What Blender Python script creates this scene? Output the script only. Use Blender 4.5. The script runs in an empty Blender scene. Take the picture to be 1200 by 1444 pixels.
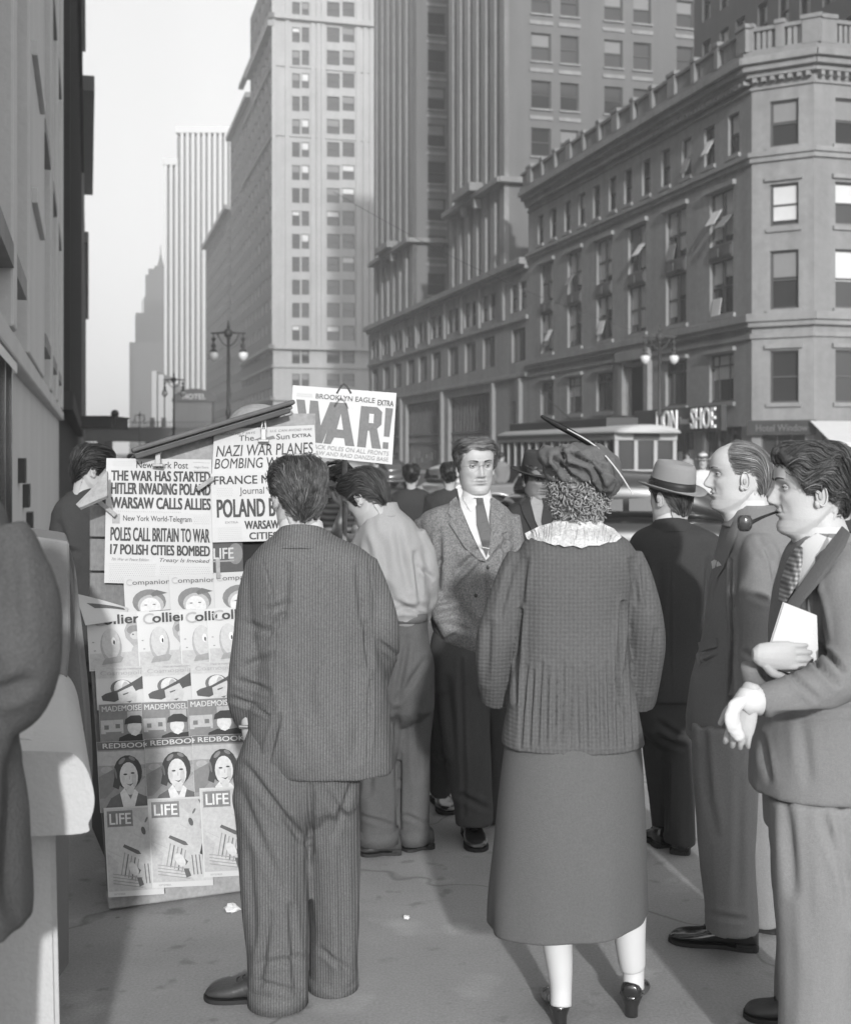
import bpy, bmesh, math, random
import numpy as np
from mathutils import Vector, Matrix
from mathutils.bvhtree import BVHTree
from mathutils.geometry import tessellate_polygon
random.seed(7); rng = np.random.default_rng(7)
scene = bpy.context.scene
R = math.radians
# ------------------------------------------------------------------ camera, light, exposure
F, CX, HY, H = 1750.0, 600.0, 638.0, 1.71          # focal length and horizon of the photograph, eye height in m
cam_d = bpy.data.cameras.new('camera'); cam = bpy.data.objects.new('camera', cam_d)
scene.collection.objects.link(cam); scene.camera = cam
cam.location = (0, 0, H); cam.rotation_euler = (R(90), 0, 0)
cam_d.sensor_fit = 'HORIZONTAL'; cam_d.sensor_width = 100.0
cam_d.lens = 100.0 * F / 1200.0
cam_d.shift_y = -(722.0 - HY) / 1200.0
cam_d.clip_start = 0.1; cam_d.clip_end = 3000
cam_d.dof.use_dof = True; cam_d.dof.focus_distance = 4.4; cam_d.dof.aperture_fstop = 15
SUN_EL, SUN_AZ = 19.0, 8.0                        # elevation; degrees to the right of straight behind the camera
world = bpy.data.worlds.new('World'); scene.world = world; world.use_nodes = True
nt = world.node_tree; nt.nodes.clear()
sky = nt.nodes.new('ShaderNodeTexSky'); sky.sky_type = 'NISHITA'; sky.sun_disc = False
sky.sun_elevation = R(SUN_EL); sky.sun_rotation = R(180 - SUN_AZ)
sky.air_density = 1.0; sky.dust_density = 3.0; sky.ozone_density = 1.0
bw = nt.nodes.new('ShaderNodeRGBToBW')
bg = nt.nodes.new('ShaderNodeBackground'); bg.inputs['Strength'].default_value = 0.15
wo = nt.nodes.new('ShaderNodeOutputWorld')
veil = nt.nodes.new('ShaderNodeMath'); veil.operation = 'MULTIPLY_ADD'      # thin white cloud veil over the whole sky
veil.inputs[1].default_value = 0.6; veil.inputs[2].default_value = 4.8
nt.links.new(sky.outputs[0], bw.inputs[0]); nt.links.new(bw.outputs[0], veil.inputs[0]); nt.links.new(veil.outputs[0], bg.inputs[0]); nt.links.new(bg.outputs[0], wo.inputs[0])
sun_d = bpy.data.lights.new('sun', 'SUN'); sun_d.energy = 4.2; sun_d.angle = R(1.8); sun_d.color = (1.0, 1.0, 1.0)
sun = bpy.data.objects.new('sun', sun_d); scene.collection.objects.link(sun)
_d = Vector((math.sin(R(SUN_AZ)) * math.cos(R(SUN_EL)), -math.cos(R(SUN_AZ)) * math.cos(R(SUN_EL)), math.sin(R(SUN_EL))))
sun.rotation_euler = _d.to_track_quat('Z', 'Y').to_euler()
sun.location = (3, -10, 12)
scene.view_settings.view_transform = 'Standard'; scene.view_settings.look = 'None'
scene.view_settings.gamma = 1.0; scene.view_settings.use_curve_mapping = False
scene.view_settings.exposure = 0.0
scene.cycles.volume_bounces = 1
scene.cycles.max_bounces = 6

# ------------------------------------------------------------------ helpers
COL = scene.collection
AN = math.atan((600 - 125) / F)
U = Vector((-math.sin(AN), math.cos(AN), 0)); V = Vector((math.cos(AN), math.sin(AN), 0)); ZUP = Vector((0, 0, 1))
def S(s, t, z=0.0): return U * s + V * t + ZUP * z
def P(px, py, Y): return Vector(((px - CX) / F * Y, Y, H - (py - HY) / F * Y))
def Yat(px, t): return t / ((px - CX) / F * math.cos(AN) + math.sin(AN))
def onT(px, t, z=0.0):
    Y = Yat(px, t); return Vector(((px - CX) / F * Y, Y, z))
def stof(p): return p.dot(U), p.dot(V)

MATS = {}
def new_mat(name):
    m = bpy.data.materials.new(name); m.use_nodes = True
    n = m.node_tree; return m, n, n.nodes['Principled BSDF']
def mat(name, base=0.3, rough=0.75, var=0.15, vscale=3.0, bump=0.0, bscale=60.0, metal=0.0, fine=0.0, fscale=200.0,
        stripe=None, spec=0.3, stretch=(1, 1, 1), coat=0.0, sss=0.0, streak=0.0):
    """grey procedural material: large blotches (var), fine speckle (fine), optional stripes (axis, period, depth, duty), bump"""
    if name in MATS: return MATS[name]
    base = base * .77
    m, n, b = new_mat(name); N, L = n.nodes, n.links
    tc = N.new('ShaderNodeTexCoord'); mp = N.new('ShaderNodeMapping'); L.new(tc.outputs['Object'], mp.inputs[0])
    mp.inputs['Scale'].default_value = stretch
    def math_(op, a, c):
        x = N.new('ShaderNodeMath'); x.operation = op
        for i, q in enumerate((a, c)):
            if isinstance(q, (int, float)): x.inputs[i].default_value = q
            else: L.new(q, x.inputs[i])
        return x.outputs[0]
    n1 = N.new('ShaderNodeTexNoise'); n1.inputs['Scale'].default_value = vscale; n1.inputs['Detail'].default_value = 6
    n1.inputs['Roughness'].default_value = 0.6
    L.new(mp.outputs[0], n1.inputs[0])
    k = math_('MULTIPLY_ADD', n1.outputs[0], 2 * var); k.node.inputs[2].default_value = 1 - var
    if fine:
        n2 = N.new('ShaderNodeTexNoise'); n2.inputs['Scale'].default_value = fscale; n2.inputs['Detail'].default_value = 3
        L.new(tc.outputs['Object'], n2.inputs[0])
        k2 = math_('MULTIPLY_ADD', n2.outputs[0], 2 * fine); k2.node.inputs[2].default_value = 1 - fine
        k = math_('MULTIPLY', k, k2)
    if streak:
        mp2 = N.new('ShaderNodeMapping'); mp2.inputs['Scale'].default_value = (1, 1, 0.06); L.new(tc.outputs['Object'], mp2.inputs[0])
        n3 = N.new('ShaderNodeTexNoise'); n3.inputs['Scale'].default_value = 1.3; n3.inputs['Detail'].default_value = 5
        L.new(mp2.outputs[0], n3.inputs[0])
        k3 = math_('MULTIPLY_ADD', n3.outputs[0], 2 * streak); k3.node.inputs[2].default_value = 1 - streak
        k = math_('MULTIPLY', k, k3)
    hgt = None
    if stripe:
        for (axis, period, dep, sharp) in (stripe if isinstance(stripe, list) else [stripe]):
            sx = N.new('ShaderNodeSeparateXYZ'); L.new(tc.outputs['Object'], sx.inputs[0])
            wob = N.new('ShaderNodeTexNoise'); wob.inputs['Scale'].default_value = 5; L.new(tc.outputs['Object'], wob.inputs[0])
            a = math_('MULTIPLY', sx.outputs[axis], 2 * math.pi / period)
            a = math_('ADD', a, math_('MULTIPLY', wob.outputs[0], 3.0))
            w = math_('SINE', a, 0); w = math_('MULTIPLY_ADD', w, 0.5); w.node.inputs[2].default_value = 0.5
            w = math_('POWER', w, sharp)
            kk = math_('MULTIPLY_ADD', w, dep); kk.node.inputs[2].default_value = 1 - dep * 0.5
            k = math_('MULTIPLY', k, kk); hgt = w if hgt is None else math_('ADD', hgt, w)
    v = math_('MULTIPLY', k, base)
    L.new(v, b.inputs['Base Color'])
    b.inputs['Roughness'].default_value = rough; b.inputs['Metallic'].default_value = metal
    b.inputs['Specular IOR Level'].default_value = spec
    if coat: b.inputs['Coat Weight'].default_value = coat; b.inputs['Coat Roughness'].default_value = 0.12
    if sss: b.inputs['Subsurface Weight'].default_value = sss; b.inputs['Subsurface Radius'].default_value = (.01, .01, .01); b.inputs['Subsurface Scale'].default_value = 0.4
    if bump:
        nb = N.new('ShaderNodeTexNoise'); nb.inputs['Scale'].default_value = bscale; nb.inputs['Detail'].default_value = 4
        L.new(mp.outputs[0], nb.inputs[0])
        hh = nb.outputs[0]
        if hgt is not None: hh = math_('ADD', hh, hgt)
        bp = N.new('ShaderNodeBump'); bp.inputs['Strength'].default_value = bump; bp.inputs['Distance'].default_value = 0.01 if bscale > 20 else 0.05
        L.new(hh, bp.inputs['Height']); L.new(bp.outputs[0], b.inputs['Normal'])
    MATS[name] = m; return m

def tag(o, label=None, cat=None, group=None, kind=None):
    if label: o['label'] = label
    if cat: o['category'] = cat
    if group: o['group'] = group
    if kind: o['kind'] = kind
    return o
def empty(name, loc, label=None, cat=None, group=None, rz=0.0):
    o = bpy.data.objects.new(name, None); COL.objects.link(o); o.location = loc; o.rotation_euler = (0, 0, rz)
    o.empty_display_size = 0.2
    return tag(o, label, cat, group)
def link_mesh(name, me, parent=None, mats=None, smooth=False):
    o = bpy.data.objects.new(name, me); COL.objects.link(o)
    if mats and not len(me.materials):
        for m in (mats if isinstance(mats, (list, tuple)) else [mats]): me.materials.append(m)
    if parent is not None: o.parent = parent
    if smooth: me.shade_smooth()
    return o
def obj(name, bm, m, parent=None, smooth=False, rel=None):
    """link a bmesh; coordinates are world ones when rel (or an unrotated parent) is given"""
    off = None
    if rel is not None: off = rel
    elif parent is not None and parent.parent is None and parent.rotation_euler[2] == 0: off = parent.location
    elif parent is not None and parent.parent is not None: off = parent.parent.location + parent.location
    if off is not None and off is not False: bmesh.ops.translate(bm, verts=bm.verts, vec=-Vector(off))
    me = bpy.data.meshes.new(name); bm.normal_update(); bm.to_mesh(me); bm.free()
    return link_mesh(name, me, parent, m, smooth)
def BM(): return bmesh.new()
def box(bm, c, sz, ax=None, bev=0.0, mi=0):
    """box centred at c; ax = (X axis, Y axis) frame"""
    X, Yv = ax if ax else (Vector((1, 0, 0)), Vector((0, 1, 0)))
    Zv = X.cross(Yv); c = Vector(c)
    r = bmesh.ops.create_cube(bm, size=1.0)
    M = Matrix((( X.x*sz[0], Yv.x*sz[1], Zv.x*sz[2], c.x), (X.y*sz[0], Yv.y*sz[1], Zv.y*sz[2], c.y), (X.z*sz[0], Yv.z*sz[1], Zv.z*sz[2], c.z), (0, 0, 0, 1)))
    bmesh.ops.transform(bm, matrix=M, verts=r['verts'])
    fs = {f for v in r['verts'] for f in v.link_faces}
    for f in fs: f.material_index = mi
    if bev:
        es = {e for v in r['verts'] for e in v.link_edges}
        rr = bmesh.ops.bevel(bm, geom=list(es), offset=bev, segments=2, affect='EDGES', profile=0.5)
        for f in rr['faces']: f.material_index = mi
    return r['verts']
def quad(bm, pts, mi=0):
    f = bm.faces.new([bm.verts.new(p) for p in pts]); f.material_index = mi; return f
def catmull(vals, m):
    """vals: list of equal length tuples -> array with m samples per span"""
    A = np.array(vals, float); n = len(A)
    if n < 3:
        t = np.linspace(0, 1, m + 1)[:, None]; return A[0] * (1 - t) + A[-1] * t
    out = []
    for i in range(n - 1):
        p0 = A[max(i - 1, 0)]; p1 = A[i]; p2 = A[i + 1]; p3 = A[min(i + 2, n - 1)]
        for k in range(m):
            t = k / m
            out.append(0.5 * ((2 * p1) + (-p0 + p2) * t + (2 * p0 - 5 * p1 + 4 * p2 - p3) * t * t + (-p0 + 3 * p1 - 3 * p2 + p3) * t ** 3))
    out.append(A[-1]); return np.array(out)
def rings(bm, rr, cap=True, closed=True, mi=0):
    """rr: list of lists of points (rings of equal count) -> skin"""
    vs = [[bm.verts.new(p) for p in r] for r in rr]; n = len(vs[0])
    for a, b in zip(vs[:-1], vs[1:]):
        for i in range(n if closed else n - 1):
            j = (i + 1) % n
            f = bm.faces.new((a[i], a[j], b[j], b[i])); f.material_index = mi
    if cap and closed:
        f = bm.faces.new(vs[0][::-1]); f.material_index = mi
        f = bm.faces.new(vs[-1]); f.material_index = mi
    return vs
def tube(bm, pts, n=14, m=4, cap=True, up=None, mi=0):
    """pts: (x,y,z,r1[,r2]) ; r1 along 'side' axis (world X-ish), r2 along the other"""
    A = [tuple(p) + ((p[3],) if len(p) == 4 else ()) for p in pts]
    C = catmull(A, m) if len(A) > 2 or m > 1 else np.array(A)
    rr = []; k = len(C); side_prev = None
    for i in range(k):
        d = Vector(C[min(i + 1, k - 1)][:3]) - Vector(C[max(i - 1, 0)][:3])
        if d.length < 1e-9: d = Vector((0, 0, 1))
        d.normalize()
        if side_prev is None:
            ref = Vector((1, 0, 0)) if abs(d.x) < 0.8 else Vector((0, 0, 1))
            if up is not None: ref = Vector(up)
            s = (ref - d * ref.dot(d)).normalized()
        else:
            s = side_prev - d * side_prev.dot(d)
            s = s.normalized() if s.length > 1e-6 else side_prev
        side_prev = s; t = d.cross(s); c = Vector(C[i][:3]); a, b = max(C[i][3], 1e-4), max(C[i][4], 1e-4)
        rr.append([c + s * a * math.cos(2 * math.pi * j / n) + t * b * math.sin(2 * math.pi * j / n) for j in range(n)])
    rings(bm, rr, cap, mi=mi)
def lathe(bm, prof, c=(0, 0, 0), n=16, mi=0, cap=True):
    c = Vector(c)
    rings(bm, [[c + Vector((max(r, 1e-4) * math.cos(2 * math.pi * j / n), max(r, 1e-4) * math.sin(2 * math.pi * j / n), z)) for j in range(n)] for r, z in prof], cap, mi=mi)
def ellipsoid(bm, c, r, rot=None, nu=16, nv=10, mi=0):
    c = Vector(c); rr = []
    for i in range(nv + 1):
        th = math.pi * (0.02 + 0.96 * i / nv)
        row = []
        for j in range(nu):
            ph = 2 * math.pi * j / nu
            v = Vector((r[0] * math.sin(th) * math.cos(ph), r[1] * math.sin(th) * math.sin(ph), -r[2] * math.cos(th)))
            if rot is not None: v = rot @ v
            row.append(c + v)
        rr.append(row)
    rings(bm, rr, mi=mi)

# text as a mesh normalised to the unit square
_txt = {}
def text_verts(body, weight=0.0, shear=0.0):
    key = (body, weight, shear)
    if key in _txt: return _txt[key]
    cu = bpy.data.curves.new('text', 'FONT'); cu.body = body; cu.offset = weight; cu.shear = shear; cu.resolution_u = 3
    o = bpy.data.objects.new('text', cu); COL.objects.link(o)
    dg = bpy.context.evaluated_depsgraph_get(); me = bpy.data.meshes.new_from_object(o.evaluated_get(dg))
    vs = np.array([v.co[:] for v in me.vertices])[:, :2]; fs = [tuple(p.vertices) for p in me.polygons]
    mn, mx = vs.min(0), vs.max(0); vs = (vs - mn) / (mx - mn)
    bpy.data.objects.remove(o); bpy.data.curves.remove(cu); bpy.data.meshes.remove(me)
    _txt[key] = (vs, fs); return _txt[key]
# ------------------------------------------------------------------ materials of the place
def sidewalk_mat():
    m = mat('sidewalk_concrete', 0.31, 0.85, 0.3, 1.7, 0.22, 90, fine=0.3, fscale=110); nt_ = m.node_tree; N, L = nt_.nodes, nt_.links; b = N['Principled BSDF']; l = b.inputs['Base Color'].links[0].from_socket
    tc = N.new('ShaderNodeTexCoord'); wp = N.new('ShaderNodeTexNoise'); wp.inputs['Scale'].default_value = 2.2; L.new(tc.outputs['Object'], wp.inputs[0])
    ad = N.new('ShaderNodeVectorMath'); ad.operation = 'MULTIPLY_ADD'; L.new(wp.outputs['Color'], ad.inputs[0]); ad.inputs[1].default_value = (.7, .7, 0); L.new(tc.outputs['Object'], ad.inputs[2])
    def ramp(src, a, c, va, vb):
        r = N.new('ShaderNodeMapRange'); L.new(src, r.inputs[0]); r.inputs[1].default_value = a; r.inputs[2].default_value = c; r.inputs[3].default_value = va; r.inputs[4].default_value = vb; return r.outputs[0]
    cur = l
    for kind, sc, feat, a, c, va, vb, src in (('v', .55, 'DISTANCE_TO_EDGE', 0, .006, .62, 1, ad), ('v', 4.5, 'F1', .03, .045, .6, 1, tc), ('v', 3.1, 'F1', .018, .03, 1.5, 1, tc), ('n', 9, None, .62, .72, 1, .72, tc), ('n', 3.5, None, .6, .75, 1, 1.3, tc)):
        t = N.new('ShaderNodeTexVoronoi' if kind == 'v' else 'ShaderNodeTexNoise'); t.inputs['Scale'].default_value = sc
        if kind == 'v': t.feature = feat
        L.new(src.outputs[0] if src is ad else src.outputs['Object'], t.inputs['Vector'])
        mu = N.new('ShaderNodeMath'); mu.operation = 'MULTIPLY'; L.new(cur, mu.inputs[0]); L.new(ramp(t.outputs['Distance'] if kind == 'v' else t.outputs[0], a, c, va, vb), mu.inputs[1]); cur = mu.outputs[0]
    L.new(cur, b.inputs['Base Color']); return m
M_walk = sidewalk_mat()
M_road = mat('asphalt', 0.09, 0.8, 0.2, 0.6, 0.3, 60, fine=0.2, fscale=90)
M_kerb = mat('kerb_stone', 0.3, 0.8, 0.2, 2)
M_paint = mat('road_paint', 0.6, 0.7, 0.3, 4)
M_lime = mat('limestone', 0.285, 0.85, 0.25, 0.35, 0.3, 6, fine=0.2, fscale=3, streak=0.32)
M_lime2 = mat('pale_limestone', 0.25, 0.85, 0.18, 0.3, 0.3, 6, fine=0.16, fscale=3, streak=0.25)
M_brick = mat('grey_brick', 0.17, 0.9, 0.1, 0.4, 0.1, 10, fine=0.12, fscale=10, streak=0.14)
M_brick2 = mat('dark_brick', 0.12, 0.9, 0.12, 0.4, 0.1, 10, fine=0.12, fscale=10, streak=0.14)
M_glass = mat('window_glass', 0.045, 0.12, 0.4, 0.3, 0.05, 2.0, spec=0.7)
M_frame = mat('window_frame_paint', 0.09, 0.6, 0.1)
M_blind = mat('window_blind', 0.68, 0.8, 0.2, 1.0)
M_blind2 = mat('window_shade_grey', 0.25, 0.8, 0.2, 1.0)
M_dark = mat('dark_interior', 0.02, 0.8, 0.3, 1.0)
M_iron = mat('painted_iron', 0.05, 0.5, 0.2, 6)
M_globe = mat('lamp_globe_glass', 0.75, 0.25, 0.05, spec=0.6)
M_white = mat('white_paint', 0.75, 0.6, 0.06)
M_canvas = mat('awning_canvas', 0.62, 0.85, 0.1)
M_shop = mat('shopfront_dark', 0.06, 0.5, 0.5, 1.2)
M_far = mat('distant_masonry', 0.1, 0.9, 0.1, 0.05, streak=0.1)

# ------------------------------------------------------------------ ground
bm = BM()
box(bm, S(500, 3.0 - 200.25, -0.15), (1600, 406.5, 0.3), (U, -V)); 
obj('sidewalk', bm, M_walk); tag(bpy.data.objects['sidewalk'], kind='structure')
bm = BM(); quad(bm, [S(-400, -400, -0.154), S(-400, 500, -0.154), S(2200, 500, -0.154), S(2200, -400, -0.154)])
tag(obj('road', bm, M_road), kind='structure')
bm = BM(); box(bm, S(500, 26 + 150, -0.07), (1600, 300, 0.15), (U, -V)); tag(obj('far_sidewalk', bm, M_walk), kind='structure')
bm = BM(); box(bm, S(300, 6.42, -0.07), (900, 0.17, 0.166), (U, -V)); tag(obj('kerb', bm, M_kerb), kind='structure')
bm = BM()
for t in (16.9, 18.3, 19.9, 21.3): quad(bm, [S(5, t, -0.150), S(5, t + .07, -0.150), S(600, t + .07, -0.150), S(600, t, -0.150)])
tag(obj('tram_rails', bm, mat('rail_steel', 0.3, 0.35, metal=0.7)), kind='structure')

# ------------------------------------------------------------------ facades
def wpx(O, d, px):
    x = (px - CX) / F; return (x * O.y - O.x) / (d.x - x * d.y)
def zpx(O, d, w, py): return H - (py - HY) / F * (O.y + w * d.y)
def facade(b, O, d, nrm, w0, w1, z0, z1, rects, m, dep=0.3, name='wall'):
    xs = sorted({round(w0, 3), round(w1, 3)} | {round(v, 3) for r in rects for v in (r[0], r[1]) if w0 < v < w1})
    zs = sorted({round(z0, 3), round(z1, 3)} | {round(v, 3) for r in rects for v in (r[2], r[3]) if z0 < v < z1})
    rs = [tuple(round(v, 3) for v in r[:4]) for r in rects]
    bm = BM(); cache = {}
    def vt(x, z, q=0.0):
        k = (x, z, q)
        if k not in cache: cache[k] = bm.verts.new(O + d * x + ZUP * z - nrm * q)
        return cache[k]
    for i in range(len(xs) - 1):
        for j in range(len(zs) - 1):
            cx, cz = (xs[i] + xs[i+1]) / 2, (zs[j] + zs[j+1]) / 2
            if any(r[0] < cx < r[1] and r[2] < cz < r[3] for r in rs): continue
            bm.faces.new((vt(xs[i], zs[j]), vt(xs[i+1], zs[j]), vt(xs[i+1], zs[j+1]), vt(xs[i], zs[j+1])))
    for a, c, e, f in rs:
        for (p, q) in (((a, e), (c, e)), ((c, e), (c, f)), ((c, f), (a, f)), ((a, f), (a, e))):
            bm.faces.new((vt(*p), vt(*p, dep), vt(*q, dep), vt(*q)))
    return obj(name, bm, m, b)
_win = {}
def window_mesh(w, h, style):
    """local x across, -y into the wall, z up; origin lower left"""
    key = (round(w, 2), round(h, 2), style)
    if key in _win: return _win[key]
    bm = BM(); fr = min(0.09, w * .1)
    def bx(x0, x1, z0, z1, y0, y1, mi): box(bm, ((x0+x1)/2, (y0+y1)/2, (z0+z1)/2), (x1-x0, abs(y1-y0), z1-z0), mi=mi)
    bx(0, fr, 0, h, -.3, -.16, 0); bx(w-fr, w, 0, h, -.3, -.16, 0); bx(fr, w-fr, h-fr, h, -.3, -.16, 0); bx(fr, w-fr, 0, fr, -.3, -.14, 0)
    st = style.split('_')
    if 'sash' in st: bx(fr, w-fr, h*.5-.04, h*.5+.04, -.29, -.17, 0)
    if 'triple' in st:
        for q in (1/3, 2/3): bx(w*q-.04, w*q+.04, fr, h-fr, -.29, -.17, 0)
    if 'double' in st: bx(w*.5-.09, w*.5+.09, fr, h-fr, -.29, -.13, 0)
    if 'transom' in st: bx(fr, w-fr, h*.76-.04, h*.76+.04, -.29, -.17, 0); bx(w*.28-.03, w*.28+.03, fr, h-fr, -.29, -.18, 0); bx(w*.72-.03, w*.72+.03, fr, h-fr, -.29, -.18, 0)
    quad(bm, [(fr, -.25, fr), (w-fr, -.25, fr), (w-fr, -.25, h-fr), (fr, -.25, h-fr)], 1)
    r2 = random.Random(hash(key) & 0xffff)
    halves = ((fr, w*.5-.09), (w*.5+.09, w-fr)) if 'double' in st else ((fr, w-fr),)
    for k, (x0, x1) in enumerate(halves):
        if 'b%d' % k in st: z = h * r2.uniform(.45, .75)
        elif 'B%d' % k in st: z = h * r2.uniform(.08, .2)
        elif 'g%d' % k in st: z = h * .55
        else: continue
        quad(bm, [(x0+.03, -.235, z), (x1-.03, -.235, z), (x1-.03, -.235, h-fr), (x0+.03, -.235, h-fr)], 3 if 'g%d' % k in st else 2)
    me = bpy.data.meshes.new('window'); bm.to_mesh(me); bm.free()
    for m in (M_frame, M_glass, M_blind, M_blind2): me.materials.append(m)
    _win[key] = me; return me
def windows(b, O, d, rects, styles, seed=1, tilt=False):
    rz = math.atan2(d.y, d.x); r = random.Random(seed)
    for q in rects:
        st = q[4] if len(q) > 4 else r.choice(styles)
        o = link_mesh('window', window_mesh(q[1]-q[0], q[3]-q[2], st), b)
        o.location = O + d * q[0] + ZUP * q[2] - b.location; o.rotation_euler = (0, 0, rz)
def band(b, O, d, nrm, w0, w1, z0, z1, proj, m, name='moulding', bev=0.0):
    bm = BM(); c = O + d * ((w0 + w1) / 2) + ZUP * ((z0 + z1) / 2) + nrm * (proj / 2 - 0.05)
    box(bm, c, (abs(w1 - w0), proj + 0.1, z1 - z0), (d, nrm), bev=bev); return obj(name, bm, m, b)
def solid(b, c0, w, dp, z0, z1, m, name='wall', dirs=None):
    """block: corner at c0, w along V, dp along U"""
    bm = BM(); box(bm, c0 + V * (w / 2) + U * (dp / 2) + ZUP * ((z0 + z1) / 2), (w, dp, z1 - z0), (V, U)); return obj(name, bm, m, b)
def core(b, s0, s1, t0, t1, z1, m=None, z0=0.0):
    bm = BM(); box(bm, S((s0+s1)/2, (t0+t1)/2, (z0+z1)/2), (t1-t0, s1-s0, z1-z0), (V, U)); return obj('inner_core', bm, m or M_dark, b)
TR = 31.0
# the two facade directions: avenue side (runs away from camera) and street side (faces the camera)
DA, NA = U, -V
DF, NF = -V, -U

# ---------- corner building (chamfered, balustrade)
B = empty('corner_building', onT(1060, TR), 'five storey pale stone corner building with roof balustrade and chamfered corner, right of the photo', 'building')
sB, _ = stof(onT(1060, TR)); sE, _ = stof(onT(745, TR))
OA = S(sB, TR); LA = sE - sB
cd = (-U + V).normalized(); CL = 2.95; OC2 = OA + cd * CL
ctop = 20.3
ra = []
dbl = ['double_sash_b0_b1', 'double_sash_B0_B1', 'double_sash_B1_g0', 'double_sash_B0_b1', 'double_sash_B0_B1', 'double_sash_B0_g1']
for i, pxc in enumerate((1017, 953, 898, 852, 810, 771)):
    c = wpx(OA, DA, pxc)
    for (za, zb) in ((8.75, 11.5), (12.3, 15.0)): ra.append((c - 1.2, c + 1.2, za, zb, dbl[(i * 2 + (za > 9)) % 6]))
    for q in (-1.25, 1.25): ra.append((c + q - .55, c + q + .55, 16.6, 18.6, random.choice(['sash', 'sash_b0', 'sash_g0'])))
    if i != 2: ra.append((c - 1.25, c + 1.25, 4.3, 6.7, 'transom_b0' if i % 2 == 0 else 'transom'))
    else: ra.append((c - 1.35, c + 1.35, 3.9, 7.1, 'portal'))
    ra.append((c - 2.05, c + 2.05, -0.1, 3.0, 'shop'))
facade(B, OA, DA, NA, 0, LA, -0.2, ctop, ra, M_lime)
windows(B, OA, DA, [r for r in ra if r[4] not in ('shop', 'portal')], [])
cc = -cd; nc = ZUP.cross(cc)          # chamfer: runs from its right end to its left
OCc = OA + cd * CL
rc = [(0.72, 2.08, 16.4, 18.6, 'sash_g0'), (0.72, 2.08, 12.6, 14.6, 'sash_B0'), (0.72, 2.08, 8.6, 11.4, 'sash_g0'), (0.72, 2.08, 4.1, 6.6, 'sash'), (0.4, 2.5, -0.1, 3.0, 'shop')]
facade(B, OCc, cc, nc, 0, CL, -0.2, ctop, rc, M_lime); windows(B, OCc, cc, rc[:4], [])
WR = 16.0; OR = OC2 + V * WR
rr_ = []
for k in range(4):
    x0 = WR - 1.2 - 1.3 - k * 3.6
    for z0, z1, st in ((16.4, 18.6, 'sash_g0'), (12.6, 14.6, 'sash_b0'), (8.6, 11.4, 'sash_B0' if k else 'sash_b0'), (4.1, 6.6, 'sash')): rr_.append((x0, x0 + 1.35, z0, z1, st))
    rr_.append((x0 - .9, x0 + 2.1, -0.1, 2.9, 'shop'))
facade(B, OR, DF, NF, 0, WR, -0.2, ctop, rr_, M_lime2); windows(B, OR, DF, [r for r in rr_ if r[4] != 'shop'], [])
def three(z0, z1, proj, m=M_lime, name='moulding', bev=0.03):
    band(B, OA, DA, NA, -proj*.4, LA, z0, z1, proj, m, name, bev)
    band(B, OCc, cc, nc, -proj*.35, CL + proj*.35, z0 + .004, z1 - .004, proj, m, name, bev)
    band(B, OR, DF, NF, 0, WR + proj*.35, z0 + .008, z1 - .008, proj, m, name, bev)
for a in ((7.2, 7.45, .12), (7.75, 8.0, .25), (8.0, 8.4, .38), (15.7, 15.95, .15), (15.95, 16.2, .26), (19.2, 19.35, .12), (19.75, 20.0, .35), (20.0, 20.3, .62), (20.3, 20.65, .85)): three(*a, name='cornice' if a[0] > 19 else 'moulding')
# dentils under the cornice
bm = BM()
for O_, d_, n_, L_ in ((OA, DA, NA, LA), (OCc, cc, nc, CL), (OR, DF, NF, WR)):
    k = 0.2
    while k < L_ - .1: box(bm, O_ + d_ * k + ZUP * 19.62 + n_ * .2, (.2, .36, .2), (d_, n_)); k += .42
tag(obj('dentil_row', bm, M_lime, B), kind='stuff')
# window trim: pilasters between bays, spandrels, sills
for i, pxc in enumerate((1017, 953, 898, 852, 810, 771)):
    c = wpx(OA, DA, pxc)
    for z in (4.15, 16.45, 8.6): 
        if z == 4.15 and i == 2: continue
        for q in ((-1.25, 1.25) if z > 16 else (0,)): band(B, OA, DA, NA, c + q - (.7 if z > 16 else 1.45), c + q + (.7 if z > 16 else 1.45), z - .12, z + .08, .14, M_lime, 'sill')
    bm = BM(); box(bm, OA + DA * c + ZUP * 11.9 - NA * .02, (2.36, .16, .72), (DA, NA)); 
    for q in (-.62, .62): box(bm, OA + DA * (c + q) + ZUP * 11.9 + NA * .08, (.9, .06, .45), (DA, NA))
    obj('spandrel', bm, M_brick2, B)
    band(B, OA, DA, NA, c - 1.5, c + 1.5, 15.06, 15.3, .2, M_lime, 'lintel')
    band(B, OA, DA, NA, c - 1.5, c + 1.5, 6.78, 6.98, .2, M_lime, 'lintel')
for O_, d_, n_, x0, x1 in ((OCc, cc, nc, .72, 2.08), (OR, DF, NF, WR - 2.5, WR - 1.15), (OR, DF, NF, WR - 6.1, WR - 4.75)):
    for z in (16.3, 12.4, 8.5, 4.0): band(B, O_, d_, n_, x0 - .15, x1 + .15, z - .1, z + .08, .12, M_lime, 'sill')
    band(B, O_, d_, n_, x0 - .2, x1 + .2, 14.75, 14.95, .16, M_lime, 'lintel'); band(B, O_, d_, n_, x0 - .2, x1 + .2, 6.7, 6.9, .16, M_lime, 'lintel')
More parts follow.
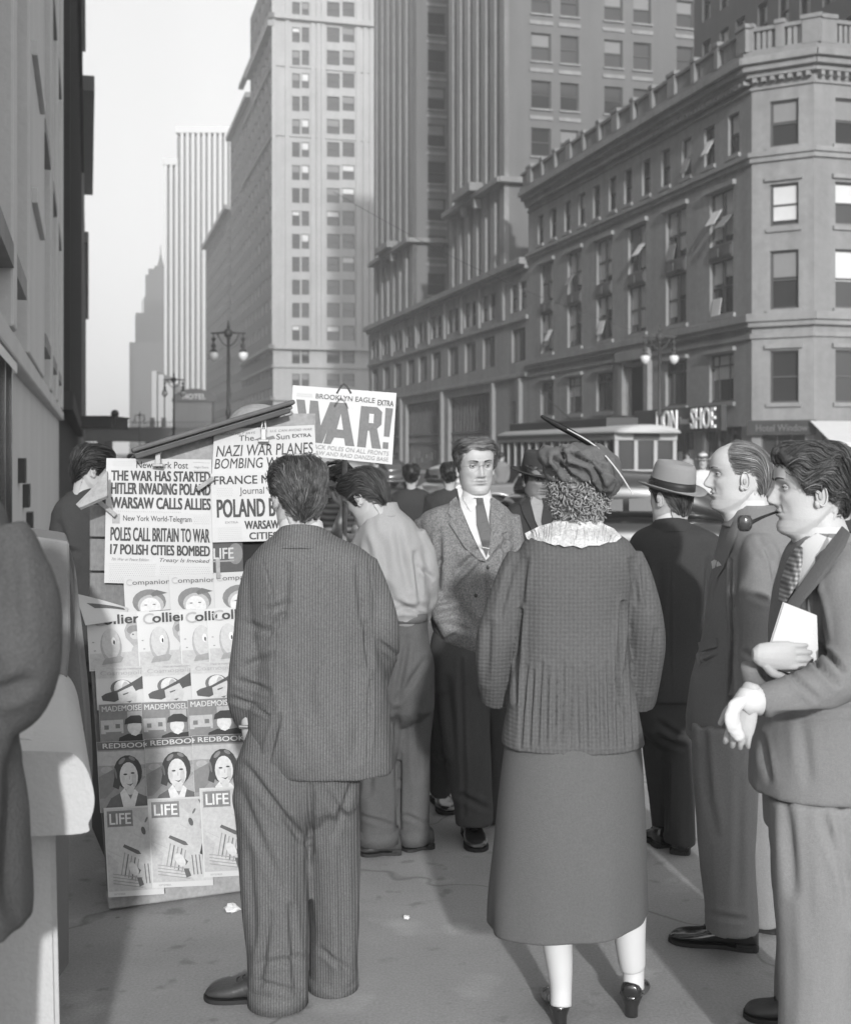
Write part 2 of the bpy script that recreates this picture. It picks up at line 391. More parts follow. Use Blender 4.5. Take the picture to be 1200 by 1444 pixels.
# sashes swung open; pale blind colour stands in for sky reflected in the glass
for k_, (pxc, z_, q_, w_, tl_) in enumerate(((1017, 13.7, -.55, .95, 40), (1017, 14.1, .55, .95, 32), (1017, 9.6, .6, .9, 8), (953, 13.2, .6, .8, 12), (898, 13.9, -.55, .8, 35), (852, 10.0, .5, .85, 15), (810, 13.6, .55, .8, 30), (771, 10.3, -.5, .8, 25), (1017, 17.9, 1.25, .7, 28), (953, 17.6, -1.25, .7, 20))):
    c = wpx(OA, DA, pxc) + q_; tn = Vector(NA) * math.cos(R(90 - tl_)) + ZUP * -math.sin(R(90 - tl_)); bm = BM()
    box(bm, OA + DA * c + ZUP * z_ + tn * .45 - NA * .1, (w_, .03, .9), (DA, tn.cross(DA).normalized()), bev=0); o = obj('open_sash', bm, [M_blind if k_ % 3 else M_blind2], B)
# portal recess and shopfronts
c2 = wpx(OA, DA, 898)
bm = BM(); box(bm, OA + DA * c2 + ZUP * 5.5 - NA * .9, (2.7, .1, 3.2), (DA, NA)); obj('portal_recess', bm, M_dark, B)
for q in (-1.75, 1.75): band(B, OA, DA, NA, c2 + q - .3, c2 + q + .3, 3.9, 7.1, .3, M_lime, 'pilaster', .03)
band(B, OA, DA, NA, c2 - 2.2, c2 + 2.2, 7.1, 7.7, .45, M_lime, 'portal_head', .03)
bm = BM()
for O_, d_, n_, rl in ((OA, DA, NA, ra), (OCc, cc, nc, rc), (OR, DF, NF, rr_)):
    for r in rl:
        if r[4] == 'shop':
            w = r[1] - r[0]; c = (r[0] + r[1]) / 2
            box(bm, O_ + d_ * c + ZUP * 1.45 - n_ * .35, (w, .06, 2.9), (d_, n_), mi=0)
            for q in (-.48, -.16, .16, .48): box(bm, O_ + d_ * (c + q * w) + ZUP * 1.45 - n_ * .26, (.07, .1, 2.9), (d_, n_), mi=1)
            box(bm, O_ + d_ * c + ZUP * .3 - n_ * .27, (w, .12, .55), (d_, n_), mi=2)
            for q in (-.3, .02, .31): box(bm, O_ + d_ * (c + q * w) + ZUP * random.uniform(1.1, 1.5) - n_ * .3, (w * .12, .03, random.uniform(.4, 1.1)), (d_, n_), mi=3)
obj('shopfront', bm, [mat('shop_glass', 0.05, 0.2, 0.6, 1.5, spec=0.6), M_frame, M_brick2, M_blind], B)
core(B, sB + 1.2 , sE - .3, TR + .7, TR + 22, 20.2)
solid(B, S(sB - 2.0 + .8, TR + 2.8, 0), 16, 3.4, 0, 20.0, M_dark, 'inner_core')
# balustrade: pedestals, rail, base and balusters
bm = BM(); bs = BM()
for O_, d_, n_, L_, step in ((OA, DA, NA, LA, 2.5), (OCc, cc, nc, CL, 1.47), (OR, DF, NF, WR, 2.6)):
    box(bm, O_ + d_ * (L_/2) + ZUP * 20.83 + n_ * .35, (L_ + .5, .45, .36), (d_, n_)); box(bm, O_ + d_ * (L_/2) + ZUP * 22.0 + n_ * .35, (L_ + .4, .42, .2), (d_, n_), bev=.03)
    k = 0.0; j = 0
    while k < L_ + .1:
        wd = .9 if j % 3 == 0 else .42
        box(bm, O_ + d_ * k + ZUP * 21.5 + n_ * .35, (wd, .5, 1.12), (d_, n_), bev=.03); box(bm, O_ + d_ * k + ZUP * 22.2 + n_ * .35, (wd + .12, .6, .22), (d_, n_), bev=.03)
        q = k + .5
        while q < min(k + step - .4, L_): box(bs, O_ + d_ * q + ZUP * 21.45 + n_ * .35, (.17, .17, .9), (d_, n_)); q += .27
        k += step; j += 1
bb = obj('balustrade', bm, M_lime2, B); tag(obj('baluster_row', bs, M_lime, B), kind='stuff')

# shoe shop sign
def sign_text(parent, body, O, d, w0, w1, z0, z1, nrm, out, m, weight=0.03, th=0.08, name='lettering'):
    vs, fs = text_verts(body, 0.0); bm = BM(); dz_ = weight * .8 * (z1 - z0); dw_ = dz_ * (1 if w1 > w0 else -1)
    for kk, (du, dv) in enumerate(((-1, 0), (1, 0), (0, .7), (0, -.7))):
        v2 = [bm.verts.new(O + d * (w0 + (w1 - w0) * x + du * dw_) + ZUP * (z0 + (z1 - z0) * y + dv * dz_) + nrm * (out + .004 * kk)) for x, y in vs]
        for f in fs:
            try: bm.faces.new([v2[i] for i in f])
            except ValueError: pass
    r = bmesh.ops.extrude_face_region(bm, geom=bm.faces[:]); bmesh.ops.translate(bm, verts=[g for g in r['geom'] if isinstance(g, bmesh.types.BMVert)], vec=nrm * th)
    return obj(name, bm, m, parent)
wa, wb = wpx(OA, DA, 1030), wpx(OA, DA, 905)
SG = empty('shop_sign', OA + DA * wa + ZUP * 3.0, 'long dark shoe shop sign with big pale letters ending in SHOE on the corner building', 'shop sign')
bm = BM(); box(bm, OA + DA * ((wa + wb) / 2) + ZUP * 3.45 + NA * .35, (abs(wb - wa), .3, 1.3), (DA, NA), bev=.02); obj('sign_board', bm, M_shop, SG)
M_letter = mat('white_enamel_letters', 1.2, .4, .02)
# text must read left to right: left = far end, so run along -U
OL = OA + DA * wb; DLt = -U
def wl(px): return wpx(OL, DLt, px)
sign_text(SG, 'SHOE', OL, DLt, wl(988), wl(1023), 2.95, 4.0, NA, .52, M_letter, .012)
sign_text(SG, 'DON', OL, DLt, wl(939), wl(968), 2.95, 4.0, NA, .52, M_letter, .012)
sign_text(SG, 'Smart', OL, DLt, wl(971), wl(985), 3.2, 3.6, NA, .51, mat('dim_letters', .35), .01, .04)
# awning and second fascia on the right face
AW = empty('shop_awning', OC2 + ZUP * 2.6, 'pale canvas awning over the shopfront on the bright side of the corner building', 'awning')
bm = BM(); a = OC2 + V * -0.4; quad(bm, [a + ZUP * 3.2 - U * .3, a + V * 12 + ZUP * 3.2 - U * .3, a + V * 12 + ZUP * 2.2 - U * 2.0, a + ZUP * 2.2 - U * 2.0])
quad(bm, [a + ZUP * 2.2 - U * 2.0, a + V * 12 + ZUP * 2.2 - U * 2.0, a + V * 12 + ZUP * 1.95 - U * 2.02, a + ZUP * 1.95 - U * 2.02])
obj('canvas', bm, M_canvas, AW)
bm = BM()
for q in (0.05, 11.9): tube(bm, [tuple(a + V * q + ZUP * 2.2 - U * 2.0) + (.02,), tuple(a + V * q + ZUP * 2.0 - U * .3) + (.02,)], 6, 1)
obj('awning_arm', bm, M_iron, AW)
SG2 = empty('drug_store_sign', OCc + ZUP * 2.3, 'dark fascia board with faint small lettering round the chamfered corner', 'shop sign')
bm = BM(); box(bm, OCc + cc * (CL / 2) + ZUP * 2.9 + nc * .2, (CL + .3, .25, .7), (cc, nc)); obj('sign_board', bm, M_shop, SG2)
sign_text(SG2, 'Hotel Window', OA + cd * .0, -cc, .3, CL - .2, 2.72, 3.05, nc, .34, mat('faint_letters', .2), .01, .02)

# ---------- podium with the two winged tower
T2 = empty('winged_tower', onT(745, TR), 'tall grey brick office tower with two fluted wings rising from a low stone podium', 'building')
sP0, sP1 = sE, stof(onT(520, TR))[0]
OP = S(sP0 + .02, TR); LP = sP1 - sP0
rp = []
for pxc in (731, 689, 663, 639, 615, 596, 579, 561, 545, 529):
    c = wpx(OP, DA, pxc)
    rp.append((c - 1.5, c + 1.5, 8.5, 11.0, 'triple'))
    rp.append((c - 1.75, c - .25, 12.3, 14.4, 'sash')); rp.append((c + .25, c + 1.75, 12.3, 14.4, 'sash_g0' if pxc % 2 else 'sash'))
sh = [(wpx(OP, DA, a_), wpx(OP, DA, b_), -0.1, 6.6, 'shop') for a_, b_ in ((697, 632), (625, 572), (567, 532))]
sh.append((wpx(OP, DA, 735), wpx(OP, DA, 722), -0.1, 5.6, 'shop'))
facade(T2, OP, DA, NA, 0, LP, -0.2, 16.0, rp + sh, M_lime)
windows(T2, OP, DA, rp, [])
for z0, z1, pr in ((7.3, 7.6, .25), (11.5, 11.8, .2), (15.2, 15.5, .3), (15.5, 16.0, .7)): band(T2, OP, DA, NA, 0, LP, z0, z1, pr, M_lime, 'cornice', .03)
for pxc in (710, 676, 651, 627, 605, 587, 570, 553, 537):
    c = wpx(OP, DA, pxc); band(T2, OP, DA, NA, c - .35, c + .35, 11.9, 15.1, .2, M_lime2, 'pilaster')
for c in [r[0] for r in sh] + [sh[2][1]]: band(T2, OP, DA, NA, c - .3, c + .3, 0, 7.2, .3, M_lime2, 'pilaster')
bm = BM()
for r in sh:
    w = r[1] - r[0]; c = (r[0] + r[1]) / 2
    box(bm, OP + DA * c + ZUP * 3.2 - NA * .5, (w, .06, r[3]), (DA, NA)); n_ = max(2, int(w / .9))
    for k in range(n_ + 1): box(bm, OP + DA * (r[0] + w * k / n_) + ZUP * 3.2 - NA * .36, (.09, .12, r[3]), (DA, NA), mi=1)
    for z in (2.6, 3.4): box(bm, OP + DA * c + ZUP * z - NA * .34, (w, .14, .16), (DA, NA), mi=1)
    for k in range(int(w / 1.6)): box(bm, OP + DA * (r[0] + .8 + 1.6 * k) + ZUP * random.uniform(.9, 2.2) - NA * .42, (random.uniform(.3, 1), .04, random.uniform(.3, .9)), (DA, NA), mi=2)
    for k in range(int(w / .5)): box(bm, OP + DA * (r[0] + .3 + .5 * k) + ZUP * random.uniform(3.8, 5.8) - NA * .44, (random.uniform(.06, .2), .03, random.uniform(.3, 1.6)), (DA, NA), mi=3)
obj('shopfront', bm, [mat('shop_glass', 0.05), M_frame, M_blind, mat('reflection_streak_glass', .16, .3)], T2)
core(T2, sP0 + .8, sP1 - .1, TR + .7, TR + 26, 15.9)
solid(T2, S(sP0 + .1, TR + .05, 0), 26, LP - .2, 15.5, 15.98, M_lime, 'podium_roof')
M_bk = M_brick
def wing(px_c, px_l, frontw, wcols, z1, band_z=23.2):
    s0 = stof(onT(px_c, TR))[0]; s1 = stof(onT(px_l, TR))[0]; D_ = s1 - s0
    Oq = S(s0, TR + .35)
    # fluted avenue side: piers with deep slots holding continuous window strips
    n = 7; slot = D_ / (n * .8 + n - 1); pier = slot * .8
    bm = BM(); gl = BM()
    for k in range(n):
        x0 = k * (pier + slot)
        box(bm, Oq + DA * (x0 + pier/2) + ZUP * ((16 + z1)/2) - NA * .2, (pier, .4, z1 - 16), (DA, NA))
        if k < n - 1: box(bm, Oq + DA * (x0 + pier + slot/2) + ZUP * ((16 + z1)/2) - NA * .28, (slot * .16, .2, z1 - 16), (DA, NA))
        obj('pier', bm, M_lime, T2); bm = BM()
    bm.free()
    box(gl, Oq + DA * (D_/2) + ZUP * ((16 + z1)/2) - NA * .43, (D_ - .1, .1, z1 - 16), (DA, NA)); obj('window_strip', gl, M_glass, T2)
    bm = BM(); z = 17.2
    while z < z1: box(bm, Oq + DA * (D_/2) + ZUP * z - NA * .37, (D_ - .2, .06, 1.1), (DA, NA)); z += 3.75
    tag(obj('spandrel_rows', bm, M_brick2, T2), kind='stuff')
    Of = S(s0, TR + .35 + frontw)
    rf = []
    z = 17.9 - 3.75 * 0
    for (a_, b_) in wcols:
        z = 17.6
        wa_, wb_ = wpx(Of, DF, b_), wpx(Of, DF, a_)
        while z < z1 - 3: rf.append((wa_, wb_, z, z + 2.2, random.choice(['sash', 'sash_g0', 'sash']))); z += 3.75
    facade(T2, Of, DF, NF, 0, frontw, 15.9, z1, rf, M_bk); windows(T2, Of, DF, rf, [])
    z = 17.6; bm = BM()
    for r in rf: box(bm, Of + DF * ((r[0]+r[1])/2) + ZUP * (r[2] - .75) + NF * .03, (r[1]-r[0]+.3, .12, .3), (DF, NF)); box(bm, Of + DF * ((r[0]+r[1])/2) + ZUP * (r[2] - .1) + NF * .05, (r[1]-r[0]+.2, .2, .14), (DF, NF))
    tag(obj('sill_rows', bm, M_lime, T2), kind='stuff')
    band(T2, Oq, DA, NA, -.5, D_, band_z - .45, band_z, .75, M_lime2, 'cornice', .03); band(T2, Of, DF, NF, 0, frontw + .6, band_z - .44, band_z - .01, .7, M_lime2, 'cornice', .03)
    core(T2, s0 + .4, s1, TR + 1.5, TR + frontw, z1 - .1, z0=16.0)
    # bracketed balcony in the middle of the fluted side
    bm = BM(); c = D_ * .5; box(bm, Oq + DA * c + ZUP * (band_z + .35) + NA * .7, (D_ * .34, 1.2, .7), (DA, NA), bev=.04)
    for q in (-.12, .12): box(bm, Oq + DA * (c + D_ * q) + ZUP * (band_z - .9) + NA * .35, (.5, .7, .9), (DA, NA), bev=.1)
    obj('balcony', bm, M_lime2, T2)
wing(705, 628, 19.0, ((749, 777), (790, 816), (852, 878), (893, 918), (954, 978)), 62)
wing(577, 523, 16.0, ((603, 628), (640, 660)), 74)

# ---------- tall pale tower (left of the winged one)
T1 = empty('pale_tower', onT(385, TR), 'tall pale stone tower with paired windows and bright front, beyond the winged tower', 'building')
s1_ = stof(onT(385, TR))[0]; FW = 22.0
Of = S(s1_, TR + FW); rf = []
ZT = 88
colsA = ((412, 423), (425.5, 436), (461, 479), (483, 500)) 
for a_, b_ in colsA:
    wa_, wb_ = wpx(Of, DF, b_), wpx(Of, DF, a_)
    for k in range(-1, 15):
        y0 = 38 + 32.4 * k if k >= 0 else 2
        z1_ = zpx(Of, DF, (wa_+wb_)/2, y0); rf.append((wa_, wb_, z1_ - 2.6, z1_, random.choice(['sash', 'sash', 'sash_g0', 'sash_g0', 'sash_b0', 'sash'])))
    for y0 in (492, 527, 575): z1_ = zpx(Of, DF, (wa_+wb_)/2, y0); rf.append((wa_, wb_, z1_ - 2.2, z1_, 'sash_g0'))
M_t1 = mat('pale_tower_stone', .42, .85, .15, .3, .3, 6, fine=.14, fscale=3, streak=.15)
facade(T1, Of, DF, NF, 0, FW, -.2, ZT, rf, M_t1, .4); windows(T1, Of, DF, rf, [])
for y, pr, hh in ((22, .9, .8), (92, .25, .3), (190, .25, .3), (487, .9, .7), (515, .4, .4), (560, .6, .6)):
    z = zpx(Of, DF, FW - 4, y); band(T1, Of, DF, NF, 0, FW + pr, z - hh, z, pr, M_t1, 'cornice')
    band(T1, S(s1_, TR), DA, NA, -pr, 44, z - hh + .01, z - .01, pr, M_lime2, 'cornice')
for px_ in (386, 405, 441, 449, 455.5, 505, 515, 524):
    w_ = wpx(Of, DF, px_); band(T1, Of, DF, NF, w_ - .35, w_ + .35, 20, ZT - 1, .3, M_t1, 'pilaster')
Oa = S(s1_, TR); ra2 = []
dpt = stof(onT(353, TR))[0] - s1_; dpt2 = stof(onT(325, TR))[0] - s1_
nb_ = 13
for k in range(nb_):
    x0 = 1.6 + k * (dpt2 - 2) / nb_
    for j in range(21):
        z = 3.0 + j * 4.0
        if z + 2.2 > (ZT if x0 < dpt - 2 else 72): continue
        ra2.append((x0, x0 + 2.6, z, z + 2.1, 'double_sash' if random.random() < .7 else 'double_sash_g0'))
facade(T1, Oa, DA, NA, 0, dpt, -.2, ZT, [r for r in ra2 if r[1] < dpt], M_brick2, .4)  # avenue side in darker brick: the tower's unlit side is put into the colour
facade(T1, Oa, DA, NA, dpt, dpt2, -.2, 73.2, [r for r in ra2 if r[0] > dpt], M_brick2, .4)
windows(T1, Oa, DA, [r for r in ra2 if r[1] < dpt or r[0] > dpt], [])
band(T1, Oa, DA, NA, dpt, dpt2 + .8, 72.4, 73.4, 1.0, M_lime, 'cornice'); band(T1, Oa, DA, NA, -.5, dpt + .8, ZT - 12, ZT - 11, 1.0, M_lime, 'cornice')
core(T1, s1_ + .6, s1_ + dpt, TR + .6, TR + FW, ZT - .2); core(T1, s1_ + dpt, s1_ + dpt2, TR + .6, TR + FW, 73)
# ---------- next building down the avenue
T3 = empty('brown_block', onT(325, TR), 'dull grey block with flat roof beyond the pale tower, narrow in the photo', 'building')
s3 = stof(onT(324, TR))[0]; s3b = stof(onT(291, TR))[0]; O3 = S(s3, TR); r3 = []
for k in range(9):
    for j in range(13): r3.append((2 + k * 6.2, 5.4 + k * 6.2, 4 + j * 4.1, 6.3 + j * 4.1, 'double_sash'))
facade(T3, O3, DA, NA, 0, s3b - s3, -.2, 58, r3, M_brick2, .4); windows(T3, O3, DA, r3, [])
band(T3, O3, DA, NA, 0, s3b - s3 + 1, 57.2, 58.2, 1.2, M_lime, 'cornice'); core(T3, s3 + .5, s3b, TR + .6, TR + 20, 57.9)
# ---------- brick block rising behind the corner building
T4 = empty('plain_brick_block', onT(980, 38.0), 'plain brick wall with tall narrow windows rising behind the balustrade of the corner building', 'building')
s4 = stof(onT(1215, 38.0))[0]; s4b = stof(onT(981, 38.0))[0]; O4 = S(s4 - 14, 38.0); r4 = []
for px_ in (996, 1021, 1044, 1075, 1105, 1135, 1168, 1200):
    c = wpx(O4, DA, px_)
    for z in (21.9, 25.6, 29.3): r4.append((c - .55, c + .55, z, z + 2.4, 'sash_B0' if (px_ == 1021 and z < 26) else random.choice(['sash', 'sash', 'sash_g0'])))
facade(T4, O4, DA, NA, 0, s4b - s4 + 14, 19, 36, r4, M_brick2, .35); windows(T4, O4, DA, r4, [])
core(T4, s4 - 13.5, s4b, 38.6, 60, 35.9, z0=19)
bm = BM(); box(bm, S(s4b + .1, 49, 27.5), (22, .3, 17), (V, U)); obj('wall', bm, M_brick2, T4)

# ---------- striped skyscraper far down the avenue
T5 = empty('striped_skyscraper', P(280, HY, 400) - ZUP * H, 'far white skyscraper with vertical stripes and a stepped top', 'building')
Y5 = 400.0; p0 = P(232, HY, Y5); 
bm = BM(); gl = BM(); sp = BM()
x = 232.0; k = 0
def zy(py, Y=Y5): return H - (py - HY) / F * Y
while x < 330:
    top = zy(225) if x < 249 else zy(180); w_ = 4.0 / F * Y5
    c = P(x + 2.0, HY, Y5); c.z = 0
    box(bm, c + Vector((0, 1.0, top / 2)), (w_, 3.0, top)); x += 7.7
obj('pier', bm, mat('white_brick', .62, .85, .06, .05), T5)
for a_, b_, t_ in ((231, 250, 223), (249, 331, 178)):
    c = P((a_ + b_) / 2, HY, Y5); top = zy(t_)
    box(gl, Vector((c.x, Y5 + 12, top / 2 - 1.5)), ((b_ - a_) / F * Y5, 22, top - 3)); box(sp, Vector((c.x, Y5 + 11, top - 1)), ((b_ - a_) / F * Y5 + .5, 23.5, 2.2))
obj('wall', gl, mat('striped_wall', .16, .6, .1, .1), T5); obj('parapet', sp, mat('white_brick', .62), T5)
# low white building with sign in front of it
T6 = empty('low_white_building', P(225, HY, 330) - ZUP * H, 'low pale building with vertical piers at the foot of the striped skyscraper', 'building')
bm = BM()
for a_, b_, t_ in ((213, 222, 523), (222, 232, 528), (232, 246, 540), (246, 292, 566)):
    c = P((a_ + b_) / 2, HY, 330); top = zy(t_, 330); box(bm, Vector((c.x, 335, top / 2)), ((b_ - a_) / F * 330 - .4, 10, top))
obj('wall', bm, mat('white_brick', .62), T6)
bm = BM()
for k in range(5):
    c = P(215 + k * 16, 600, 330); box(bm, Vector((c.x, 329.8, 7)), (1.2, .3, 8))
obj('window_strip', bm, M_glass, T6)
T7 = empty('signboard_roof', P(270, HY, 300) - ZUP * H, 'dark low roof block with a curved hotel sign below the striped skyscraper', 'building')
bm = BM(); c = P(272, 560, 300); box(bm, Vector((c.x, 302, 8)), (9.0, 3, 16)); obj('wall', bm, M_brick, T7)
bm = BM(); c = P(274, 530, 300)
rings(bm, [[Vector((c.x + 5.5 * math.cos(q), 300 + dy, 14 + 3.2 * math.sin(q))) for q in np.linspace(0, math.pi, 14)] for dy in (0, .6)], cap=False, closed=False)
bm.faces.new([bm.verts.new(Vector((c.x + 5.5 * math.cos(q), 300, 14 + 3.2 * math.sin(q)))) for q in np.linspace(0, math.pi, 14)]); obj('sign_board', bm, M_shop, T7)
vs, fs = text_verts('HOTEL', .02); bm = BM(); v2 = [bm.verts.new((c.x - 2.8 + 5.6 * x, 299.9, 14.6 + 1.3 * y)) for x, y in vs]
for f in fs: bm.faces.new([v2[i] for i in f])
obj('lettering', bm, M_blind, T7)
# ---------- spired tower
T8 = empty('spired_tower', P(206, HY, 620) - ZUP * H, 'hazy stepped tower with a pointed spire at the end of the avenue', 'building')
bm = BM(); Y8 = 620.0
for a_, b_, t_, dp in ((179, 232, 481, 50), (186, 231, 438, 44), (193, 223, 413, 30), (194, 222, 380, 26), (196.5, 220, 370, 20), (203, 214, 364, 12)):
    c = P((a_ + b_) / 2, HY, Y8); top = zy(t_, Y8); box(bm, Vector((c.x, Y8 + 30, top / 2)), ((b_ - a_) / F * Y8, dp, top))
obj('wall', bm, M_far, T8)
bm = BM(); c = P(208.5, HY, Y8); lathe(bm, [(1.9, zy(366, Y8)), (1.6, zy(360, Y8)), (.9, zy(352, Y8)), (.4, zy(345, Y8)), (.12, zy(330, Y8))], (c.x, Y8 + 30, 0), 10); obj('spire', bm, M_far, T8)
bm = BM()
for px_ in np.arange(183, 230, 3.2):
    c = P(px_, HY, Y8); top = zy(486 if px_ < 186 else 442 if px_ < 193 else 420, Y8); box(bm, Vector((c.x, Y8 + 4.6 if px_ < 186 else Y8 + 7.6, top / 2)), (.35, .3, top))
tag(obj('window_rows', bm, mat('far_window', .04), T8), kind='stuff')

# ---------- viaduct crossing the avenue
VD = empty('viaduct', P(200, HY, 235) - ZUP * H, 'low grey viaduct crossing the avenue in the distance', 'bridge')
bm = BM(); Y9 = 235.0
a = P(100, 606, Y9); b_ = P(300, 606, Y9)
box(bm, Vector(((a.x + b_.x)/2, Y9, 4.9)), (b_.x - a.x + 12, 8, 2.2)); box(bm, Vector(((a.x + b_.x)/2, Y9 - 4.1, 6.2)), (b_.x - a.x + 12, .3, .5), bev=.05)
obj('deck', bm, M_brick2, VD)
for px_ in (104, 148, 215, 268, 296):
    bm = BM(); c = P(px_, HY, Y9); box(bm, Vector((c.x, Y9, 1.9)), (1.4, 6, 4.1)); obj('bridge_pier', bm, M_brick2, VD)
bm = BM()
for px_ in np.arange(102, 298, 4): c = P(px_, HY, Y9); box(bm, Vector((c.x, Y9 - 4.1, 6.9)), (.1, .1, 1.0))
box(bm, Vector(((a.x + b_.x)/2, Y9 - 4.1, 7.4)), (b_.x - a.x + 12, .12, .12)); tag(obj('railing', bm, M_iron, VD), kind='stuff')

# ------------------------------------------------------------------ left side of the avenue
TL = -0.6
DLw, NLw = -U, V
LB = empty('near_stone_building', S(14, TL), 'pale stone building wall with pilasters and sills at the left edge, beside the newsstand', 'building')
OL_ = S(27.0, TL)      # runs toward the camera
rl = []
def sl(px, t=TL): return stof(onT(px, t))[0]
# bays between pilasters
for s0_, s1__ in ((7.2, 8.6), (9.2, 10.4), (15.2, 17.0), (18.6, 20.4), (22.0, 23.8)):
    for z0, z1 in ((3.1, 4.9), (5.6, 7.6), (8.4, 10.4), (11.2, 13.2), (14, 16), (17, 19), (20, 22)):
        rl.append((27 - s1__, 27 - s0_, z0, z1, 'sash'))
shopw = (27 - 9.6, 27 - 7.2, 0.75, 2.35, 'shop')
M_wallL = mat('near_wall_stone', .6, .85, .1, .8, .15, 14, fine=.06, fscale=30, streak=.15)
facade(LB, OL_, DLw, NLw, 0, 20.5, -.01, 26, rl + [shopw], M_wallL, .35); windows(LB, OL_, DLw, rl, ['sash'])
for s0_, s1__ in ((11.0, 14.6), (8.7, 9.1), (17.4, 18.2), (20.8, 21.6), (24.3, 25.6)):
    band(LB, OL_, DLw, NLw, 27 - s1__, 27 - s0_, 2.55, 26, .12, M_wallL, 'pilaster', .02)
for z0, z1, pr in ((2.38, 2.55, .1), (26, 26.5, .5)): band(LB, OL_, DLw, NLw, 0, 20.5, z0, z1, pr, M_wallL, 'string_course', .02)
for r in rl: band(LB, OL_, DLw, NLw, r[0] - .1, r[1] + .1, r[2] - .16, r[2], .12, M_lime, 'sill')
for s_ in (12.4,):
    for z in (3.9, 5.2, 6.6, 8.2): band(LB, OL_, DLw, NLw, 27 - s_ - 1.0, 27 - s_ + 1.0, z, z + .14, .17, M_wallL, 'stone_block', .01)
core(LB, 6.6, 27, -8, TL - .5, 25.9)
# shop window; white slats imitate bright reflections in its glass
bm = BM(); c = OL_ + DLw * ((shopw[0] + shopw[1]) / 2)
box(bm, c + ZUP * 1.55 - NLw * .33, (2.35, .02, 1.6), (DLw, NLw), mi=0)
for q in (-1.15, -.4, .4, 1.15): box(bm, c + DLw * q + ZUP * 1.55 - NLw * .02, (.06, .16, 1.6), (DLw, NLw), mi=1)
box(bm, c + ZUP * 2.33 + NLw * .03, (2.5, .12, .07), (DLw, NLw), mi=1); box(bm, c + ZUP * .78 + NLw * .03, (2.5, .14, .08), (DLw, NLw), mi=1)
for k in range(10): box(bm, c + DLw * (-1.0 + k * .22) + ZUP * (1.35 + .1 * (k % 3)) - NLw * .25, (.12, .04, .55), (DLw, NLw), mi=2)
obj('shop_window', bm, [mat('display_back', .12, .3), mat('chrome_trim', .7, .15, metal=1.0, var=.02), M_white], LB)
for s_, z in ((11.6, 1.55), (12.4, 1.3), (13.1, 1.0)):
    bm = BM(); box(bm, S(s_, TL + .03, z), (.06, .3, .22), (V, U)); obj('wall_plaque', bm, M_iron, LB)
# dark building with deep cornice
LB2 = empty('dark_cornice_building', S(27, TL), 'dark building with a deep overhanging cornice and recessed windows at the left', 'building')
O2 = S(75, TL); r2 = []
for k in range(11):
    for j in range(14): r2.append((1.2 + 4.2 * k, 3.4 + 4.2 * k, 3.5 + 3.7 * j, 6.1 + 3.7 * j))
M_sooty = mat('sooty_stone', .05, .9, .2, .5, streak=.2)
facade(LB2, O2, DLw, NLw, 0, 47.9, -.01, 56, r2, M_sooty, .35); windows(LB2, O2, DLw, r2, ['double_sash', 'double_sash', 'double_sash_g0'])
for k in range(12): band(LB2, O2, DLw, NLw, .1 + 4.2 * k, .9 + 4.2 * k, 3, 55.5, .22, M_sooty, 'pilaster')
for z0, z1, pr in ((54, 54.8, .8), (54.8, 56.2, 1.65), (18, 18.5, .35), (30, 30.5, .45), (2.6, 3.0, .3)): band(LB2, O2, DLw, NLw, 0, 47.9, z0, z1, pr, M_sooty, 'cornice', .03)
core(LB2, 27.2, 75, -20, TL - .5, 55.9)
for idx, (s0_, s1__, zt, pr, m_, lab) in enumerate(((75.2, 110, 43, 1.3, M_brick2, 'dark row building second along the left side of the avenue, with heavy cornice'),
        (110.2, 135, 45, -.2, M_lime2, 'pale slab building third along the left side of the avenue'),
        (135.2, 190, 41, 1.2, M_brick2, 'dark row building with a bracketed cornice further along the left side'), (190.2, 300, 34, .6, M_brick, 'last low row building before the viaduct on the left side'))):
    q = empty('row_building', S(s0_, TL), lab, 'building'); Oq = S(s1__, TL); rq = []
    nw = int((s1__ - s0_) / 4)
    for k in range(nw):
        for j in range(9): rq.append((.8 + 4 * k, 2.9 + 4 * k, 3.5 + 4 * j, 6 + 4 * j))
    facade(q, Oq, DLw, NLw, 0, s1__ - s0_, -.01, zt, rq, m_, .35); windows(q, Oq, DLw, rq[:120], ['double_sash'])
    band(q, Oq, DLw, NLw, 0, s1__ - s0_, zt - 1.2, zt + .4, max(pr, .3), m_, 'cornice'); core(q, s0_, s1__, -20, TL - .5, zt - .1)
    bm = BM(); box(bm, S(s0_ + .1, TL - 6, zt / 2), (11.8, .3, zt - .02), (V, U)); obj('wall', bm, m_, q)
# marquee and bracket sign over the left sidewalk
MQ = empty('marquee', S(52, .2, 4.0), 'dark projecting marquee sign over the left sidewalk in the distance', 'marquee')
bm = BM(); c = P(135, 597, 52); box(bm, c, (2.0, 3, .42), bev=.04); box(bm, c + Vector((0, 0, .24)), (2.1, 3.1, .08)); obj('canopy', bm, M_shop, MQ)
bm = BM(); c = P(162, 590, 50.4); lathe(bm, [(.02, -.35), (.05, -.2), (.05, .05), (.14, .1), (.17, .2), (.12, .32), (.02, .36)], c, 12); obj('finial_lamp', bm, M_iron, MQ)

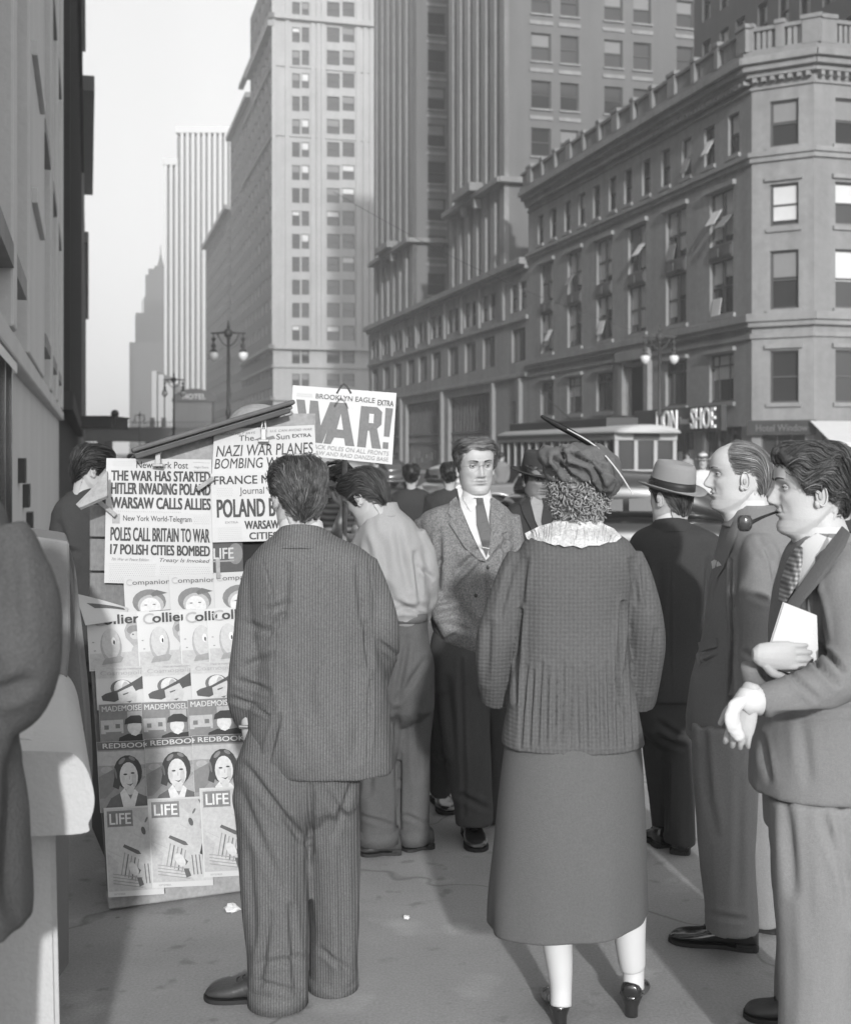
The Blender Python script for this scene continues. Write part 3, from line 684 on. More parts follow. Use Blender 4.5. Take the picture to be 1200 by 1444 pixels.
# stone pedestal with rounded cap and sloping buttress at the left front
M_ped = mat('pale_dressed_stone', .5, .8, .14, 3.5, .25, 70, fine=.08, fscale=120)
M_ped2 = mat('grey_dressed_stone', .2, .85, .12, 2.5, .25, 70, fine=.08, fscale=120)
EN = empty('entrance_pedestal', P(40, 1200, 2.75) * 1.0 - ZUP * 0, 'pale stone pedestal with a rounded projecting cap at the lower left corner', 'pedestal')
EN.location.z = 0
YP = 2.75
def prof_block(bm, pts, y0, y1, bev=0.0):
    yy = pts[0].y; k_ = -math.tan(AN) * 1.15
    A = [Vector((p.x + (y0 - yy) * k_, y0, p.z)) for p in pts]; Bq = [Vector((p.x + (y1 - yy) * k_, y1, p.z)) for p in pts]
    rings(bm, [A, Bq])
    bmesh.ops.recalc_face_normals(bm, faces=bm.faces)
bm = BM(); pp = [P(-160, 1160, YP), P(78, 1160, YP), P(84, 1444, YP), P(88, 1726, YP), P(-160, 1726, YP)]
for p in pp: p.z = max(p.z, 0.0)
prof_block(bm, pp, YP, YP + .9); bmesh.ops.bevel(bm, geom=bm.edges[:], offset=.012, segments=2, affect='EDGES'); obj('pedestal_shaft', bm, M_ped, EN, smooth=False)
bm = BM(); c = catmull([(-160, 1052), (60, 1052), (110, 1062), (131, 1110), (124, 1150), (95, 1168), (-160, 1170)], 6)
prof_block(bm, [P(x, y, YP) for x, y in c], YP - .05, YP + .95); cap_ = obj('pedestal_cap', bm, M_ped, EN); cap_.data.shade_smooth(); cap_.data.set_sharp_from_angle(angle=R(50))
bm = BM(); c = [P(x, y, YP + .25) for x, y in catmull([(-160, 1000), (20, 1012), (72, 1030), (76, 1052), (-160, 1056)], 4)]; prof_block(bm, c, YP + .05, YP + .8); obj('pedestal_top_step', bm, M_ped, EN)
BT = empty('sloping_buttress', P(105, 1000, 3.9), 'grey stone sloping buttress behind the pedestal at left, curving down beside the magazines', 'wall'); BT.location.z = 0
bm = BM(); Yb = 3.75
c = catmull([(97, 772), (106, 800), (113, 860), (122, 940), (128, 1010), (131, 1075), (128, 1110), (110, 1120)], 5)
pts = [P(x, y, Yb) for x, y in c] + [P(-60, 1120, Yb), P(-60, 772, Yb)]
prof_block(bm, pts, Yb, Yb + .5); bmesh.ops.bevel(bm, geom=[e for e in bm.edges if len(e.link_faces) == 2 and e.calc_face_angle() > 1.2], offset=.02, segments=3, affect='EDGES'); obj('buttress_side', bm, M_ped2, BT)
bm = BM(); pts = [P(82, 760, Yb - .06), P(97, 763, Yb - .06), P(99, 900, Yb - .06), P(86, 1050, Yb - .06), P(-60, 1050, Yb - .06), P(-60, 740, Yb - .06)]
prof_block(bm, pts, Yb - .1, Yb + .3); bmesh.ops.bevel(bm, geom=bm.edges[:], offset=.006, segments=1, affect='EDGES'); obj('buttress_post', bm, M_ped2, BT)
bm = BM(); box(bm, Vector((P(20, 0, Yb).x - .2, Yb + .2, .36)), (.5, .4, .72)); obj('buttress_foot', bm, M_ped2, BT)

# ------------------------------------------------------------------ street lamps
def street_lamp():
    root = empty('street_lamp', (0, 0, 0))
    bm = BM(); lathe(bm, [(.3, 0), (.3, .12), (.22, .2), (.2, .7), (.24, .78), (.14, .95), (.1, 1.2), (.085, 3.4), (.12, 3.45), (.12, 3.6), (.075, 3.7), (.06, 6.9), (.1, 6.95), (.06, 7.05)], n=12); obj('post', bm, M_iron, root, True, rel=False)
    bm = BM(); ellipsoid(bm, (0, 0, 7.2), (.2, .2, .22), nu=12, nv=8); lathe(bm, [(.05, 7.4), (.07, 7.5), (.02, 7.8)], n=8); obj('finial', bm, M_iron, root, True, rel=False)
    bm = BM(); tube(bm, [(-.8, 0, 7.2, .035), (-.4, 0, 7.22, .045), (0, 0, 7.25, .06), (.4, 0, 7.22, .045), (.8, 0, 7.2, .035)], 8, 3)
    for sx in (-1, 1): tube(bm, [(sx * .05, 0, 6.6, .03), (sx * .3, 0, 6.8, .025), (sx * .5, 0, 7.18, .03)], 6, 4)
    obj('cross_arm', bm, M_iron, root, True, rel=False)
    for sx in (-1, 1):
        bm = BM(); lathe(bm, [(.025, 7.2), (.025, 7.02), (.09, 6.98), (.1, 6.9), (.04, 6.84), (.04, 6.72), (.1, 6.68), (.12, 6.58), (.05, 6.5), (.14, 6.42), (.18, 6.33)][::-1], (sx * .68, 0, 0), 12); obj('lamp_bracket', bm, M_iron, root, True, rel=False)
        bm = BM(); lathe(bm, [(.02, 5.9), (.1, 5.94), (.19, 6.04), (.235, 6.17), (.22, 6.28), (.15, 6.34)], (sx * .68, 0, 0), 14); obj('lamp_globe', bm, M_globe, root, True, rel=False)
    return root
def copy_tree(o, parent=None):
    c = o.copy(); COL.objects.link(c); c.parent = parent
    for ch in list(o.children): copy_tree(ch, c)
    return c
lamp0 = street_lamp()
for i, (px_, t_, lab) in enumerate(((322, 6.2, 'nearest twin globe street lamp rising above the newsstand lid'), (245, 6.2, 'second twin globe street lamp, smaller and darker, in front of the striped skyscraper'),
        (197, 7.2, 'smallest and farthest twin globe street lamp, before the viaduct'), (930, 26.2, 'twin globe street lamp in front of the corner building beside the shoe sign'))):
    o = lamp0 if i == 0 else copy_tree(lamp0)
    o.location = onT(px_, t_); 
    if i == 3: o.location.z = 0.0
    tag(o, lab, 'street lamp', 'twin globe street lamps along the avenue')
# wires across the avenue
W_ = empty('guy_wire', P(500, 290, 60), 'thin overhead wire crossing in front of the towers', 'wire')
bm = BM(); A0 = P(470, 270, 60); A1 = P(930, 478, 60)
pts = [tuple(A0.lerp(A1, q) - ZUP * (.6 * math.sin(math.pi * q))) + (.014,) for q in np.linspace(0, 1, 9)]; tube(bm, pts, 5, 2); obj('wire_strand', bm, M_iron, W_)

# ------------------------------------------------------------------ trams
def tram(loc, lab, cream=True):
    root = empty('tram', loc, lab, 'tram', 'trams on the avenue', rz=AN)
    mb = mat('tram_cream', .42, .5, .12) if cream else mat('tram_dark_green', .14, .5, .1); md = mat('tram_red', .07, .45, .1)
    def b_(name, parts, m, bev=.03):
        bm = BM()
        for c, s in parts: box(bm, c, s, bev=bev)
        return obj(name, bm, m, root, rel=False)
    Lh = 13.0
    b_('lower_body', [((1.2, Lh/2, .8), (2.4, Lh, .8))], md, .08)
    b_('bumper', [((1.2, -.15, .45), (2.3, .3, .2))], M_iron)
    for c, s in [((x, .05, 1.75), (.14, .12, 1.1)) for x in (.07, .82, 1.58, 2.33)] + [((x, y, 1.75), (.08, .12, 1.1)) for x in (.05, 2.35) for y in np.arange(.9, Lh, .9)]: b_('pillar', [(c, s)], mb, 0)
    b_('letter_board', [((1.2, Lh/2, 2.42), (2.44, Lh + .1, .26))], mb, .03)
    b_('glazing', [((1.2, Lh/2, 1.75), (2.26, Lh - .15, 1.1))], M_glass, 0)
    b_('waist_rail', [((1.2, Lh/2, 1.22), (2.46, Lh + .04, .06))], mb, 0)
    bm = BM(); rr = []
    for y, sc in ((-.5, .75), (-.35, .95), (0, 1), (Lh, 1), (Lh + .4, .8)):
        rr.append([Vector((1.2 + 1.28 * sc * math.cos(q), y, 2.55 + .32 * sc * math.sin(q))) for q in np.linspace(0, math.pi, 12)])
    rings(bm, rr, cap=True); obj('roof', bm, mat('tram_roof', .5 if cream else .16, .6, .1), root, True, rel=False)
    bm = BM(); box(bm, (1.2, Lh/2 + 1, 2.97), (1.3, Lh - 2.0, .4), bev=.05); obj('clerestory', bm, md, root, rel=False)
    bm = BM(); tube(bm, [(1.2, Lh/2, 3.0, .03), (1.2, Lh/2 + 4.5, 4.6, .02)], 6, 2); obj('trolley_pole', bm, M_iron, root, rel=False)
    bm = BM(); ellipsoid(bm, (1.2, -.05, 1.0), (.14, .08, .14)); obj('headlight', bm, M_globe, root, True, rel=False)
    bm = BM(); box(bm, (1.2, -.06, 2.43), (1.0, .06, .2)); obj('destination_sign', bm, M_shop, root, rel=False)
    for y in (1.6, 2.9, 7.2, 8.5):
        for x in (.3, 2.1):
            bm = BM(); tube(bm, [(x - .06, y, .36, .36), (x + .06, y, .36, .36)], 16, 1, up=(0, 0, 1)); obj('wheel', bm, M_iron, root, rel=False)
    return root
s_, _ = stof(Vector((P(867, 0, 44).x, 44, 0))); tram(S(s_, 18.0, -.15), 'cream fronted tram with a rounded pale roof behind the man in the light hat')


# ------------------------------------------------------------------ newsstand
def ink(v): return mat('print_grey_%02d' % round(v * 100), v, .55, .3, 70, spec=.35)
M_paper = mat('newsprint', .56, .8, .06, 6, fine=.05, fscale=60)
M_gloss = mat('magazine_paper', .56, .45, .04, 8, spec=.4)
def newsprint_columns():
    if 'newsprint_columns' in MATS: return MATS['newsprint_columns']
    m, n, b = new_mat('newsprint_columns'); N, L = n.nodes, n.links
    tc = N.new('ShaderNodeTexCoord'); br = N.new('ShaderNodeTexBrick'); L.new(tc.outputs['UV'], br.inputs[0])
    br.inputs['Color1'].default_value = (.12, .12, .12, 1); br.inputs['Color2'].default_value = (.24, .24, .24, 1); br.inputs['Mortar'].default_value = (.42, .42, .42, 1)
    br.inputs['Scale'].default_value = 1.0; br.inputs['Brick Width'].default_value = .03; br.inputs['Row Height'].default_value = .03; br.inputs['Mortar Size'].default_value = .0115
    L.new(br.outputs[0], b.inputs['Base Color']); b.inputs['Roughness'].default_value = .8; MATS['newsprint_columns'] = m; return m
class Plane:
    def __init__(s, a, b, c):
        s.p = Vector(a); s.n = (Vector(b) - s.p).cross(Vector(c) - s.p).normalized()
        if s.n.y > 0: s.n = -s.n
    def hit(s, px, py, lift=0.0):
        d = Vector(((px - CX) / F, 1, -(py - HY) / F)); o = Vector((0, 0, H)); p0 = s.p + s.n * lift
        return o + d * ((p0 - o).dot(s.n) / d.dot(s.n))
YA, YB_ = H * F / (1282 - HY), H * F / (1257 - HY)
PLo = Plane(P(152, 1282, YA), P(340, 1257, YB_), P(122, 865, YA + .2))
PUp = Plane(P(150, 823, YA + .27), P(300, 823, YA + .41), P(150, 646, YA + .28))
class Sheet:
    """a printed sheet: four photo corners (TL, TR, BR, BL) laid on a plane, with slight curl"""
    def __init__(s, pl, cs, lift, bulge=.004, th=.003):
        s.c = [pl.hit(x, y, lift) for x, y in cs]; s.n = pl.n; s.b = bulge; s.th = th
    def at(s, u, v, k=0.0):
        tl, tr, br, bl = s.c; p = (tl * (1 - u) + tr * u) * v + (bl * (1 - u) + br * u) * (1 - v)
        return p + s.n * (k + s.b * math.sin(math.pi * u) * (.5 + v) + s.b * 1.3 * (v ** 4))
    def build(s, name, label, cat, m, group=None, shapes=(), texts=(), cols=()):
        root = empty(name, s.at(.5, .5), label, cat, group)
        bm = BM(); nu, nv = 8, 8
        top = [[bm.verts.new(s.at(i / nu, j / nv)) for i in range(nu + 1)] for j in range(nv + 1)]
        bot = [[bm.verts.new(s.at(i / nu, j / nv, -s.th)) for i in range(nu + 1)] for j in range(nv + 1)]
        for j in range(nv):
            for i in range(nu):
                bm.faces.new((top[j][i], top[j][i+1], top[j+1][i+1], top[j+1][i])); bm.faces.new((bot[j][i], bot[j+1][i], bot[j+1][i+1], bot[j][i+1]))
        for i in range(nu):
            bm.faces.new((top[0][i], bot[0][i], bot[0][i+1], top[0][i+1])); bm.faces.new((top[nv][i], top[nv][i+1], bot[nv][i+1], bot[nv][i]))
            bm.faces.new((top[i][0], top[i+1][0], bot[i+1][0], bot[i][0])); bm.faces.new((top[i][nu], bot[i][nu], bot[i+1][nu], top[i+1][nu]))
        obj('paper', bm, m, root)
        bm = BM(); ml = []; uvl = bm.loops.layers.uv.new('UVMap')
        def mi(mm):
            if mm not in ml: ml.append(mm)
            return ml.index(mm)
        for k, (poly, g) in enumerate(shapes):
            P_ = []
            for i in range(len(poly)):          # subdivide long edges so prints follow the curl
                a, c = poly[i], poly[(i + 1) % len(poly)]; n = max(1, int(math.hypot(a[0]-c[0], a[1]-c[1]) / .2))
                P_ += [(a[0] + (c[0]-a[0]) * q / n, a[1] + (c[1]-a[1]) * q / n) for q in range(n)]
            b2_ = BM(); vv = [b2_.verts.new((min(max(x, .004), .996), min(max(y, .004), .996), 0)) for x, y in P_]
            for t in tessellate_polygon([[Vector((x, y, 0)) for x, y in P_]]):
                try: b2_.faces.new([vv[i] for i in t])
                except ValueError: pass
            for _ in range(3):
                es = [e for e in b2_.edges if e.calc_length() > .17]
                if not es: break
                bmesh.ops.subdivide_edges(b2_, edges=es, cuts=1); bmesh.ops.triangulate(b2_, faces=[f for f in b2_.faces if len(f.verts) > 3])
            nv_ = [bm.verts.new(s.at(v.co.x, v.co.y, .0008 + .0002 * k)) for v in b2_.verts]; b2_.verts.index_update(); mm_ = mi(ink(g))
            for f in b2_.faces:
                try: bm.faces.new([nv_[v.index] for v in f.verts]).material_index = mm_
                except ValueError: pass
            b2_.free()
        for (u0, v0, u1, v1) in cols:
            n = 4; W = (s.c[1] - s.c[0]).length * (u1 - u0); Hh = (s.c[0] - s.c[3]).length * (v1 - v0)
            for i in range(n):
                for j in range(n):
                    q = [(i, j), (i+1, j), (i+1, j+1), (i, j+1)]
                    f = bm.faces.new([bm.verts.new(s.at(u0 + (u1-u0) * a / n, v0 + (v1-v0) * b / n, .0006)) for a, b in q]); f.material_index = mi(newsprint_columns())
                    for l, (a, b) in zip(f.loops, q): l[uvl].uv = (a / n * W * 4, b / n * Hh * 4)
        if len(bm.faces): o = obj('print', bm, ml[0], root); [o.data.materials.append(q) for q in ml[1:]]
        else: bm.free()
        for (body, u0, v0, u1, v1, g, wt, sh) in texts:
            vs, fs = text_verts(body, 0.0, sh); bm = BM(); asp = (s.c[0] - s.c[3]).length / (s.c[1] - s.c[0]).length
            dv_ = wt * .8 * (v1 - v0); du_ = dv_ * asp
            for kk, (a_, b_) in enumerate(((-1, -.6), (1, -.6), (-1, .6), (1, .6)) if wt > .004 else ((0, 0),)):
                v2 = [bm.verts.new(s.at(u0 + (u1 - u0) * x + a_ * du_, v0 + (v1 - v0) * y + b_ * dv_, .0013 + .00015 * kk + .00021 * len(shapes))) for x, y in vs]
                for f in fs:
                    try: bm.faces.new([v2[i] for i in f])
                    except ValueError: pass
            obj('lettering', bm, ink(g), root)
        return root
T = lambda *a: a
def lines(rows, u0, u1): return ()
# --- newspapers
sh = Sheet(PUp, [(150, 646), (298, 648), (299, 727), (149, 724)], .012, .003)
sh.build('newspaper', 'newspaper with the headline THE WAR HAS STARTED, clipped at the top left of the newsstand', 'newspaper', M_paper, 'newspapers hung on the newsstand', texts=[
    ('New York Post', .28, .83, .77, .95, .06, .012, 0), ('THE WAR HAS STARTED', .05, .6, .985, .78, .05, .05, 0), ('HITLER INVADING POLAND', .05, .36, .985, .56, .05, .05, 0), ('WARSAW CALLS ALLIES', .05, .1, .985, .3, .05, .05, 0), ('Night Extra', .83, .83, .97, .88, .2, 0, 0)],
    shapes=[([(.82, .95), (.985, .94), (.985, .935), (.82, .945)], .3), ([(.82, .8), (.985, .79), (.985, .785), (.82, .795)], .3)], cols=[(.06, .86, .24, .95), (.1, .03, .7, .07)])
sh = Sheet(PUp, [(149, 722), (299, 725), (301, 826), (147, 822)], .016, .003)
sh.build('newspaper', 'newspaper with the headline POLES CALL BRITAIN TO WAR, hung just above the magazines', 'newspaper', M_paper, 'newspapers hung on the newsstand', texts=[
    ('New York World-Telegram', .16, .86, .8, .96, .08, .008, 0), ('POLES CALL BRITAIN TO WAR', .05, .6, .97, .79, .05, .03, 0), ('17 POLISH CITIES BOMBED', .05, .41, .97, .55, .05, .05, 0), ('Treaty Is Invoked', .5, .3, .97, .37, .1, .01, .3), ('7th War or Peace Edition', .06, .32, .4, .36, .2, 0, .3)],
    shapes=[([(.06, .84), (.13, .84), (.13, .98), (.06, .98)], .35)], cols=[(.82, .85, .97, .97), (.04, .02, .46, .28), (.5, .02, .97, .27)])
sh = Sheet(PUp, [(302, 606), (443, 599), (448, 668), (299, 671)], .02, .004)
sh.build('newspaper', 'newspaper with the headline NAZI WAR PLANES BOMBING WARSAW, beside the man in the grey suit', 'newspaper', M_paper, 'newspapers hung on the newsstand', texts=[
    ('ROOSEVELT SAYS', .06, .87, .4, .92, .15, 0, .3), ('U.S. CAN AVOID WAR', .55, .89, .97, .94, .15, 0, .3), ('The        Sun', .24, .73, .74, .85, .08, .01, 0), ('EXTRA', .77, .76, .96, .83, .05, .03, 0), ('NAZI WAR PLANES', .03, .41, .97, .65, .05, .008, .12), ('BOMBING WARSAW', .02, .15, .97, .37, .05, .008, .12)],
    shapes=[([(.38, .74), (.46, .8), (.5, .78), (.58, .82), (.6, .75), (.5, .72)], .2)])
sh = Sheet(PUp, [(297, 668), (446, 664), (450, 761), (300, 765)], .024, .003)
sh.build('newspaper', 'newspaper headed FRANCE MOBILIZES and POLAND in heavy letters, lowest at the right', 'newspaper', M_paper, 'newspapers hung on the newsstand', texts=[
    ('FRANCE MOBILIZES', .03, .84, 1.0 - .02, .96, .05, .03, 0), ('Journal', .26, .66, .49, .79, .1, .005, 0), ('POLAND BOMBED', .05, .36, .97, .62, .05, .035, 0), ('WARSAW', .3, .18, .62, .3, .05, .05, 0), ('CITIES', .34, .03, .6, .13, .05, .05, 0), ('EXTRA', .12, .27, .24, .3, .2, 0, 0), ('American', .55, .66, .8, .79, .1, .005, 0)],
    cols=[(.05, .66, .2, .8), (.05, .03, .27, .22), (.65, .03, .95, .3)])
sh = Sheet(PUp, [(413, 543), (559, 554), (553, 655), (407, 640)], -.05, .001)
sh.build('newspaper_placard', 'large tilted placard reading WAR! hung above the dark haired men', 'placard', mat('placard_paper', .6, .7, .03), 'newspapers hung on the newsstand', texts=[
    ('BROOKLYN EAGLE', .22, .835, .79, .905, .12, .012, 0), ('EXTRA', .82, .81, .975, .885, .1, .03, 0), ('ATTACK POLES ON ALL FRONTS', .12, .115, .96, .175, .3, .01, .15), ('WARSAW AND RAID DANZIG BASE', .1, .035, .96, .09, .3, .01, .15)], cols=[(.04, .84, .19, .9)], shapes=[([(.04, .8), (.12, .8), (.165, .42), (.17, .8), (.245, .8), (.285, .45), (.36, .8), (.44, .8), (.31, .2), (.235, .2), (.205, .45), (.19, .2), (.115, .2)], .17), ([(.42, .8), (.52, .8), (.62, .2), (.53, .2), (.515, .3), (.42, .3), (.39, .2), (.32, .2)], .17), ([(.47, .64), (.5, .42), (.44, .42)], .6), ([(.66, .78), (.82, .78), (.87, .72), (.87, .54), (.83, .48), (.88, .2), (.79, .2), (.755, .44), (.74, .44), (.73, .2), (.645, .2)], .17), ([(.745, .68), (.79, .68), (.79, .55), (.745, .55)], .6), ([(.9, .78), (.975, .78), (.955, .38), (.9, .38)], .17), ([(.895, .3), (.95, .3), (.95, .21), (.895, .21)], .17)])
# --- magazine covers
def ell(cx, cy, rx, ry, n=18, rot=0.0):
    return [(cx + rx * math.cos(q) * math.cos(rot) - ry * math.sin(q) * math.sin(rot), cy + rx * math.cos(q) * math.sin(rot) + ry * math.sin(q) * math.cos(rot)) for q in [2 * math.pi * i / n for i in range(n)]]
def rect(u0, v0, u1, v1): return [(u0, v0), (u1, v0), (u1, v1), (u0, v1)]
D = {}
D['companion'] = ([(ell(.52, .4, .36, .3), .2), (ell(.55, .32, .28, .25), .42), (ell(.54, .26, .22, .24), .66), ([(.55, .58), (.68, .68), (.92, .6), (.75, .56), (.6, .52)], .15), (ell(.44, .33, .035, .012), .1), (ell(.62, .34, .035, .012), .1), (ell(.54, .14, .05, .02), .2)],
    [('C', .05, .8, .17, .95, .45, .01, 0), ('ompanion', .18, .78, .98, .92, .12, .005, 0)])
D['collier'] = ([(rect(.02, .02, .98, .3), .46), (ell(.36, .42, .17, .3, rot=.05), .36), (ell(.36, .46, .14, .27, rot=.05), .5), (ell(.4, .5, .035, .07), .75), (ell(.41, .48, .015, .04), .03), ([(.62, .78), (.7, .86), (.82, .8), (.95, .75), (.93, .5), (.88, .32), (.75, .35), (.6, .55), (.58, .68)], .36), (ell(.74, .68, .12, .08), .22), (ell(.76, .58, .09, .07), .5), (ell(.72, .6, .015, .012), .05), (ell(.8, .6, .015, .012), .05),
     ([(.2, .1), (.5, .12), (.55, .2), (.5, .24), (.25, .2)], .3), (ell(.8, .3, .12, .12), .42), (ell(.1, .35, .02, .01), .3), (ell(.08, .5, .02, .01), .3), (ell(.14, .2, .04, .02), .4)],
    [('C', .1, .78, .28, .97, .38, .01, 0), ("ollier's", .26, .8, .98, .97, .05, .05, 0)])
D['cosmo'] = ([(rect(0, .74, 1, 1), .5), (ell(.44, .5, .2, .2), .14), (ell(.45, .5, .15, .19), .62), (ell(.5, .5, .06, .15), .4), ([(.08, .32), (.1, .22), (.3, .18), (.5, .3), (.72, .45), (.9, .5), (.98, .62), (.9, .85), (.6, .62), (.35, .45), (.15, .38)], .07), ([(.36, .4), (.62, .55), (.7, .35), (.66, .12), (.5, .06), (.38, .16)], .5), ([(.44, .36), (.55, .4), (.54, .37), (.46, .33)], .1), ([(.5, .18), (.6, .2), (.56, .15)], .12)],
    [('Hearst International', .35, .93, .85, .97, .3, 0, .2), ('Cosmopolitan', .08, .78, .98, .91, .4, .008, 0)])
D['madem'] = ([(rect(0, 0, 1, 1), .2), (rect(.02, .3, .42, .62), .42), (rect(.08, .4, .16, .5), .15), (rect(.28, .42, .36, .52), .15), (rect(.1, .3, .38, .34), .2), (rect(.5, .5, .98, .8), .38), (rect(.8, .3, .84, .8), .18),
    ([(.3, .02), (.34, .2), (.5, .28), (.62, .24), (.85, .28), (.95, .18), (.97, .02)], .025), (ell(.62, .42, .13, .17), .6), ([(.44, .5), (.46, .62), (.56, .7), (.72, .7), (.82, .6), (.8, .5), (.6, .52)], .03), ([(.55, .26), (.62, .36), (.72, .28), (.63, .22)], .68)],
    [('MADEMOISELLE', .05, .82, .95, .95, .62, .02, 0)])
D['redbook'] = ([(rect(0, 0, 1, .9), .28), (ell(.15, .6, .1, .05), .36), (ell(.85, .55, .12, .06), .36), (ell(.9, .3, .1, .1), .22), (rect(0, .88, 1, 1), .12), (rect(0, .66, 1, .86), .42), ([(0, .5), (.3, .62), (.35, .4), (.1, .2), (0, .2)], .2), ([(.6, .3), (.9, .55), (1, .5), (1, .1)], .36), (ell(.52, .56, .25, .24), .04), ([(.28, .5), (.24, .36), (.34, .32), (.4, .46)], .05), (ell(.53, .5, .16, .2), .62), ([(.38, .62), (.5, .72), (.66, .66), (.6, .76), (.42, .76)], .06), (ell(.42, .72, .07, .03, rot=.6), .2), (ell(.6, .75, .06, .025, rot=-.4), .18), (ell(.3, .55, .02, .08, rot=.2), .16), (ell(.62, .45, .04, .1), .48), (ell(.43, .46, .025, .05), .54), (ell(.47, .53, .035, .012), .05), (ell(.6, .545, .035, .012), .05), ([(.47, .4), (.54, .385), (.61, .41), (.55, .365)], .1), (ell(.54, .48, .012, .03), .45),
     ([(.05, 0), (.2, .2), (.42, .3), (.5, .12), (.62, .28), (.85, .2), (.95, 0)], .12), ([(.36, .27), (.44, .34), (.54, .18), (.62, .32), (.68, .27), (.58, 0), (.42, 0)], .68), (ell(.54, .3, .07, .06), .55)],
    [('REDBOOK', .1, .905, .92, .975, .62, .025, 0)])
D['life'] = ([(rect(.02, .06, .98, .98), .44), ([(.02, .98), (.4, .98), (.98, .6), (.98, .06), (.7, .06), (.02, .5)], .5), (rect(.05, .78, .5, .96), .2), ([(.3, .55), (.33, .58), (.58, .5), (.62, .46), (.55, .46)], .1), ([(.64, .78), (.7, .9), (.82, .96), (.95, .8), (.9, .55), (.78, .42), (.66, .48), (.7, .6), (.62, .66)], .47), ([(.82, .97), (.99, .93), (.99, .3), (.8, .36), (.9, .6), (.92, .8)], .06), (ell(.68, .72, .035, .05, rot=.6), .1), (ell(.74, .84, .04, .015, rot=.8), .15), (ell(.85, .68, .03, .05), .4),
     ([(.3, .5), (.6, .42), (.7, .36), (.96, .32), (.98, .1), (.3, .12), (.15, .2), (.2, .34)], .5)] + [([(.32 + .06 * k, .49 - .02 * k), (.34 + .06 * k, .485 - .02 * k), (.26 + .06 * k, .24 - .02 * k), (.24 + .06 * k, .24 - .02 * k)], .14 if k % 2 else .3) for k in range(5)]
     + [([(.66 + .06 * k, .35), (.68 + .06 * k, .35), (.7 + .06 * k, .13), (.68 + .06 * k, .13)], .18) for k in range(5)] + [([(.1, .26 - .035 * k), (.62, .2 - .035 * k), (.62, .19 - .035 * k), (.1, .25 - .035 * k)], .3) for k in range(4)] + [([(.44, .3), (.56, .24), (.6, .28), (.5, .34)], .12), (ell(.47, .3, .1, .06, rot=-.6), .6), ([(.52, .2), (.6, .2), (.64, .12), (.56, .1)], .1), ([(.04, .52), (.28, .44), (.28, .435), (.04, .515)], .4), ([(.5, .7), (.62, .65), (.62, .645), (.5, .695)], .4)],
    [('LIFE', .09, .81, .46, .93, .7, .03, 0), ('SEPTEMBER', .1, .02, .3, .04, .3, 0, 0)])
rows = [('companion', 'magazine', [(174, 814, 66), (238, 811, 66), (301, 808, 66)], 60, -.03, 'Companion magazine with a turbaned woman, %s', ('leftmost of the top row', 'middle of the top row', 'right of the top row, by the suited man')),
        ('collier', 'magazine', [(122, 867, 88), (192, 864, 84), (252, 862, 84), (291, 859, 80)], 80, .0, "Collier's magazine with a cartoon animal, %s", ('leftmost of four', 'second from the left of four', 'third from the left of four', 'rightmost of four beside the suited man')),
        ('cosmo', 'magazine', [(134, 942, 82), (200, 939, 82), (268, 935, 80)], 60, .012, 'Cosmopolitan magazine with a woman in a slanted dark hat, %s', ('leftmost of its row', 'middle of its row', 'rightmost of its row')),
        ('madem', 'magazine', [(139, 994, 78), (199, 991, 78), (264, 987, 80)], 60, .024, 'fashion magazine with a woman in a dark beret, %s', ('leftmost, just above REDBOOK', 'middle of its row', 'rightmost of its row')),
        ('redbook', 'magazine', [(136, 1047, 80), (203, 1043, 82), (270, 1038, 80)], 100, .036, 'REDBOOK magazine with a smiling dark haired woman, %s', ('leftmost above the first LIFE', 'middle above the second LIFE', 'rightmost above the third LIFE')),
        ('life', 'magazine', [(146, 1140, 79), (208, 1127, 86), (281, 1112, 84)], 126, .05, 'LIFE magazine with a laughing woman in stripes, %s', ('leftmost and lowest', 'middle of the bottom row', 'rightmost beside the suited man'))]
for key, cat_, items, hh, lift, lab, wh in rows:
    for i, (x, y, w) in enumerate(items):
        sl = -.05 * w; lean = hh * .055
        pl = PUp if key == 'companion' else PLo
        if key == 'companion': lift_ = .026 + .0065 * i
        else: lift_ = .006 + lift * 1.6 + .0065 * i
        j = random.uniform(-1.5, 1.5)
        cs = [(x, y), (x + w, y + sl + j), (x + w + lean, y + hh + sl + j), (x + lean, y + hh)]
        shp, txt = D[key]
        bgp = M_gloss
        Sheet(pl, cs, lift_, .003).build('magazine', lab % wh[i], 'magazine', bgp, 'magazines on the newsstand rack', shapes=shp, texts=txt)
Sheet(PUp, [(300, 765), (342, 763), (343, 806), (301, 808)], .008, .001).build('magazine', 'dark magazine with LIFE in pale letters under the hanging newspapers', 'magazine', ink(.08), 'magazines on the newsstand rack', shapes=[(ell(.75, .6, .25, .35), .2), (rect(.0, .35, .7, .4), .3)], texts=[('LIFE', .02, .45, .68, .8, .5, .03, 0)])
Sheet(Plane(P(107, 838, 4.8), P(175, 858, 4.9), P(107, 900, 4.75)), [(107, 838), (180, 858), (178, 874), (121, 882)], .0, .006).build('magazine', 'curled open magazine lying tilted at the left top of the rack', 'magazine', M_gloss, 'magazines on the newsstand rack', shapes=[([(.15, .75), (.9, .9), (.95, .78), (.3, .6)], .12)])

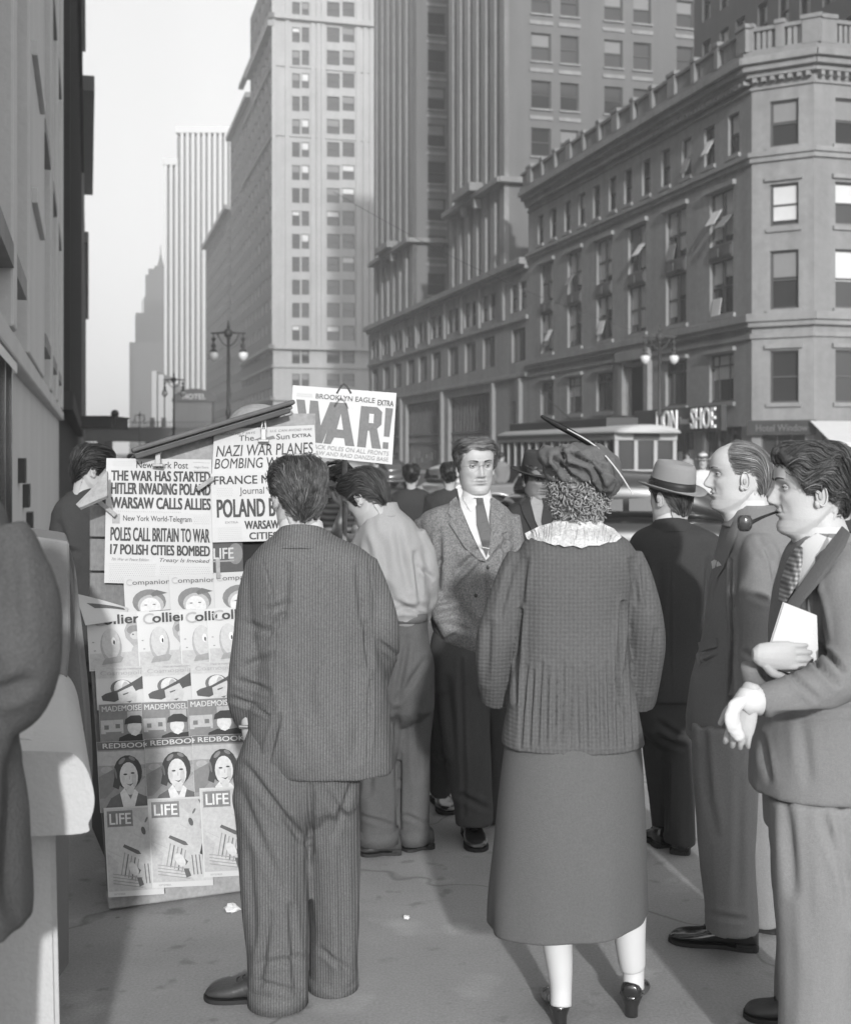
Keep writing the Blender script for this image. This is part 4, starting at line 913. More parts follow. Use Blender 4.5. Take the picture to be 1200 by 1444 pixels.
# --- the stand itself
NS = empty('newsstand', P(230, 1270, 4.9), 'wooden newsstand with a sloping lid, covered with magazines and newspapers', 'newsstand'); NS.location.z = 0
M_wood = mat('weathered_wood', .2, .8, .35, 6, .5, 80, stretch=(1, 1, .15), fine=.3, fscale=60)
M_wood2 = mat('pale_weathered_board', .34, .8, .35, 8, .5, 60, fine=.3, fscale=50)
M_galv = mat('galvanised_sheet', .3, .6, .3, 5, .3, 30, fine=.35, fscale=40)
def slab(pl, cs, lift, th, m, name, parent, bev=0.0):
    bm = BM(); a = [pl.hit(x, y, lift) for x, y in cs]; b = [p - pl.n * th for p in a]
    n = len(cs); va = [bm.verts.new(p) for p in a]; vb = [bm.verts.new(p) for p in b]
    bm.faces.new(va); bm.faces.new(vb[::-1])
    for i in range(n): bm.faces.new((va[i], vb[i], vb[(i+1) % n], va[(i+1) % n]))
    bmesh.ops.recalc_face_normals(bm, faces=bm.faces)
    if bev: bmesh.ops.bevel(bm, geom=bm.edges[:], offset=bev, segments=1, affect='EDGES')
    return obj(name, bm, m, parent)
slab(PLo, [(124, 868), (365, 850), (385, 1249), (154, 1281)], -.004, .03, M_wood, 'rack_board', NS)
slab(PLo, [(150, 1258), (385, 1224), (388, 1251), (154, 1283)], .03, .02, M_wood2, 'rack_ledge', NS, .004)
for (y0, y1) in ((712, 758), (760, 806), (808, 864)): slab(PUp, [(127, y0), (300, y0 + (2 if y0 > 720 else 0)), (300, y1), (127, y1 - 1)], -.012, .03, M_wood, 'plank', NS, .003)
slab(PUp, [(200, 640), (415, 583), (445, 583), (445, 762), (200, 714)], -.005, .02, M_galv, 'lid_panel', NS)
slab(PUp, [(300, 762), (445, 762), (445, 868), (300, 866)], -.02, .02, M_dark, 'back_board', NS)
bm = BM(); a = PUp.hit(190, 641, .06); b2 = PUp.hit(412, 574, .06)
dd = (b2 - a).normalized(); sd = Vector((0, 1, 0)); sd = (sd - dd * sd.dot(dd)).normalized()
box(bm, (a + b2) / 2 + sd * .3, ((b2 - a).length, .62, .014), (dd, sd), bev=.004); obj('lid', bm, M_wood, NS)
bm = BM(); box(bm, (a + b2) / 2 + Vector((0, -.01, .018)), ((b2 - a).length + .02, .05, .02), (dd, sd), bev=.008); obj('lid_rim', bm, mat('tarred_edge', .1, .6, .4, 12), NS)
bm = BM(); box(bm, (a + b2) / 2 + Vector((0, -.02, -.012)), ((b2 - a).length * .98, .02, .02), (dd, sd), bev=.005); obj('lid_batten', bm, mat('old_dark_wood', .07, .7, .3, 9), NS)
# box body behind, coloured black for the darkness inside the stand
c0 = P(152, 1270, YA + .32); c0.z = 0; dx = (P(340, 1257, YB_) - P(152, 1282, YA)); dx.z = 0; dx.normalize(); dy = Vector((-dx.y, dx.x, 0))
bm = BM(); cen = c0 + dx * .42 + dy * .36; cen.z = .76; box(bm, cen, (.8, .68, 1.5), (dx, dy)); obj('cabinet', bm, mat('stand_dark_inside', .03, .7), NS)
pf = Plane(P(107, 712, 4.75), P(150, 665, 4.82), P(150, 700, 4.75)); slab(pf, [(107, 711), (128, 690), (151, 664), (151, 699), (112, 716)], 0, .015, M_wood2, 'hinged_flap', NS)
for (x0, y0, x1, y1) in ((138, 706, 163, 727), (278, 690, 301, 674), (307, 788, 308, 816)):
    bm = BM(); p, q = PUp.hit(x0, y0, .045), PUp.hit(x1, y1, .045); d_ = (q - p).normalized(); n_ = PUp.n; box(bm, (p + q) / 2, ((q - p).length, .017, .012), (d_, n_.cross(d_)), bev=.002); obj('wooden_peg', bm, M_wood2, NS)
for (x, y) in ((223, 640), (372, 606)):
    bm = BM(); c_ = PUp.hit(x, y, .05); box(bm, c_ + Vector((0, 0, -.02)), (.022, .02, .05), bev=.003); box(bm, c_ + Vector((.0, -.005, -.045)), (.045, .014, .012), bev=.003); tube(bm, [tuple(c_ + Vector((-.01, 0, .0))) + (.004,), tuple(c_ + Vector((0, 0, .05))) + (.004,), tuple(c_ + Vector((.01, 0, .0))) + (.004,)], 6, 3)
    obj('metal_clip', bm, mat('clip_steel', .5, .3, metal=.8), NS)
bm = BM(); c_ = P(365, 600, 5.7)
rr = []
for i in range(9):
    q = math.pi / 2 * i / 8; rr.append([c_ + Vector((.14 * math.cos(q) * math.cos(p), .2 * math.cos(q) * math.sin(p), .1 * math.sin(q))) for p in np.linspace(0, 2 * math.pi, 20, endpoint=False)])
rings(bm, rr); obj('domed_cover', bm, M_galv, NS, True)
bm = BM(); c_ = P(485, 548, 5.15); tube(bm, [tuple(c_ + Vector((-.03, 0, -.02))) + (.004,), tuple(c_ + Vector((0, 0, .02))) + (.004,), tuple(c_ + Vector((.03, 0, -.02))) + (.004,)], 6, 4); obj('hanging_wire', bm, M_iron, NS)
bm = BM(); p, q = P(486, 640, 5.65), P(486, 1000, 5.65); tube(bm, [tuple(q) + (.012,), tuple(p) + (.012,)], 8, 1); 
obj('placard_stick', bm, M_wood2, NS)
# litter on the pavement
for i, (x, y, lab) in enumerate(((327, 1286, 'crumpled scrap of white paper on the pavement beside the rack'), (573, 1299, 'tiny paper scrap on the open pavement behind the woman'))):
    bm = BM(); Yg = H * F / (y - HY); c_ = P(x, y, Yg); c_.z = .012
    r_ = (.03, .012)[i]
    ellipsoid(bm, c_, (r_, r_ * .7, r_ * .5), nu=9, nv=6)
    for v_ in bm.verts: v_.co += Vector((random.uniform(-1, 1), random.uniform(-1, 1), random.uniform(-.3, .6))) * r_ * .3
    o = obj('paper_scrap', bm, M_white, rel=c_); o.location = c_; tag(o, lab, 'litter')
# ------------------------------------------------------------------ people: tools
_perm = rng.permutation(256); _perm = np.concatenate([_perm, _perm]); _gr = rng.normal(size=(256, 3)); _gr /= np.linalg.norm(_gr, axis=1)[:, None]
def pnoise(p):
    p = np.asarray(p, float); i = np.floor(p).astype(int); f = p - i; u = f * f * f * (f * (f * 6 - 15) + 10); i &= 255
    r = 0
    for dx in (0, 1):
        for dy in (0, 1):
            for dz in (0, 1):
                h = _perm[(_perm[(_perm[(i[:, 0] + dx) & 255] + i[:, 1] + dy) & 255] + i[:, 2] + dz) & 255]
                g = _gr[h]; d = g[:, 0] * (f[:, 0] - dx) + g[:, 1] * (f[:, 1] - dy) + g[:, 2] * (f[:, 2] - dz)
                w = (u[:, 0] if dx else 1 - u[:, 0]) * (u[:, 1] if dy else 1 - u[:, 1]) * (u[:, 2] if dz else 1 - u[:, 2]); r = r + w * d
    return r
def arrays(me):
    n = len(me.vertices); co = np.empty(n * 3); me.vertices.foreach_get('co', co); me.update()
    no = np.empty(n * 3); me.vertex_normals.foreach_get('vector', no); return co.reshape(-1, 3), no.reshape(-1, 3)
def remesh(bm, voxel, smooth=4):
    bmesh.ops.recalc_face_normals(bm, faces=bm.faces)
    me = bpy.data.meshes.new('cloth'); bm.to_mesh(me); bm.free()
    o = bpy.data.objects.new('work', me); COL.objects.link(o)
    r = o.modifiers.new('r', 'REMESH'); r.mode = 'VOXEL'; r.voxel_size = voxel; r.use_smooth_shade = True
    if smooth: s = o.modifiers.new('s', 'SMOOTH'); s.factor = .6; s.iterations = smooth
    dg = bpy.context.evaluated_depsgraph_get(); m2 = bpy.data.meshes.new_from_object(o.evaluated_get(dg))
    bpy.data.objects.remove(o); bpy.data.meshes.remove(me); return m2
class Fg:
    """a figure standing at distance Y; photo coordinates in, world coordinates out"""
    def __init__(s, Y, foot, label, cat='person'):
        s.Y = Y; s.s = F / Y; p = P(foot, HY, Y); p.z = 0
        s.root = empty('person', p, label, cat); s.k = 1 / s.s
    def w(s, px, py, dy=0.0): return P(px, py, s.Y + dy)
    def t(s, bm, pts, n=16, m=5, up=None):
        """pts: (px, py, dy, r_px[, r_depth_m])"""
        tube(bm, [tuple(s.w(q[0], q[1], q[2])) + (q[3] * (s.Y + q[2]) / F, (q[4] if len(q) > 4 else q[3] * (s.Y + q[2]) / F)) for q in pts], n, m, up=up)
    def loft(s, bm, secs, n=36, m=6, e=2.5, hip=False):
        """secs: (py, pxL, pxR, depth_radius_m, dy)"""
        C = catmull([(q[0], q[1], q[2], q[3], q[4]) for q in secs], m); rr = []
        for py, a, b, ry, dy in C:
            Y_ = s.Y + dy; c = P((a + b) / 2, py, Y_); rx = max((b - a) / 2 * Y_ / F, .002); ry = max(ry, .002); ring = []
            for j in range(n):
                q = 2 * math.pi * j / n; cs, sn = math.cos(q), math.sin(q)
                ring.append(c + Vector((rx * math.copysign(abs(cs) ** (2 / e), cs), ry * math.copysign(abs(sn) ** (2 / e), sn), 0)))
            rr.append(ring)
        if hip:
            c_, r_ = rr[-1], rr[-1]; m_ = sum(c_, Vector()) / len(c_)
            rr.append([m_ + (p - m_) * .72 - ZUP * .035 for p in c_]); rr.append([m_ + (p - m_) * .35 - ZUP * .07 for p in c_])
        rings(bm, rr)
    def cloth(s, name, bm, m, voxel=.008, smooth=5, creases=(), amp=.004, freq=(9, 9, 3), parent=None, seed=0.0):
        me = remesh(bm, voxel, smooth); co, no = arrays(me)
        q = co * np.array(freq) + seed
        d = 1.35 * amp * (pnoise(q + 1.3 * pnoise(q * .7 + 5)[:, None]) * 1.6 + .6 * pnoise(q * 2.3 + 9))
        px = CX + F * co[:, 0] / co[:, 1]; py = HY + (H - co[:, 2]) * F / co[:, 1]; front = no[:, 1] < .25
        for (x0, y0), (x1, y1), w_, dep in creases:
            vx, vy = x1 - x0, y1 - y0; L2 = vx * vx + vy * vy; t = np.clip(((px - x0) * vx + (py - y0) * vy) / L2, 0, 1)
            dist = np.hypot(px - x0 - t * vx, py - y0 - t * vy); taper = np.sin(np.pi * np.clip(t * .86 + .07, 0, 1)) ** .6
            g = np.exp(-(dist / w_) ** 2) - .45 * np.exp(-((dist - 1.9 * w_) / w_) ** 2)
            d -= 1.7 * dep * g * taper * front
        co = co + no * d[:, None]
        rl = np.array(s.root.location); co -= rl
        me.vertices.foreach_set('co', co.ravel()); me.update()
        o = link_mesh(name, me, s.root, m, True)
        return o
    def bvh(s, o):
        me = o.data; off = s.root.location
        return BVHTree.FromPolygons([v.co + off for v in me.vertices], [tuple(p.vertices) for p in me.polygons])
    def patch(s, bvhs, poly, m, name, lift=.004, th=.004, sub=.01, edge=True, parent=None, fit=False):
        """cloth piece lying on a garment: outline in photo coordinates projected onto the garment"""
        xs = [p[0] for p in poly]; ys = [p[1] for p in poly]; st = sub * s.s
        P2 = []
        for i in range(len(poly)):
            a, c = poly[i], poly[(i+1) % len(poly)]; n = max(1, int(math.hypot(a[0]-c[0], a[1]-c[1]) / st)); P2 += [(a[0] + (c[0]-a[0])*q/n, a[1] + (c[1]-a[1])*q/n) for q in range(n)]
        bm = BM(); vs = [bm.verts.new((x, y, 0)) for x, y in P2]; f = bm.faces.new(vs)
        bmesh.ops.triangulate(bm, faces=[f])
        for _ in range(3):
            es = [e for e in bm.edges if e.calc_length() > st * 1.7]
            if not es: break
            bmesh.ops.subdivide_edges(bm, edges=es, cuts=1); bmesh.ops.triangulate(bm, faces=[f for f in bm.faces if len(f.verts) > 3])
        o = Vector((0, 0, H)); last = s.Y - .1; pend = []
        for v in bm.verts:
            d = Vector(((v.co.x - CX) / F, 1, -(v.co.y - HY) / F)).normalized(); best = None
            for b in bvhs:
                h = b.ray_cast(o, d)
                if h[0] is not None and (best is None or h[3] < best[3]): best = h
            if best is None or best[0].y > s.Y + .35: pend.append(v); continue
            v.co = best[0] - d * lift; v.tag = True
        for v in pend:
            ok = [e.other_vert(v).co.y for e in v.link_edges if e.other_vert(v).tag]; Yq = (sum(ok) / len(ok)) if ok else s.Y
            v.co = P(v.co.x, v.co.y, Yq)
        o_ = Vector((0, 0, H)); ds = {v: (v.co - o_).length for v in bm.verts}; d0 = dict(ds); rays = {v: (v.co - o_).normalized() for v in bm.verts}
        if fit:
            V_ = list(bm.verts); A = []; 
            for v in V_: x_ = (v.co.x / v.co.y) * 10; y_ = ((v.co.z - H) / v.co.y) * 10; A.append((1, x_, y_, x_ * x_, x_ * y_, y_ * y_))
            A = np.array(A); D0 = np.array([d0[v] for v in V_]); ok = np.array([v.tag for v in V_]); 
            for _ in range(4):
                c_, *_r = np.linalg.lstsq(A[ok], D0[ok], rcond=None); e_ = A @ c_ - D0; sg = max(e_[ok].std(), .004); ok = ok & (np.abs(e_) < 2 * sg)
            sh_q = np.percentile(e_[ok], 92); Fd = A @ c_ - max(sh_q, 0); ds = {v: float(q) for v, q in zip(V_, Fd)}
        for _ in range(0 if fit else 5): ds = {v: .4 * ds[v] + .6 * sum(ds[e.other_vert(v)] for e in v.link_edges) / len(v.link_edges) for v in bm.verts}
        for v in bm.verts: v.co = o_ + rays[v] * (ds[v] - .0025)
        bm.normal_update()
        r = bmesh.ops.extrude_face_region(bm, geom=bm.faces[:])
        for g in r['geom']:
            if isinstance(g, bmesh.types.BMVert): g.co += Vector((0, -th, 0))
        bmesh.ops.recalc_face_normals(bm, faces=bm.faces)
        return obj(name, bm, m, parent or s.root, rel=s.root.location)
# ------------------------------------------------------------------ heads
def ip(z, tab): a = np.array(tab); return np.interp(z, a[:, 0], a[:, 1])
W_T = [(-.11, .062), (-.07, .058), (-.03, .058), (-.012, .059), (0, .057), (.02, .061), (.04, .065), (.07, .067), (.1, .071), (.13, .074), (.16, .076), (.18, .0735), (.195, .067), (.208, .057), (.218, .044), (.226, .028), (.231, .006)]
F_T = [(-.11, .03), (-.06, .036), (-.03, .043), (-.015, .052), (-.008, .064), (-.002, .078), (.006, .087), (.018, .0895), (.028, .087), (.036, .084), (.06, .086), (.08, .086), (.1, .085), (.115, .084), (.13, .087), (.145, .093), (.155, .095), (.17, .094), (.185, .089), (.2, .078), (.212, .063), (.222, .042), (.228, .022), (.231, .004)]
B_T = [(-.11, .075), (-.06, .066), (-.02, .064), (.02, .068), (.05, .078), (.08, .09), (.11, .098), (.14, .101), (.165, .097), (.185, .087), (.2, .074), (.213, .056), (.223, .036), (.231, .006)]
NOSE = [(.066, 0), (.071, .004), (.075, .016), (.08, .024), (.086, .027), (.093, .0255), (.105, .02), (.12, .0125), (.13, .008), (.14, .003), (.15, 0)]
def head_surface(z, ph, off=0.0, nose=1.0, full=True):
    """z height above chin, ph angle from straight ahead (towards +x); returns points in head space (y = forward)"""
    w = ip(z, W_T); f = ip(z, F_T); b = ip(z, B_T)
    s, c = np.sin(ph), np.cos(ph)
    ex = np.where(c > 0, .92, 1.0)
    x = w * np.sign(s) * np.abs(s) ** ex; y = np.where(c > 0, f, b) * np.sign(c) * np.abs(c) ** np.where(c > 0, .82, .95)
    # narrow the chin and jaw in front
    jaw = np.exp(-((z - .005) / .03) ** 2) * np.clip(c, 0, 1); x = x * (1 - .22 * jaw)
    zj = np.interp(y, [-.04, -.01, .03, .07, .09], [.075, .045, .018, .0, -.004]); x = x * (1 - .17 * np.clip((zj - z) / .022, 0, 1) * (y > -.045))
    if full:
        fr = (c > .15)
        wn = np.interp(z, [.07, .08, .1, .13, .15], [.0115, .0125, .0085, .0075, .01])
        n = ip(z, NOSE) * nose
        dy = n * np.exp(-(x / wn) ** 2)
        dy += .006 * np.exp(-((np.abs(x) - .0125) / .006) ** 2 - ((z - .078) / .006) ** 2) * nose
        dy -= .0125 * np.exp(-((np.abs(x) - .031) / .015) ** 2 - ((z - .121) / .0105) ** 2)      # sockets
        dy += .0055 * np.exp(-((np.abs(x) - .03) / .02) ** 2 - ((z - .142) / .006) ** 2)         # brow
        dy += .004 * np.exp(-((np.abs(x) - .042) / .016) ** 2 - ((z - .095) / .013) ** 2)        # cheekbone
        dy -= .0045 * np.exp(-((np.abs(x) - .04) / .012) ** 2 - ((z - .06) / .02) ** 2)
        dy -= .0022 * np.exp(-((np.abs(x) - .03) / .013) ** 2 - ((z - .106) / .004) ** 2)
        dy += (.0065 * np.exp(-((z - .0595) / .0042) ** 2) + .0068 * np.exp(-((z - .048) / .0045) ** 2)) * np.exp(-(x / .021) ** 2)   # lips
        dy -= .0045 * np.exp(-((z - .0535) / .0018) ** 2) * np.exp(-(x / .022) ** 2)
        dy -= .004 * np.exp(-((z - .036) / .005) ** 2) * np.exp(-(x / .02) ** 2)
        dy -= .0052 * np.exp(-(((np.abs(x) - .019 - .35 * (.075 - z)) / .004) ** 2)) * np.exp(-((z - .066) / .012) ** 2)  # smile folds
        y = y + np.where(fr, dy, 0)
    if not (isinstance(off, float) and off == 0.0):
        nx, ny, nz = x / (w ** 2 + 1e-6), y / (np.where(c > 0, f, b) ** 2 + 1e-6), (z - .12) / .11 ** 2
        L = np.sqrt(nx ** 2 + ny ** 2 + nz ** 2) + 1e-9
        x = x + off * nx / L; y = y + off * ny / L; z = z + off * nz / L
    return np.stack([x, y, z], -1)
ZL = np.concatenate([np.linspace(-.11, -.02, 8)[:-1], np.linspace(-.02, .16, 76)[:-1], np.linspace(.16, .222, 20)[:-1], np.array([.224, .2265, .229, .2308, .2312])])
PHN = 120
def grid_faces(nz, nph): 
    return [(i * nph + j, i * nph + (j + 1) % nph, (i + 1) * nph + (j + 1) % nph, (i + 1) * nph + j) for i in range(nz - 1) for j in range(nph)]
def skin_mat(v):
    nm = 'skin_%02d' % round(v * 100)
    if nm in MATS: return MATS[nm]
    m = mat(nm, v, .5, .07, 28, .14, 300, spec=.35, fine=.05, fscale=200)
    n = m.node_tree; b = n.nodes['Principled BSDF']; l = b.inputs['Base Color'].links[0].from_socket
    at = n.nodes.new('ShaderNodeAttribute'); at.attribute_name = 'tone'; mu = n.nodes.new('ShaderNodeMath'); mu.operation = 'MULTIPLY'
    n.links.new(l, mu.inputs[0]); n.links.new(at.outputs['Fac'], mu.inputs[1]); n.links.new(mu.outputs[0], b.inputs['Base Color'])
    b.inputs['Subsurface Weight'].default_value = .15; b.inputs['Subsurface Radius'].default_value = (.008, .008, .008); b.inputs['Subsurface Scale'].default_value = .5
    return m
M_eye = mat('eye_white', .55, .25, .02); M_iris = mat('iris_dark', .04, .15); M_lash = mat('lash_line', .05, .6)
class Head:
    def __init__(s, fg, cx, cy, dy, yaw, pitch=0.0, roll=0.0, scale=1.0, skin=.45, nose=1.0, ears=True, eyes=True, opn=1.0):
        s.fg = fg; s.skin = skin; s.nose = nose
        c = fg.w(cx, cy, dy)
        s.M = Matrix.Translation(c) @ Matrix.Rotation(R(yaw), 4, 'Z') @ Matrix.Rotation(R(pitch), 4, 'X') @ Matrix.Rotation(R(roll), 4, 'Y') @ Matrix.Scale(scale, 4) @ Matrix.Translation((0, 0, -.115))
        s.Mn = np.array(s.M); s.V = []; s.Fc = []; s.mi = []; s.tone = []
        zz, pp = np.meshgrid(ZL, np.linspace(0, 2 * np.pi, PHN, endpoint=False), indexing='ij')
        p = head_surface(zz.ravel(), pp.ravel(), 0.0, nose)
        x, y, z = p.T
        tone = np.ones(len(p))
        lip = (y > .06) * np.exp(-(x / .023) ** 4) * (np.exp(-((z - .0595) / .0048) ** 4) + np.exp(-((z - .0485) / .0055) ** 4)); tone -= .33 * np.clip(lip, 0, 1)
        tone -= .3 * (y > .06) * np.exp(-(x / .022) ** 2 - ((z - .0537) / .0016) ** 2)
        tone -= .45 * (y > .05) * np.exp(-((np.abs(x) - .009) / .0032) ** 2 - ((z - .0735) / .0025) ** 2)
        tone -= .12 * (y > .03) * np.exp(-((np.abs(x) - .031) / .015) ** 2 - ((z - .125) / .012) ** 2)
        s.add(p, grid_faces(len(ZL), PHN), 0, tone)
        if ears:
            for sx in (-1, 1):
                bm = BM(); rot = Matrix.Rotation(sx * R(-24), 3, 'Z') @ Matrix.Rotation(R(-8), 3, 'X')
                ellipsoid(bm, (sx * .0765, -.008, .102), (.005, .0155, .029), rot, 14, 10)
                ellipsoid(bm, (sx * .076, -.001, .08), (.006, .009, .012), rot, 10, 6)
                pts = []
                for q in np.linspace(-2.2, 2.1, 12): v = rot @ Vector((sx * .006, -.0165 * math.cos(q) * 1.05, .031 * math.sin(q) * 1.02)); pts.append((sx * .0772 + v.x * .5, -.008 + v.y * .9, .103 + v.z * .9, .0021, .0023))
                tube(bm, pts, 7, 1); s.add_bm(bm, 0, tone=.95)
                bm = BM(); v = rot @ Vector((sx * .0062, .002, 0)); ellipsoid(bm, (sx * .0775 + v.x, -.006 + v.y, .1), (.0022, .007, .011), rot, 8, 6); s.add_bm(bm, 0, tone=.68)
        if eyes:
            for sx in (-1, 1):
                ex, ez = sx * .031, .1215; ey = .0665
                bm = BM(); ellipsoid(bm, (ex, ey, ez), (.0125, .0122, .0118), None, 16, 12); s.add_bm(bm, 1)
                bm = BM(); ellipsoid(bm, (ex + sx * .001, ey + .0088, ez - .0005), (.0058, .0045, .0058), None, 12, 8); s.add_bm(bm, 2)
                for e0, e1 in ((17 * opn, 105), (-23 * opn, -105)):
                    bm = BM(); r_ = .0134; rr = []
                    for el in np.radians(np.linspace(e0, e1, 9)):
                        rr.append([(ex + r_ * math.sin(a), ey + r_ * math.cos(a) * math.cos(el), ez + r_ * .97 * math.cos(a) * math.sin(el)) for a in np.radians(np.linspace(-84, 84, 15))])
                    rings(bm, rr, cap=False, closed=False); s.add_bm(bm, 0, tone=.88)
                bm = BM(); el = math.radians(17 * opn); pts = [(ex + .0136 * math.sin(a), ey + .0139 * math.cos(a) * math.cos(el), ez + .0136 * math.cos(a) * math.sin(el), .0011, .0011) for a in np.radians(np.linspace(-75, 75, 9))]; tube(bm, pts, 6, 1); s.add_bm(bm, 3)
                bm = BM(); el = math.radians(52); pts = [(ex + .0136 * math.sin(a), ey + .0136 * math.cos(a) * math.cos(el), ez + .0134 * math.cos(a) * math.sin(el), .0006, .0006) for a in np.radians(np.linspace(-70, 70, 9))]; tube(bm, pts, 5, 1); s.add_bm(bm, 0, tone=.45)
    def add(s, v, f, mi, tone=1.0):
        o = sum(len(a) for a in s.V); v = np.asarray(v, float); s.V.append(v); s.Fc += [tuple(i + o for i in q) for q in f]; s.mi += [mi] * len(f)
        s.tone.append(np.full(len(v), tone) if np.isscalar(tone) else tone)
    def add_bm(s, bm, mi, tone=1.0, world=False):
        bm.verts.index_update(); v = np.array([q.co[:] for q in bm.verts]); f = [tuple(q.index for q in g.verts) for g in bm.faces]; bm.free()
        if world: v = (np.linalg.inv(s.Mn) @ np.c_[v, np.ones(len(v))].T).T[:, :3]
        s.add(v, f, mi, tone)
    def add_me(s, me, mi=0, tone=1.0):
        co, no = arrays(me); f = [tuple(p.vertices) for p in me.polygons]; v = (np.linalg.inv(s.Mn) @ np.c_[co, np.ones(len(co))].T).T[:, :3]; s.add(v, f, mi, tone)
    def world(s, v): v = np.asarray(v); return (s.Mn @ np.c_[v, np.ones(len(v))].T).T[:, :3]
    def build(s, name='body'):
        v = s.world(np.concatenate(s.V)) - np.array(s.fg.root.location)
        me = bpy.data.meshes.new(name); me.from_pydata(v.tolist(), [], s.Fc); me.update()
        at = me.attributes.new('tone', 'FLOAT', 'POINT'); at.data.foreach_set('value', np.concatenate(s.tone))
        for m in (skin_mat(s.skin), M_eye, M_iris, M_lash): me.materials.append(m)
        me.polygons.foreach_set('material_index', s.mi); me.shade_smooth()
        return link_mesh(name, me, s.fg.root)
    # hair -----------------------------------------------------------
    def hair(s, m, front=.178, side=.1, back=.035, th=.012, n=700, flow='back', wave=0.0, length=.05, r=.0028, top=1.0, curl=0.0, bald=0.0, seed=1, part=None, rough=.0035, temple=None, fade=.045, hv=.05, stray=.08):
        """scalp shell plus combed locks. front/side/back: hairline heights"""
        rg = np.random.default_rng(seed)
        def line(ph):
            a = np.abs((ph + np.pi) % (2 * np.pi) - np.pi)
            if temple: return np.interp(a, [0, .6, .9, 1.15, 1.35, 1.6, 1.75, 1.95, 2.3, np.pi], [front, front, front - .006, temple, side, side + .004, side + .03, side - .012, back + .015, back])
            return np.interp(a, [0, .5, .85, 1.1, 1.35, 1.6, 1.75, 1.95, 2.3, np.pi], [front, front + .004, front - .012, front - .035, side, side + .004, side + .03, side - .012, back + .015, back])
        zz, pp = np.meshgrid(np.concatenate([np.linspace(.0, .2, 52), np.linspace(.204, .2312, 14)]), np.linspace(0, 2 * np.pi, 96, endpoint=False), indexing='ij')
        zf, pf = zz.ravel(), pp.ravel(); mk = np.clip((zf - line(pf)) / np.interp(np.cos(pf), [-1, -.5, 0, .4], [fade, fade, .02, .012]) + .35 * pnoise(head_surface(zf, pf, 1e-9, 0, False) * 140), -1, 1)
        if bald: mk = np.where((zf > .2) & (np.cos(pf) > -.2), np.minimum(mk, .25), mk)
        tt = np.where(mk > 0, .0015 + th * np.sqrt(np.clip(mk, 0, 1)) * np.interp(zf, [.03, .1, .17, .23], [.35, .6, 1, top]), -.006)
        p0 = head_surface(zf, pf, 1e-9, 0, False)
        tt = tt + rough * .6 * pnoise(p0 * 55) * (mk > 0); tn_sh = 1 + .5 * pnoise(p0 * 90)
        edge = np.clip(mk * (1.0 if True else 1), 0, 1); rat = min(6.0, s.skin / hv); tn_sh = tn_sh * (rat * .75 * (1 - edge) ** 1.5 + 1 - (1 - edge) ** 1.5)
        p = head_surface(zf, pf, tt, 0, False)
        nz = zz.shape[0]; fc = grid_faces(nz, 96); keep = (mk > -.35); fc = [q for q in fc if all(keep[i] for i in q)]
        V = [p]; Fq = list(fc); off = len(p); TN = []; tones = [tn_sh]
        tree = BVHTree.FromPolygons([tuple(q) for q in p], fc)
        for k in range(n):
            for _ in range(30):
                z0 = rg.uniform(back, .231); ph = rg.uniform(-np.pi, np.pi)
                if z0 > line(np.array(ph)) + .003 and (not bald or z0 < .2 or rg.random() < .4 or math.cos(ph) < 0): break
            q = Vector(head_surface(np.array([z0]), np.array([ph]), np.array([th * .6]), 0, False)[0])
            L = length * rg.uniform(.6, 1.3); st = 6; rr = []; rad = r * rg.uniform(.6, 1.3); wv = rg.uniform(0, 6.28); lift = rg.uniform(-.001, .003) + (rg.uniform(.002, .008) if rg.random() < stray else 0); tn_ = math.exp(rg.normal(-.05, .38) + .55 * math.sin(q.x * 110 + 1.7 * math.sin(q.z * 70)) * math.sin(q.y * 85 + q.z * 60)); TN.append((len(V), tn_))
            d = None; ok = True; pts = []
            for i in range(st + 1):
                side_ = math.copysign(1, q.x) if part is None else math.copysign(1, q.x - part)
                if flow == 'back': D_ = Vector((side_ * .12, -1, -.1 - 2.2 * max(0, (-q.y - .03) / .07)))
                elif flow == 'side': D_ = Vector((side_ * 1.0, -.35, -.25)) if q.z > .17 else Vector((0, -.6, -1))
                elif flow == 'curly': D_ = Vector((math.sin(q.z * 90 + wv), -.6 + math.cos(q.x * 70 + wv), -.6 + .8 * math.sin(q.y * 80 + wv)))
                elif flow == 'forward': D_ = Vector((side_ * .25, .8 - 1.5 * max(0, -q.y / .08), -.5))
                else: D_ = Vector((0, -.2, -1))
                if wave: a_ = q.y * 62 + q.z * 34 + 2.2 * math.sin(q.x * 38 + q.z * 21) + wv * .1; D_ = D_ + Vector((wave * math.sin(a_), 0, wave * 1.1 * math.cos(a_ * .9 + 1.3)))
                h = tree.find_nearest(q); 
                if h[0] is None: break
                nn = h[1]; c_ = Vector((0, 0, .12)); nn = nn if nn.dot(h[0] - c_) > 0 else -nn
                taper = math.sin(math.pi * (i + .6) / (st + 1.2)); base = h[0] + nn * (rad * .3 + lift + curl * .006 * math.sin(wv + i * 1.4))
                pts.append((base, nn, rad * taper))
                D_ = (D_ - nn * D_.dot(nn)); D_ = D_.normalized() if D_.length > 1e-4 else Vector((0, 0, -1))
                q = base + D_ * (L / st)
            if len(pts) < 4: continue
            base_i = off
            for i, (b_, nn, rd) in enumerate(pts):
                tn = (pts[min(i + 1, len(pts) - 1)][0] - pts[max(i - 1, 0)][0]).normalized(); sd = tn.cross(nn)
                V.append(np.array([b_ + sd * rd * 1.5, b_ + nn * rd, b_ - sd * rd * 1.5, b_ - nn * rd * .6])); off += 4; tones.append(np.full(4, tn_))
            for i in range(len(pts) - 1):
                a = base_i + i * 4
                for j in range(4): Fq.append((a + j, a + (j + 1) % 4, a + 4 + (j + 1) % 4, a + 4 + j))
        v = s.world(np.concatenate(V)) - np.array(s.fg.root.location)
